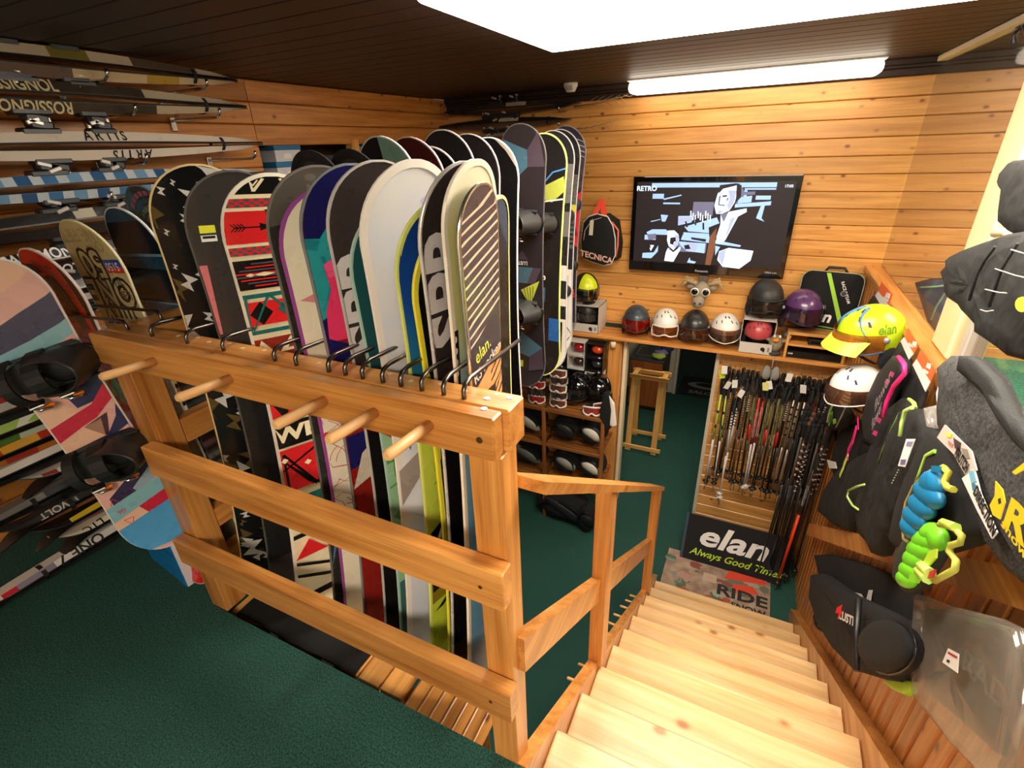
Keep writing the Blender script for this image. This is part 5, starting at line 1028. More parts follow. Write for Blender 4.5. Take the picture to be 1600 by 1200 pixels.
# small plush bird figure
t = thing('plush_bird', 'small grey plush figure with an orange beak beside the red helmet box', 'plush toy', (P(1213, 530, y=4.48).x, 4.48, ZS))
mb = MB(); mb.ball((0, 0, .10), (.055, .05, .075), 14, 9); mb.build('body', FUR, t)
mb = MB(); mb.ball((0, -.01, .02), (.06, .055, .022), 14, 6); mb.build('base', plain('3a3834', .8), t)
mb = MB(); mb.ball((-.005, -.045, .145), (.028, .03, .02), 10, 7); mb.build('beak', plain('d8902a', .7), t)
for sx in (-1, 1):
    mb = MB(); mb.tube([(sx * .04, 0, .12), (sx * .085, -.02, .15), (sx * .10, -.03, .19)], [.02, .016, .008], 8); mb.build('wing', FUR2, t)
    mb = MB(); mb.ball((sx * .02, -.04, .175), (.012, .01, .014), 8, 6); mb.build('eye', WHITE, t)
mb = MB(); mb.tube([(.055, -.02, .17), (.075, -.03, .215)], .022, 10); mb.build('cup', plain('55504a', .6), t)
# felt slippers hanging from the shelf edge
t = thing('hanging_mittens', 'two grey felt drop-shaped pendants hanging from the shelf edge above the poles', 'ornament', (P(1209, 560, y=4.39).x, 4.40, ZS - .04))
mb = MB(); mb.tube([(0, .015, .05), (0, -.005, .0), (0, -.015, -.05)], .004, 6); mb.build('cord', plain('a8a498', .7), t)
for sx in (-1, 1):
    mb = MB(); mb.ball((sx * .035, -.02, -.095), (.036, .03, .065), 12, 9, lambda q: Vector((q.x * (1 - q.z * 4), q.y * (1 - q.z * 4), q.z))); mb.build('felt_drop', plain('8c8a84', .9, bump=.4), t)
# ================================================================== ski poles
PX0, PX1 = -.16, .79
g = thing('wire_grid', 'wire display grid on the pine wall behind the ski poles', 'grid', (.3, 4.555, -.2))
mb = MB()
for k in range(20): mb.tube([(-.13 + .048 * k, 4.558, -.15), (-.13 + .048 * k, 4.558, -1.05)], .002, 4)
for k in range(14): mb.tube([(-.14, 4.553, -.17 - .065 * k), (.79, 4.553, -.17 - .065 * k)], .002, 4)
w_ = mb.build('grid_wires', plain('c9b9a0', .3, .7), g, world=True); w_['kind'] = 'stuff'
mb = MB()
for k in range(22): mb.tube([(-.10 + .04 * k, 4.555, -.24 - .02 * (k % 3)), (-.10 + .04 * k, 4.37, -.235 - .02 * (k % 3)), (-.10 + .04 * k, 4.36, -.215 - .02 * (k % 3))], .003, 5)
w_ = mb.build('grid_hooks', CHROME, g, world=True); w_['kind'] = 'stuff'
def pole_proto(label, upper, lower, bands, grip, basket, L=1.22, ring=None, group='ski poles'):
    """origin at the top of the grip, pole hanging down"""
    t = thing('ski_pole', label, 'ski pole', (0, 0, 0), None, group)
    mb = MB(); mb.tube([(0, 0, .0), (0, 0, -.012), (0, .002, -.04), (0, .004, -.075), (0, .002, -.11), (0, 0, -.135)], [.012, .018, .0155, .017, .0145, .013], 10)
    mb.tube([(0, -.004, -.012), (0, -.024, -.02)], [.012, .008], 6); mb.build('grip', grip, t)
    mb = MB(); pts = [(.004 * math.sin(k), -.016 - .035 * math.sin(k / 12 * math.pi) - .01, -.02 - .15 * math.sin(k / 12 * math.pi / 1.0 * .5) if k < 7 else -.02 - .15 * math.sin((12 - k) / 12 * math.pi * .5 + .3)) for k in range(13)]
    mb.strap(pts, (1, 0, 0), .018, .002); mb.build('wrist_strap', plain('161616', .8), t)
    mb = MB(); mb.tube([(0, 0, -.13), (0, 0, -.62)], .0085, 8); mb.build('upper_shaft', upper, t)
    mb = MB(); mb.tube([(0, 0, -.62), (0, 0, -L + .10)], [.0085, .0065], 8); mb.build('lower_shaft', lower, t)
    if bands:
        mb = MB()
        for z, h, kind in bands:
            if kind == 'r': mb.tube([(0, 0, z), (0, 0, z - h)], .0092, 8)
            else:
                for q in range(4): mb.tube([(.009 * math.cos(q * 1.6 + j), .009 * math.sin(q * 1.6 + j), z - h * j / 5) for j in range(6)], .0016, 4)
        b = mb.build('print', ring or WHITE, t); b['kind'] = 'stuff'
    mb = MB(); mb.lathe([(.007, .0), (.014, -.01), (.026, -.016), (.027, -.021), (.012, -.024), (.006, -.05)], 10, (0, 0, -L + .13))
    for k in range(5): mb.obox((.024 * math.cos(k * 1.256), .024 * math.sin(k * 1.256), -L + .111), (.016, .010, .005), rotz(k * 1.256))
    mb.build('basket', basket, t)
    mb = MB(); mb.tube([(0, 0, -L + .09), (0, 0, -L + .02), (0, 0, -L)], [.006, .005, .001], 6); mb.build('tip', CHROME, t)
    return t
BKP = plain('191817', .35, coat=.3); REDP = plain('d3202a', .35); WHP = plain('dad6d0', .35); BRZ = plain('7a5838', .3, .6); DKG = plain('3c4030', .4); SILV = plain('a8a4a0', .3, .5)
rz = [(-.15 - .022 * k, .009, 'r') for k in range(9)]; zz = [(-.15, .22, 'z'), (-.40, .2, 'z')]
KINDS = {
 'zig': ('dark olive ski pole with pale green zigzag print', DKG, BKP, zz, BLACK, BLACK, plain('b8cc8a', .4), 'olive zigzag ski poles'),
 'ring': ('black ski pole with white rings under the grip', BKP, BKP, rz, BLACK, BLACK, WHP, 'black ski poles with white rings'),
 'red': ('white ski pole with bright red upper shaft', REDP, WHP, [(-.25, .30, 'z')], BLACK, WHP, WHP, 'red topped white ski poles'),
 'white': ('white ski pole with black bands and white basket', WHP, WHP, [(-.16 - .03 * k, .012, 'r') for k in range(6)], BLACK, WHP, BKP, 'white ski poles'),
 'bronze': ('bronze ski pole with pale rings', BRZ, BRZ, [(-.15 - .025 * k, .004, 'r') for k in range(18)], BLACK, BLACK, plain('d8c4a0', .4), 'bronze ski poles'),
 'lime': ('short white ski pole with lime green top', plain('b8d84a', .4), WHP, [(-.30, .03, 'r'), (-.45, .04, 'r')], BLACK, BLACK, BKP, 'lime topped ski poles'),
 'silver': ('silver ski pole with black bands', SILV, SILV, [(-.2 - .07 * k, .02, 'r') for k in range(5)], BLACK, BLACK, BKP, 'silver ski poles'),
 'dark': ('plain black ski pole in the back row', BKP, BKP, None, BLACK, BLACK, None, 'plain black ski poles'),
 'redzig': ('black ski pole with zigzag print and red sleeve', DKG, BKP, [(-.15, .25, 'z')], BLACK, BLACK, plain('b8cc8a', .4), 'black ski poles with red print'),
}
PROTO = {}; HUNG = []; ORD = 'first second third fourth fifth sixth seventh eighth ninth tenth eleventh twelfth thirteenth fourteenth fifteenth'.split()
def number(items, fmt):
    for k, (x, o) in enumerate(sorted(items, key=lambda q: q[0])): o['label'] = fmt % (o['label'], ORD[k])
seq_back = ['lime', 'dark', 'bronze', 'dark', 'ring', 'dark', 'zig', 'dark', 'dark', 'zig', 'dark', 'silver', 'dark', 'ring', 'dark', 'dark', 'zig', 'dark', 'ring', 'dark', 'dark', 'dark']
seq_front = ['lime', 'lime', 'bronze', 'white', 'white', 'bronze', 'ring', 'redzig', 'red', 'red', 'zig', 'redzig', 'zig', 'redzig', 'ring', 'silver', 'silver', 'silver', 'ring', 'red', 'ring', 'ring']
def hang(kind, x, y, z, a, tilt=0, L=1.22):
    if kind not in PROTO:
        k = KINDS[kind]; o = pole_proto(k[0], k[1], k[2], k[3], k[4], k[5], ring=k[6], group=k[7]); PROTO[kind] = o
        if kind == 'redzig': 
            mb = MB(); mb.tube([(0, 0, -.45), (0, 0, -.62)], .0094, 8); mb.build('red_sleeve', REDP, o)
    else: o = copy(PROTO[kind])
    place(o, (x, y, z), Matrix.Rotation(tilt, 3, 'Y') @ rotz(a)); HUNG.append((kind, x, o))
    return o
for k, kd in enumerate(seq_back): hang(kd, -.105 + .0395 * k, 4.50, -.255 - .03 * R.random() - (.10 if kd == 'lime' else 0), R.uniform(-.5, .5), R.uniform(-.02, .02))
for k, kd in enumerate(seq_front): hang(kd, -.095 + .0385 * k, 4.40, -.29 - .05 * R.random() - (.18 if kd in ('white',) else .05 if kd == 'lime' else 0), R.uniform(-.6, .6), R.uniform(-.025, .025))
for kd in PROTO: number([(x, o) for q, x, o in HUNG if q == kd], '%s, %s of its kind from the left')
# tags on the poles
for k, (px, py, cc) in enumerate(((1128, 585, 'c8dc3a'), (1137, 602, 'eae6de'), (1148, 600, 'e6e2da'), (1158, 615, 'e2ded6'), (1202, 602, 'ece8e0'), (1196, 604, 'dfe08a'), (1233, 590, 'eeeae2'), (1255, 608, 'e6e2da'), (1132, 578, 'e9e5dd'))):
    p = P(px, py, y=4.335 - .006 * k); mb = MB(); mb.obox((0, 0, 0), (.045, .002, .075), Matrix.Rotation(R.uniform(-.35, .35), 3, 'Y') @ rotz(R.uniform(-.4, .4))); mb.tube([(0, .001, .035), (.004, .02, .06)], .001, 4)
    o = mb.build('price_tag', plain(cc, .6)); o.location = p; tag(o, '%s paper price tag hanging among the ski pole grips, %s from the left' % (('lime', 'white', 'white', 'white', 'white', 'pale yellow', 'white', 'white', 'white')[k], ('first', 'third', 'fourth', 'fifth', 'seventh', 'sixth', 'eighth', 'ninth', 'second')[k]), 'tag', 'price tags on the ski poles')
# long poles standing on the floor at the right end
LK = [('black', BKP, BKP, None), ('grey', plain('77736e', .4, .3), BKP, None), ('brown', plain('6a4428', .4, .4), BKP, [(-.2 - .06 * k, .02, 'r') for k in range(6)]), ('dark grey printed', plain('2e2c2b', .35), BKP, [(-.25 - .05 * k, .012, 'r') for k in range(9)])]
LPR = [pole_proto('long %s pole of the bundle at the wall corner' % nm, a, b, bd, plain('6a4a30' if nm == 'brown' else '1d1b1a', .8), BLACK, L=1.70, ring=WHP, group='long %s poles at the corner' % nm) for nm, a, b, bd in LK]
LONG = {}
for k in range(26):
    px = P(1228 + (k % 8) * 8, 880, y=4.0 + .09 * (k // 8)).x; o = LPR[k % 4] if k < 4 else copy(LPR[k % 4])
    place(o, (min(.765, .52 + .031 * (k % 8) + .02 * (k // 8)), 4.02 + .10 * (k // 8) + .01 * (k % 3), ZL + 1.70), Matrix.Rotation(R.uniform(-.02, .03), 3, 'Y') @ rotz(R.uniform(-.6, .6))); LONG.setdefault(k % 4, []).append((o.location.x, o))
for q in LONG.values(): number(q, '%s, %s from the left')
o = pole_proto('orange-red long pole standing in front of the dark bundle', plain('3a3634', .4), plain('e8431c', .35, coat=.2), [(-.3, .2, 'z')], plain('1d1b1a', .8), BLACK, L=1.5, ring=WHP, group='long red poles')
place(o, (.675, 3.90, ZL + 1.5), Matrix.Rotation(.03, 3, 'Y')); mb = MB(); mb.tube([(0, 0, -.60), (0, 0, -1.30)], .012, 10); mb.build('red_sleeve', plain('e8431c', .35, coat=.2), o)
# banner board on the floor
u = (P(1215, 855, y=4.3) - P(1077, 815, y=4.3)); u = Vector((1, .0, 0)); v = Vector((0, .34, .94)).normalized()
t = thing('banner_mat', 'black rubber mat with white and lime lettering leaning below the ski poles', 'mat', (.235, 3.975, ZL + .006), basis(u, v, u.cross(v)))
mb = MB(); mb.box(-.445, .445, 0, .47, -.006, 0, .002); mb.build('sheet', plain('121213', .8, bump=.3, bscale=600), t)
mb = MB(); mb.box(-.455, -.43, 0, .47, -.010, .001, .002); mb.build('edge_strip', plain('3a4a5a', .6), t)
flat('lettering', [(plain('efeeea', .6), [[(a * 1.25 - .02, b + .28) for a, b in p] for p in text_polys('elan', .30, .025, .25)]), (plain('b8dc3a', .6), [[(a + .03, b + .10) for a, b in p] for p in text_polys('Always Good Times', .098, .012, .35)])], t, (0, 0, .001), (1, 0, 0), (0, 1, 0), world=False)
# printed floor mat at the foot of the stairs
a0, a1, a2, a3 = P(1047, 853, z=ZL + .006), P(1203, 912, z=ZL + .006), P(1201, 967, z=ZL + .006), P(1020, 905, z=ZL + .006)
t = thing('floor_mat', 'worn printed floor mat in red, green and grey at the stair foot', 'mat', (.14, 3.7, ZL + .001))
mb = MB(); mb.box(-.335, .595, 3.40, 4.06, ZL + .001, ZL + .008, .002); mb.build('sheet', mottled('8a6a5a', 'b09a80', 9, .85, .3, .002, name='mat_print', detail=6), t, world=True)
blot = []
for k in range(46):
    x, y, r_ = R.uniform(-.30, .56), R.uniform(3.45, 4.02), R.uniform(.02, .07); cc = ('8a4a40', '5a6a50', 'b08a78', 'a8543e', '6d6a5a', '9aa088')[k % 6]
    blot.append((col(cc, .85), [[(x + r_ * (1 + .4 * R.uniform(-1, 1)) * math.cos(i * .7), y + r_ * .7 * (1 + .4 * R.uniform(-1, 1)) * math.sin(i * .7)) for i in range(9)]]))
blot.append((col('d8452a', .85), [[(.20, 3.86), (.55, 3.92), (.57, 4.0), (.25, 4.0)]] + [[(.30, 3.72), (.50, 3.78), (.45, 3.86), (.28, 3.82)]]))
blot.append((col('b8a890', .85), [[(.02, 3.76), (.14, 3.76), (.14, 3.86), (.02, 3.86)]])); blot.append((col('2a2624', .85), [[(a * 1.2 + .36, b + 3.70) for a, b in p] for p in text_polys('RIDE', .17, .03)] + [[(a + .42, b + 3.57) for a, b in p] for p in text_polys('SNOW', .09, .03)])); blot.append((col('c89a84', .85), ell(.08, 3.81, .03, .03, 10)))
o = flat('print', blot, t, (0, 0, ZL + .0078), (1, 0, 0), (0, 1, 0), h=.0002)
# ================================================================== goggle corner on the left of the doorway
zt = -.77
sr = thing('display_shelf', 'narrow wooden display rack with goggles on top left of the doorway', 'rack', (-1.4, 4.2, ZL)); RKD = wood(0, 'a86a30', '7a4416', rough=.45, knots=False); RKZ = wood(2, 'a86a30', '7a4416', rough=.45, knots=False)
def rp(nm, x0, x1, y0, y1, z0, z1, m): mb = MB(); mb.box(x0, x1, y0, y1, z0, z1, .003); mb.build(nm, m, sr, world=True)
for x in (-2.28, -1.69, -1.075):
    for y in (4.0, 4.52): rp('post', x - .018, x + .018, y, y + .03, ZL, zt - .0, RKZ)
for z in (zt, -1.18, -1.60):
    for xa, xb in ((-2.26, -1.71), (-1.672, -1.093)):
        rp('front_rail', xa, xb, 4.0, 4.022, z - .035, z, RKD)
        for k in range(5): rp('slat', xa, xb, 4.05 + .095 * k, 4.12 + .095 * k, z - .022, z - .008, RKD)
        for x in (xa, xb - .02): rp('side_rail', x, x + .02, 4.03, 4.52, z - .035, z - .023, RKD)
# goggle boxes
rp2 = thing('wall_shelf', 'pine wall shelf under the goggle boxes', 'shelf', (-1.6, 4.45, -.62))
mb = MB(); mb.box(-2.3, -1.19, 4.30, 4.575, -.63, -.605, .003); mb.build('board', WX, rp2, world=True)
nb = 0
for r_ in range(3):
    for c_, x in enumerate((-1.285, -1.475, -1.675, -1.875)):
        z = -.604 + .152 * r_; wht = (r_, c_) in ((0, 0), (1, 1), (2, 1), (2, 3)); lens = ('c8401c', 'a01820', '2a2a2c', '3a2c24')[(r_ * 2 + c_) % 4]
        t = thing('goggle_box', '%s goggle box with %s lens, %s row, %s from the right' % ('white' if wht else 'black', {'c8401c': 'an orange', 'a01820': 'a red', '2a2a2c': 'a black', '3a2c24': 'a brown'}[lens], ('bottom', 'middle', 'top')[r_], ('first', 'second', 'third', 'fourth')[c_]), 'box', (x, 4.34, z), None, 'goggle boxes on the wall shelf')
        bw, bh = .18, .146; CB = plain('d0cac2', .5) if wht else plain('161515', .4)
        for nm, b in (('top_panel', (-bw / 2, bw / 2, 0, .12, bh - .006, bh)), ('base', (-bw / 2, bw / 2, 0, .12, 0, .02)), ('side_panel', (-bw / 2, -bw / 2 + .014, 0, .12, .02, bh - .006)), ('side_panel', (bw / 2 - .006, bw / 2, 0, .12, .02, bh - .006)), ('back_panel', (-bw / 2, bw / 2, .115, .12, .02, bh - .006))):
            mb = MB(); mb.box(*b); mb.build(nm, CB, t)
        mb = MB(); mb.ball((.02, .05, .075), (.062, .045, .045), 14, 8); mb.build('goggle', plain(lens, .12, coat=.6), t)
        mb = MB(); mb.box(bw * .25, bw * .36, -.001, 0, .004, .016); mb.build('sticker', WHITE, t)
def goggle(label, x, y, z, rz, frame, lens, tilt=0, s=1.0, group='goggles on the display rack'):
    t = thing('ski_goggles', label, 'goggles', (x, y, z), rotz(rz) @ Matrix.Rotation(tilt, 3, 'X'), group)
    def gf(u, v, k=1.0):
        a = (u - .5) * 2.1; nose = .028 * math.exp(-((u - .5) / .10) ** 2) if v > .5 else 0
        return (s * .095 * math.sin(a) * k, s * (-.085 * math.cos(a) + .05), s * ((.5 - v) * .085 * k * (1 - .35 * abs(u - .5) ** 2 * 4) + .045 + nose))
    mb = MB(); mb.grid(gf, 18, 5); mb.build('lens', plain(lens, .1, coat=.8), t)
    mb = MB(); mb.tube([gf(k / 18, 0, 1.04) for k in range(19)] + [gf(1 - k / 18, 1, 1.04) for k in range(19)], .009 * s, 6, closed=True); mb.build('frame', frame, t)
    mb = MB(); mb.strap([(s * .092 * math.cos(a), s * (.02 + .075 * math.sin(a)), s * .045) for a in [k / 12 * math.pi for k in range(13)]], (0, 0, 1), .035 * s, .003); mb.build('strap', plain('1c1b1b', .8), t)
    return t
WG = plain('e4ded6', .3); SG = plain('a8a4a0', .25, .5)
for k in range(5): goggle('%s framed goggles in the tall stack, %s from the bottom' % (('white', 'silver')[k % 2], ('first', 'second', 'third', 'fourth', 'fifth')[k]), -1.57 + .01 * (k % 2), 4.09, zt + .002 + .082 * k, .15 * (k % 2), (WG, SG)[k % 2], ('6a3a2c', '3a2a26')[k % 2])
for k in range(4): goggle('%s framed goggles in the left stack, %s from the bottom' % (('white', 'black')[k % 2], ('first', 'second', 'third', 'fourth')[k]), -1.80, 4.09, zt + .002 + .082 * k, .1, (WG, BLACK)[k % 2], ('a02420', '3a2a26')[k % 2])
goggle('white goggles with red lens lying before the shiny helmets', -1.20, 4.06, zt + .002, .2, plain('f0ece6', .3), 'a03a30', s=1.05)
goggle('white and red goggles at the right end of the rack top', -1.15, 4.20, zt + .002, .9, plain('e8e0dc', .3), 'b02c34')
helmet('shiny black helmet on the display rack with a yellow reflection', (-1.22, 4.30, zt), .3, GLOSSB, vents=False, s=1.25, group='black helmets on the display rack')
helmet('black helmet behind the goggle stack on the display rack', (-1.42, 4.28, zt), .1, GLOSSB, plain('151516', .1, coat=.8), BLACK, vents=True, s=1.2, group='black helmets on the display rack')
# protectors in the rack
def protector(label, x, y, z, w_, d, h, pad, pan, spots=True):
    t = thing('body_protector', label, 'protector', (x, y, z), None, 'body protectors in the display rack')
    mb = MB(); mb.ball((0, 0, h * .5), (w_ / 2, d / 2, h / 2), 18, 10, lambda q: Vector((q.x, q.y, q.z * (1 - .25 * abs(q.x) / (w_ / 2))))); mb.build('padding', CLOTH, t)
    mb = MB(); mb.ball((0, 0, 0), (w_ * .40, .045, h * .27), 18, 8); mb.build('shell_plate', pad, t, M=Matrix.Translation((w_ * .08, -d * .40, h * .60)) @ Matrix.Rotation(.45, 4, 'Y') @ Matrix.Rotation(.5, 4, 'X'))
    mb = MB(); mb.strap([(w_ * .40 * math.cos(a), -d * .46, h * .5 + h * .40 * math.sin(a)) for a in [k / 10 * math.pi for k in range(11)]], (0, 1, 0), .04, .01); mb.build('belt', BLACK, t)
    if spots:
        for k in range(6):
            mb = MB(); mb.obox((w_ * (-.18 + .10 * k), -d * .40 - .045, h * (.52 - .045 * k)), (.018, .010, .010), Matrix.Rotation(.45, 3, 'Y')); mb.build('rivet', BLACK, t)
    return t
PWH = plain('ddd6c8', .35)
protector('black body protector with big white plate, right end of the upper rack level', -1.22, 4.22, -1.18, .30, .36, .30, PWH, 0)
protector('black protector with white emblem, left part of the upper rack level', -1.50, 4.22, -1.18, .32, .36, .28, plain('2a2a2a', .4), 0)
protector('black body protector with white plate, middle rack level on the right', -1.22, 4.22, -1.60, .30, .36, .32, PWH, 0)
protector('black protector with silver plate, middle rack level on the left', -1.50, 4.22, -1.60, .32, .36, .30, plain('9a9690', .35), 0)
protector('black protector with a pale plate in the left bay, upper level', -1.97, 4.22, -1.18, .48, .36, .30, plain('b8b2a8', .4), 0)
protector('black protector with grey plate in the left bay, lower level', -1.97, 4.22, -1.60, .48, .36, .30, plain('6a6864', .4), 0)
protector('heap of black protectors lying on the floor under the rack', -1.50, 4.12, ZL, .62, .40, .34, plain('26262a', .4), 0)
protector('black padded bag on the floor at the right foot of the rack', -1.18, 3.98, ZL, .22, .22, .36, plain('1c1c1e', .5), 0, False)
# dark jacket with white lining hanging at the rack corner
t = thing('hanging_vest', 'dark vest with a white edge hanging between rack and door post', 'vest', (-1.05, 4.0, -.6))
mb = MB(); mb.pillow([P(*p, y=4.03) for p in ((944, 614), (952, 612), (956, 640), (955, 668), (946, 674), (938, 665), (938, 640))], (0, -1, 0), .03, .03); mb.build('body', CLOTH, t, world=True)
mb = MB(); mb.pillow([P(*p, y=4.0) for p in ((952, 618), (960, 630), (964, 664), (958, 668), (953, 664), (955, 640))], (0, -1, 0), .012, .004); mb.build('white_panel', plain('e8e2d8', .7), t, world=True)
o = MB(); o.ball((0, 0, .022), .022, 14, 9); o = o.build('rubber_ball', plain('d8487a', .6)); o.location = P(862, 797, z=ZL); tag(o, 'small pink rubber ball on the green lower floor', 'ball')
# ================================================================== beyond the doorway
t = thing('trestle', 'pale wooden folding trestle standing on the green floor in the doorway', 'trestle', (-.97, 5.9, ZL)); TW_ = wood(0, 'f0c070', 'd89a48', rough=.5, knots=False); TWZ = wood(2, 'f0c070', 'd89a48', rough=.5, knots=False); TWY = wood(1, 'f0c070', 'd89a48', rough=.5, knots=False)
for sy, yb_ in ((0, 5.68), (1, 6.08)):
    yt = 5.80 if sy == 0 else 5.98
    for x in (-1.17, -.83):
        mb = MB(); mb.prism([(x - .035, yb_, ZL), (x + .035, yb_, ZL), (x + .035, yt, ZL + 1.08), (x - .035, yt, ZL + 1.08)], (0, .025, 0)); mb.build('leg', TWZ, t, world=True)
    for z, y in ((.05, yb_ - .026), (1.03, yt - .03)):
        mb = MB(); mb.box(-1.23, -.74, y, y + .025, ZL + z, ZL + z + .055, .003); mb.build('rung', TW_, t, world=True)
for x in (-1.20, -.83):
    mb = MB(); mb.box(x, x + .06, 5.80, 6.0, ZL + 1.06, ZL + 1.085, .003); mb.build('top_batten', TWY, t, world=True)
cx0, cx1, cy0, cy1, ch = -1.46, -.985, 6.85, 7.55, .86
t = thing('sink_unit', 'small brown kitchen cabinet with steel sink in the corridor', 'cabinet', (-1.22, 7.2, ZL)); BRW = wood(2, 'b86a34', '98501f', rough=.4, knots=False)
mb = MB(); mb.box(cx0, cx1, cy0, cy1, ZL + .08, ZL + ch - .03); mb.build('carcass', plain('4a3a30', .6), t, world=True)
mb = MB(); mb.box(cx0 + .02, cx1 - .02, cy0 + .04, cy1, ZL, ZL + .08); mb.build('plinth', plain('3a2c24', .7), t, world=True)
mb = MB(); mb.box(cx0 + .005, cx1 - .005, cy0 - .02, cy0, ZL + .09, ZL + ch - .04, .003); d = mb.build('door', BRW, t, world=True)
mb = MB(); mb.tube([(cx0 + .06, cy0 - .022, ZL + .62), (cx0 + .06, cy0 - .045, ZL + .63), (cx0 + .06, cy0 - .045, ZL + .74), (cx0 + .06, cy0 - .022, ZL + .75)], .006, 6); mb.build('handle', CHROME, d, world=True)
mb = MB(); mb.box(cx0 - .01, cx1 + .01, cy0 - .03, cy1, ZL + ch - .03, ZL + ch, .003); mb.build('worktop', plain('4a4c4a', .4), t, world=True)
mb = MB(); mb.box(cx0 + .04, cx1 - .06, cy0 + .08, cy1 - .2, ZL + ch + .0005, ZL + ch + .012, .004); s_ = mb.build('sink', plain('9aa0a0', .25, .9), t, world=True)
mb = MB(); mb.box(cx0 + .07, cx1 - .10, cy0 + .12, cy1 - .26, ZL + ch + .0122, ZL + ch + .0135); mb.build('basin', plain('5a6464', .3, .8), s_, world=True)
for k, (x, y, cc, lb) in enumerate(((cx1 - .07, 7.02, '8a84c4', 'lilac cloth lying on the sink unit'), (cx1 - .08, 6.88, 'b8c85a', 'yellow-green cloth on the front edge of the sink unit'), (cx0 + .2, 7.46, '4a8ab0', 'blue cloth behind the sink basin'), (cx1 - .02, 7.2, '2a3a5a', 'dark blue cloth at the right edge of the sink unit'))):
    mb = MB(); mb.ball((0, 0, .045), (.10, .07, .045), 12, 7, lambda q: Vector((q.x * (1 + .2 * math.sin(q.y * 60)), q.y, q.z * (1 + .3 * math.sin(q.x * 50))))); o = mb.build('cloth', plain(cc, .9)); o.location = (x, y, ZL + ch + .014); tag(o, lb, 'cloth')
mt = thing('door_mat', 'dark mat with grey oval emblem and lettering at the corridor end', 'mat', (-.55, 7.95, ZL))
mb = MB(); mb.box(-.84, .25, 7.60, 8.36, ZL + .001, ZL + .008); mb.build('sheet', plain('1c1f1e', .9), mt, world=True)
flat('emblem', [(plain('8a8c8a', .7), [[(-.42 + a * .30 * k2, 8.05 + b * .13 * k2 + (.03 if k2 < 1 else 0)) for a, b in [(math.cos(i / 20 * 6.283), math.sin(i / 20 * 6.283)) for i in range(20)]] for k2 in (1,)]), (plain('1c1f1e', .9), [[(-.36 + .24 * math.cos(i / 20 * 6.283), 8.08 + .085 * math.sin(i / 20 * 6.283)) for i in range(20)]]), (plain('8a8c8a', .7), ell(-.24, 8.07, .10, .07) + [[(a - .32, b + 7.76) for a, b in p] for p in text_polys('SALOMON', .15, .03, .2)])], mt, (0, 0, ZL + .0085), (1, 0, 0), (0, 1, 0))
# ================================================================== goods hanging along the right wall
def QX(x): return lambda px, py: P(px, py, x=x)
def soft(name, label, cat, x, outline, th=.03, bk=.02, mat=None, group=None, extra=(), kind='body', wob=0):
    """a soft flat thing hanging on the right wall; the outline lies in the plane x"""
    q = QX(x); pts = [q(*p) for p in outline]
    dense = []
    for i, p in enumerate(pts):
        n_ = pts[(i + 1) % len(pts)]; dense += [p, p.lerp(n_, .5)]
    c = sum(pts, Vector()) / len(pts); top = max(p.z for p in pts)
    t = thing(name, label, cat, (x, c.y, top), None, group)
    mb = MB(); mb.pillow(dense, (-1, 0, 0), th * .62, bk * .35, wob=wob * 2.2); mb.build(kind, mat or CLOTH, t, world=True)
    return t
def onx(t, x, pts, r, mat, name, seg=6):
    q = QX(x); mb = MB(); mb.tube([q(*p) for p in pts], r, seg); return mb.build(name, mat, t, world=True)
def patch(t, x, pts, mat, name, th=.003):
    q = QX(x); mb = MB(); mb.prism([q(*p) for p in pts], (-th, 0, 0)); return mb.build(name, mat, t, world=True)
def letters(t, x, s, a, b, size_px, mat, name='lettering', bold=.02, shear=0, up=None):
    """text on the plane x, its line running from a towards b (photo places)"""
    q = QX(x); A, B = q(*a), q(*b); u = (B - A).normalized(); v = Vector((-1, 0, 0)).cross(u)
    if v.z < 0 and up is None: v = -v
    sz = (q(*size_px[0]) - q(*size_px[1])).length; o = (A + B) / 2
    polys = text_polys(s, sz, bold, shear); wd = max(p[0] for t_ in polys for p in t_) - min(p[0] for t_ in polys for p in t_); k = (B - A).length / wd
    mb = MB()
    for p in polys: mb._f([mb.bm.verts.new(o + u * (c * k) + v * d + Vector((-.001, 0, 0))) for c, d in p], 0, False)
    return mb.build(name, mat, t, world=True)
SHELLC = mottled('0e0e0d', '181715', 60, .8, .9, .03, bscale=9, name='fabric'); DENIM = mottled('232323', '4a4846', 130, .9, .9, .03, bscale=8, name='melange', detail=5); DGR = plain('1a1a19', .75, bump=.4)
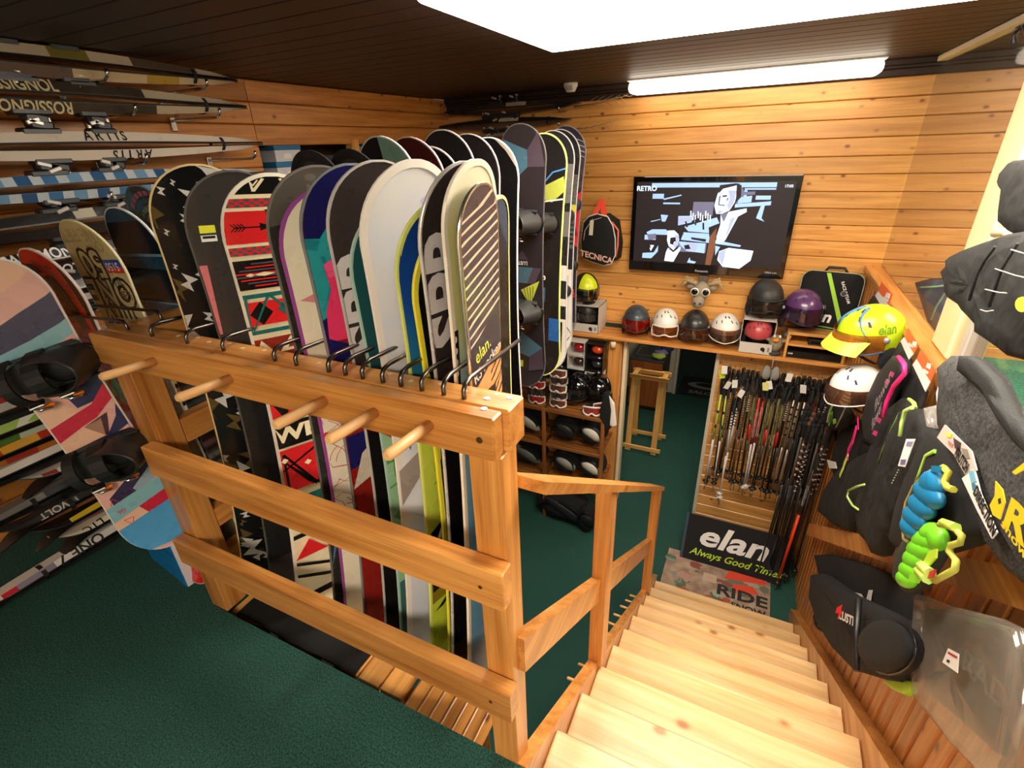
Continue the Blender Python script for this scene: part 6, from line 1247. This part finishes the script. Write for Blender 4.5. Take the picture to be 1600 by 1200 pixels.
# orange and white hang cards of the protectors
CARD = ((1378, 440, 1396, 460, 1384, 490, 1368, 462), (1420, 512, 1437, 540, 1421, 562, 1408, 533), (1440, 544, 1463, 577, 1447, 612, 1427, 570))
for k, (x, lbl, body) in enumerate(((.76, 'farthest', ((1355, 480), (1366, 462), (1386, 490), (1380, 520), (1352, 530))), (.74, 'middle', ((1395, 560), (1409, 534), (1423, 563), (1410, 640), (1370, 700), (1350, 690))), (.735, 'nearest', ((1405, 640), (1428, 572), (1448, 612), (1420, 690), (1395, 720))))):
    t = soft('back_protector', 'black packed back protector under the %s orange and white hang card' % lbl, 'protector', x, body, .03, .02, SHELLC, 'protectors with orange cards')
    c = CARD[k]; a, b, d, e = [(c[i], c[i + 1]) for i in (0, 2, 4, 6)]
    m1 = ((a[0] + e[0]) / 2, (a[1] + e[1]) / 2 + 4); m2 = ((b[0] + d[0]) / 2, (b[1] + d[1]) / 2 + 2)
    cd_ = patch(t, x - .035, (a, b, m2, m1), plain('ef6a34', .5), 'orange_card'); patch(t, x - .035, (m1, m2, d, e), plain('ece8e2', .5), 'white_card')
    w1 = (a[0] * .6 + b[0] * .4, a[1] * .55 + b[1] * .45 + 8); patch(t, x - .0385, (w1, (w1[0] + 6, w1[1] + 2), (w1[0] + 4, w1[1] + 10), (w1[0] - 2, w1[1] + 7)), WHITE, 'card_print', .001)
    w1 = ((a[0] + d[0]) / 2, (a[1] + d[1]) / 2 - 2); patch(t, x - .0385, (w1, (w1[0] + 8, w1[1] + 6), (w1[0] + 6, w1[1] + 9), (w1[0] - 2, w1[1] + 4)), WHITE, 'card_print', .001)
# lime helmet and white helmet on wall hooks
c = P(1362, 530, x=.665); 
h1 = helmet('lime green helmet with yellow peak and blue stripes hanging on the right wall', (c.x, c.y, c.z - .14), -1.05, plain('b9e020', .32, coat=.3), clear('e8a040', .3, .08, 'amber_shield', haze=('a86a20', .35)), plain('2a4a78', .4), s=1.32, group='helmets hanging on the right wall', liner=plain('16181c', .8), tilt=.10)
mb = MB(); mb.grid(lambda u, v: (.17 * math.sin((u - .5) * 1.9), -.178 * math.cos((u - .5) * 1.9) - .07 * v, .185 - .075 * v + .01 * math.cos((u - .5) * 3)), 12, 4); mb.build('peak', plain('dfe63a', .4), h1)
sp1 = SPF
for sx in (-1, 1):
    mb = MB(); mb.strap([sp1(.5 + sx * (.06 + .10 * (k / 12) ** 2), .14 + .64 * k / 12, 1.012) for k in range(13)], lambda i: Vector((1, -sx * .3, 0)), .022, .004); mb.build('blue_stripe', plain('5a86b0', .4), h1)
mb = MB()
for p in text_polys('elan', 1.0, .03, .2): mb._f([mb.bm.verts.new(Vector(sp1(.735 + a * .058, .60 - b * .24, 1.012))) for a, b in p], 0, False)
mb.build('lettering', plain('6a8a1a', .4), h1)
c = P(1343, 605, x=.66)
h2 = helmet('white helmet with brown mirrored visor hanging below the lime helmet', (c.x, c.y, c.z - .15), -1.05, plain('ece6de', .3, coat=.3), clear('7a5444', .35, .06, 'brown_shield', haze=('5a3a2c', .5)), plain('e4dcd4', .4), s=1.12, group='helmets hanging on the right wall', liner=plain('2a2022', .8), tilt=.10)
mb = MB(); mb.ball((-.118, .03, .05), (.02, .05, .05), 10, 7); mb.build('red_pad', plain('c8283c', .6), h2)
# black garments and protectors, far to near
t = soft('boot_bag', 'small black bag with pale piping and green emblem under the white helmet', 'bag', .70, ((1308, 622), (1322, 632), (1332, 650), (1322, 668), (1300, 672), (1291, 660), (1296, 640)), .06, .05, SHELLC)
onx(t, .638, ((1306, 625), (1296, 642), (1292, 660)), .004, plain('c9c9bc', .6), 'piping'); onx(t, .638, ((1322, 634), (1314, 652), (1306, 668)), .004, plain('c9c9bc', .6), 'piping'); letters(t, .637, 'PRO', (1296, 640), (1298, 660), ((1296, 640), (1303, 640)), plain('8ac83a', .5))
patch(t, .637, ((1301, 655), (1306, 654), (1307, 661), (1302, 663)), plain('8ac83a', .5), 'emblem', .001)
t = soft('strap_bundle', 'black strap bundle with magenta belts hanging below the white helmet', 'straps', .765, ((1320, 670), (1350, 655), (1368, 690), (1340, 740), (1316, 760), (1300, 730), (1310, 690)), .05, .03, SHELLC)
for pts in (((1340, 650), (1341, 668)), ((1338, 668), (1332, 690), (1325, 705), (1324, 716))):
    q = QX(.675); mb = MB(); mb.strap([q(*p) for p in pts], (0, 1, .3), .035, .006); mb.build('magenta_belt', plain('d8206e', .6), t, world=True)
for pts in (((1325, 710), (1318, 728)), ((1318, 730), (1312, 744))):
    q = QX(.675); mb = MB(); mb.strap([q(*p) for p in pts], (0, 1, .2), .03, .004); mb.build('lime_strip', plain('d2e46a', .6), t, world=True)
patch(t, .68, ((1292, 718), (1306, 722), (1308, 732), (1296, 732)), WHITE, 'white_tag', .002)
t = soft('padded_shorts', 'black padded garment with lime piping above the sloping board, left of the long vests', 'trousers', .72, ((1310, 740), (1345, 715), (1378, 700), (1372, 760), (1352, 800), (1330, 830), (1308, 822), (1282, 800), (1290, 770)), .06, .05, SHELLC)
onx(t, .655, ((1352, 757), (1340, 760), (1326, 766), (1324, 776), (1332, 790), (1341, 796)), .006, plain('b8d87a', .5), 'piping')
t = soft('back_protector', 'black back protector with magenta edge and floral print hanging beside the white helmet', 'protector', .68, ((1402, 556), (1416, 564), (1416, 580), (1398, 612), (1384, 650), (1372, 700), (1356, 690), (1352, 660), (1362, 620), (1380, 582)), .05, .04, plain('1b191b', .7))
onx(t, .625, ((1404, 558), (1413, 570), (1413, 584), (1396, 604), (1386, 626), (1380, 652)), .010, plain('e0287c', .5), 'magenta_piping')
for a, b in (((1366, 640), (1392, 585)), ((1362, 668), (1378, 632))): letters(t, .622, 'flower', a, b, ((1376, 612), (1384, 614)), plain('a89aa0', .6), 'print', 0, .3)
for p in ((1385, 592), (1372, 652), (1366, 672), (1392, 580)): patch(t, .623, ((p[0], p[1]), (p[0] + 6, p[1] + 3), (p[0] + 3, p[1] + 10), (p[0] - 3, p[1] + 6)), plain('b82a6a', .6), 'flower', .001)
t = soft('long_vest', 'long black vest with green stitched lines hanging left of the tagged one', 'vest', .70, ((1420, 622), (1432, 640), (1420, 690), (1400, 745), (1380, 800), (1362, 850), (1348, 835), (1345, 800), (1356, 750), (1372, 690), (1395, 640)), .07, .05, SHELLC, wob=.06)
onx(t, .628, ((1405, 645), (1392, 672), (1380, 700), (1370, 732)), .003, plain('5a7a3a', .6), 'stitching'); onx(t, .628, ((1398, 668), (1384, 690), (1372, 720)), .003, plain('5a7a3a', .6), 'stitching'); onx(t, .632, ((1420, 624), (1428, 630), (1430, 638)), .008, plain('a8cc5a', .5), 'green_loop')
t = soft('long_vest', 'long black vest with a white paper tag and lime collar piping', 'vest', .66, ((1428, 638), (1448, 640), (1462, 668), (1458, 700), (1440, 745), (1414, 800), (1384, 866), (1372, 868), (1352, 825), (1368, 780), (1392, 720), (1405, 680)), .08, .06, SHELLC, wob=.06)
onx(t, .575, ((1425, 637), (1414, 642), (1409, 660), (1406, 682)), .007, plain('b8e07a', .5), 'collar_piping'); onx(t, .578, ((1461, 705), (1448, 712), (1440, 735), (1432, 755)), .007, plain('a8d85a', .5), 'lime_piping')
patch(t, .572, ((1417, 686), (1431, 686), (1415, 730), (1404, 728)), plain('e9e4e4', .6), 'paper_tag', .002)
patch(t, .570, ((1418, 690), (1427, 690), (1424, 698), (1416, 697)), plain('8a86a0', .6), 'tag_print', .001); patch(t, .570, ((1408, 718), (1416, 718), (1414, 726), (1407, 726)), plain('6a6488', .6), 'tag_print', .001)
for k in range(6): onx(t, .574, ((1404 - 2 * k, 734 + 4 * k), (1403 - 2 * k, 735.5 + 4 * k)), .002, plain('8a8880', .6), 'snap')
t = soft('back_protector', 'blue ribbed back protector with yellow strap on a black vest', 'protector', .62, ((1470, 670), (1492, 690), (1510, 725), (1530, 780), (1550, 835), (1520, 850), (1480, 862), (1440, 880), (1402, 850), (1412, 800), (1430, 745), (1450, 700)), .07, .05, plain('11110f', .8, bump=.3))
BLU2 = plain('1478a8', .4); GRN2 = plain('78d82a', .4)
def ribs(t, x, rows_, mat, nm):
    for (ax, ay), (bx, by), w_ in rows_:
        q = QX(x); A, B = q(ax, ay), q(bx, by); c = (A + B) / 2; d = (B - A)
        yy = d.normalized(); n_ = Vector((-1, 0, 0)); z_ = yy.cross(n_)
        mb = MB(); rot = basis(yy, n_, z_); mb.ball((0, 0, 0), (d.length / 2, .022, w_), 12, 8); mb.build(nm, mat, t, world=True, M=Matrix.Translation(c) @ rot.to_4x4())
ribs(t, .545, (((1440, 752), (1474, 762), .040), ((1430, 762), (1474, 785), .038), ((1422, 782), (1460, 802), .036), ((1414, 800), (1448, 820), .034), ((1411, 816), (1436, 834), .03), ((1452, 742), (1470, 768), .034)), BLU2, 'blue_rib')
patch(t, .535, ((1458, 728), (1474, 729), (1472, 738), (1457, 738)), BLU2, 'blue_buckle', .004); onx(t, .54, ((1474, 730), (1482, 738), (1476, 752), (1480, 762), (1490, 765)), .009, plain('d8d44a', .5), 'yellow_strap'); onx(t, .545, ((1456, 735), (1444, 742), (1428, 760), (1416, 785), (1410, 815), (1412, 842), (1420, 848)), .005, plain('a89a5a', .5), 'edge_cord')
t = soft('back_protector', 'lime green back protector with clip buckles hanging over the sloping board', 'protector', .60, ((1425, 838), (1460, 822), (1478, 835), (1480, 860), (1462, 890), (1448, 915), (1420, 928), (1402, 905), (1406, 868)), .04, .03, plain('26281a', .8))
ribs(t, .555, (((1442, 838), (1468, 828), .030), ((1428, 845), (1464, 846), .034), ((1420, 858), (1458, 862), .034), ((1414, 872), (1448, 880), .034), ((1408, 888), (1440, 897), .03), ((1405, 902), (1428, 908), .026), ((1456, 836), (1476, 846), .034)), GRN2, 'lime_rib')
patch(t, .535, ((1454, 862), (1466, 858), (1465, 872), (1448, 890), (1440, 888)), plain('b8dc3a', .45), 'lime_flap', .004)
for a, b in (((1440, 884), (1454, 896)), ((1436, 892), (1450, 905))): onx(t, .53, (a, b), .014, plain('c8e86a', .45), 'clip')
patch(t, .53, ((1424, 898), (1440, 905), (1436, 912), (1422, 908)), plain('8cd82a', .45), 'lime_patch', .004); patch(t, .53, ((1456, 894), (1464, 890), (1460, 902), (1452, 904)), plain('b8202a', .5), 'red_tab', .004)
onx(t, .54, ((1468, 820), (1480, 822), (1494, 828), (1503, 838), (1500, 848), (1486, 852), (1483, 862), (1494, 876), (1492, 890), (1478, 898), (1460, 908)), .008, plain('c8cc5a', .5), 'yellow_strap'); onx(t, .535, ((1474, 817), (1494, 824)), .012, plain('c8e85a', .45), 'strap_end')
# printed cardboard strips
t = thing('hang_card', 'white cardboard strip with pictures and black brush lettering on the black vest', 'card', (.56, 1.9, .5))
q = QX(.535)
for pts, cc in ((((1466, 684), (1478, 664), (1520, 705), (1528, 735), (1510, 742), (1492, 710)), 'c9c0b4'), (((1505, 748), (1524, 732), (1534, 770), (1560, 832), (1552, 842), (1530, 800)), 'e8e4de')):
    mb = MB(); mb.prism([q(*p) for p in pts], (-.003, 0, 0)); mb.build('card', plain(cc, .5), t, world=True)
for pts, cc in ((((1478, 676), (1488, 678), (1486, 684), (1480, 683)), 'd8dc4a'), (((1490, 684), (1502, 692), (1500, 706), (1492, 700)), '4a3a3c'), (((1502, 700), (1512, 702), (1516, 716), (1508, 716)), '8a8276'), (((1514, 736), (1522, 736), (1526, 752), (1518, 756)), '7ab4cc'), (((1518, 752), (1526, 758), (1524, 768), (1520, 766)), '4a7a94'), (((1482, 688), (1490, 694), (1488, 700), (1482, 694)), 'b87a72')):
    patch(t, .5315, pts, plain(cc, .5), 'picture', .0008)
letters(t, .5305, 'KRUTCH', (1494, 705), (1512, 734), ((1500, 716), (1510, 716)), BLACK, 'lettering', .05); letters(t, .5305, 'DIRECTION', (1524, 765), (1555, 834), ((1534, 796), (1546, 796)), BLACK, 'lettering', .05)
t = thing('plastic_pouch', 'clear plastic pouch with a white tag hanging at the sill', 'pouch', (.62, 2.2, .7)); q = QX(.62)
mb = MB(); mb.pillow([q(*p) for p in ((1450, 638), (1478, 632), (1496, 645), (1500, 668), (1478, 672), (1455, 668))], (-1, 0, 0), .02, .01); mb.build('film', clear('ffffff', .22, .1, 'plastic_film', haze=('e8e4e0', .25)), t, world=True)
mb = MB(); mb.prism([q(*p) for p in ((1470, 595), (1482, 607), (1480, 640), (1468, 652), (1464, 615))], (-.003, 0, 0)); mb.build('white_tag', plain('e9e2da', .5), t, world=True)
patch(t, .615, [(1473 + 6 * math.cos(i * .628), 618 + 12 * math.sin(i * .628)) for i in range(10)], plain('a8a098', .5), 'oval_print', .001)
# grey snow jacket with yellow print, near right
t = soft('snow_jacket', 'grey melange snow jacket with yellow print hanging at the right edge of the picture', 'jacket', .60, ((1488, 568), (1504, 556), (1530, 562), (1560, 590), (1582, 640), (1620, 660), (1680, 760), (1680, 960), (1640, 930), (1600, 900), (1570, 850), (1545, 780), (1520, 730), (1496, 690), (1484, 640)), .08, .06, DENIM, wob=.05)
q = QX(.54); mb = MB(); mb.pillow([q(*p) for p in ((1504, 556), (1518, 556), (1532, 563), (1560, 590), (1578, 622), (1588, 650), (1610, 665), (1640, 740), (1600, 700), (1572, 662), (1548, 620), (1520, 590), (1500, 576))], (-1, 0, 0), .016, .012); mb.build('hood', DGR, t, world=True)
YP = plain('e8c81e', .6)
patch(t, .512, ((1557, 752), (1568, 765), (1572, 785), (1564, 812), (1553, 805), (1548, 790), (1556, 775)), YP, 'print', .002); letters(t, .511, 'R', (1570, 800), (1606, 832), ((1570, 800), (1596, 845)), YP, 'print', .04); patch(t, .512, ((1583, 738), (1606, 720), (1606, 732), (1588, 742)), YP, 'print', .002); letters(t, .510, 'snow', (1566, 815), (1606, 872), ((1570, 812), (1578, 822)), YP, 'print', .02)
patch(t, .5105, ((1560, 780), (1564, 778), (1565, 786), (1561, 788)), DGR, 'print', .001)
# black snow trousers hanging from above at the glass
t = soft('winter_jacket', 'black winter jacket with pale stitching and lime badge hanging before the cream post', 'jacket', .70, ((1600, 365), (1560, 378), (1520, 392), (1500, 405), (1494, 425), (1497, 458), (1520, 480), (1545, 502), (1560, 530), (1600, 560), (1680, 580), (1700, 350)), .10, .08, SHELLC, wob=.05)
for pts in (((1555, 420), (1585, 430), (1610, 436)), ((1539, 452), (1560, 457), (1573, 458)), ((1580, 390), (1600, 396)), ((1532, 484), (1542, 487), (1552, 485))): onx(t, .598, pts, .0018, plain('a8a69c', .6), 'stitching')
patch(t, .592, [(1600 + 11 * math.cos(i * .52), 476 + 12 * math.sin(i * .52)) for i in range(12)], plain('c8e23a', .5), 'badge', .004)
for pts in (((1555, 385), (1538, 408), (1526, 430), (1514, 470)), ((1590, 380), (1565, 420), (1545, 480))): onx(t, .602, pts, .004, plain('151514', .8), 'seam')
t = soft('winter_jacket', 'dark jacket edge hanging above the black one at the right edge', 'jacket', .74, ((1600, 250), (1584, 268), (1580, 282), (1588, 292), (1583, 330), (1582, 350), (1600, 366), (1680, 380), (1690, 240)), .08, .06, SHELLC)
t = thing('coat_hook_rail', 'short cream bar with hook holding the jackets over the sill', 'rail', (.8, 2.3, 1.2)); q = QX(.80)
mb = MB(); mb.tube([q(1555, 365), q(1572, 362), q(1602, 376)], .016, 8); mb.build('bar', CREAM, t, world=True)
mb = MB(); mb.tube([P(1585, 70, x=.78), P(1584, 58, x=.78), P(1590, 45, x=.78), P(1600, 40, x=.78)], .010, 8); mb.tube([P(1600, 40, x=.78), P(1640, 200, x=.78), P(1640, 300, x=.78)], .006, 6); mb.build('hook', plain('2a2624', .4, .5), t, world=True)
# bags hanging below the sloping board
t = soft('ski_bag', 'black bag with large pale letters hanging behind the smaller one on the right wall', 'bag', .77, ((1275, 868), (1300, 866), (1350, 880), (1400, 900), (1440, 925), (1442, 985), (1436, 1030), (1420, 1070), (1380, 1050), (1330, 1000), (1290, 930)), .05, .02, plain('0d0d0d', .85, bump=.4), wob=.05)
for pts in (((1334, 925), (1346, 928), (1353, 940), (1338, 935)), ((1358, 922), (1364, 922), (1360, 944), (1353, 942)), ((1362, 942), (1384, 950), (1386, 956), (1362, 949)), ((1388, 955), (1412, 965), (1417, 974), (1390, 966))): patch(t, .731, pts, plain('d8d4d0', .6), 'lettering', .002)
t = soft('ski_bag', 'black sports bag with red and white logo and round end pocket on the right wall', 'bag', .70, ((1275, 900), (1295, 898), (1340, 930), (1395, 955), (1432, 975), (1437, 1000), (1432, 1040), (1410, 1066), (1385, 1062), (1345, 1050), (1310, 1015), (1285, 975), (1272, 935)), .09, .025, CLOTH, wob=.03)
letters(t, .607, 'LUSTI', (1312, 961), (1334, 972), ((1318, 957), (1318, 974)), WHITE, 'lettering', .04); patch(t, .607, ((1308, 950), (1316, 945), (1314, 955), (1318, 955), (1309, 968), (1311, 958), (1306, 958)), plain('e02828', .5), 'logo', .002)
q = QX(.61); mb = MB(); mb.pillow([q(1390 + 42 * math.cos(i * .393), 1012 + 42 * math.sin(i * .393)) for i in range(16)], (-1, 0, 0), .03, .02); mb.build('end_pocket', CLOTH, t, world=True); onx(t, .605, [(1390 + 42 * math.cos(i * .393), 1012 + 42 * math.sin(i * .393)) for i in range(17)], .004, BLACK, 'zip')
onx(t, .607, ((1342, 935), (1338, 990), (1338, 1048)), .014, BLACK, 'strap'); onx(t, .66, ((1275, 955), (1272, 965), (1276, 980), (1284, 985)), .008, BLACK, 'handle')
t = soft('cap', 'lime green cap hanging under the sports bag', 'cap', .72, ((1385, 1066), (1420, 1062), (1432, 1068), (1430, 1082), (1420, 1088), (1398, 1078)), .03, .02, plain('a4d838', .6))
FILM = clear('f4f0ea', .16, .12, 'plastic_film', haze=('b8b0a4', .20))
t = soft('plastic_bag', 'large clear plastic bag with grey garment and white label at the lower right corner', 'bag', .66, ((1440, 930), (1480, 945), (1560, 965), (1600, 985), (1610, 1060), (1590, 1200), (1560, 1230), (1500, 1170), (1436, 1090), (1432, 1050)), .05, .04, FILM, kind='film', wob=.06)
q = QX(.70); mb = MB(); mb.pillow([q(*p) for p in ((1452, 950), (1520, 960), (1590, 985), (1585, 1080), (1565, 1180), (1510, 1130), (1450, 1080), (1446, 1000))], (-1, 0, 0), .02, .01); mb.build('garment', plain('6a655c', .8), t, world=True)
letters(t, .676, 'RAD', (1505, 1030), (1575, 1100), ((1505, 1030), (1520, 1068)), plain('a8a49c', .6), 'lettering', .02)
patch(t, .604, ((1482, 1013), (1499, 1022), (1497, 1052), (1473, 1035)), plain('f0ece8', .5), 'paper_label', .001); patch(t, .602, ((1482, 1018), (1496, 1026), (1495, 1029), (1481, 1021)), plain('b03a3a', .5), 'label_print', .0005); patch(t, .602, ((1480, 1030), (1484, 1032), (1483, 1036), (1479, 1034)), BLACK, 'label_print', .0005)
# things seen through the glass
a, b, c_, d = P(1438, 443, y=4.45), P(1493, 440, y=4.45), P(1478, 500, y=4.45), P(1462, 490, y=4.45)
t = thing('boot_bag', 'blue boot bag with pale green stripe standing behind the glass', 'bag', (1.18, 4.45, .0))
mb = MB(); mb.pillow([P(*p, y=4.4) for p in ((1434, 447), (1460, 440), (1500, 438), (1530, 470), (1530, 560), (1500, 600), (1470, 560), (1445, 480))], (0, -1, 0), .06, .10); mb.build('body', plain('17305e', .7, bump=.3), t, world=True)
for pts in (((1486, 444), (1476, 458), (1462, 480), (1455, 500)), ((1438, 449), (1462, 448), (1485, 445))): 
    mb = MB(); mb.tube([P(*p, y=4.325) for p in pts], .007, 6); mb.build('stripe', plain('7aa888', .5), t, world=True)
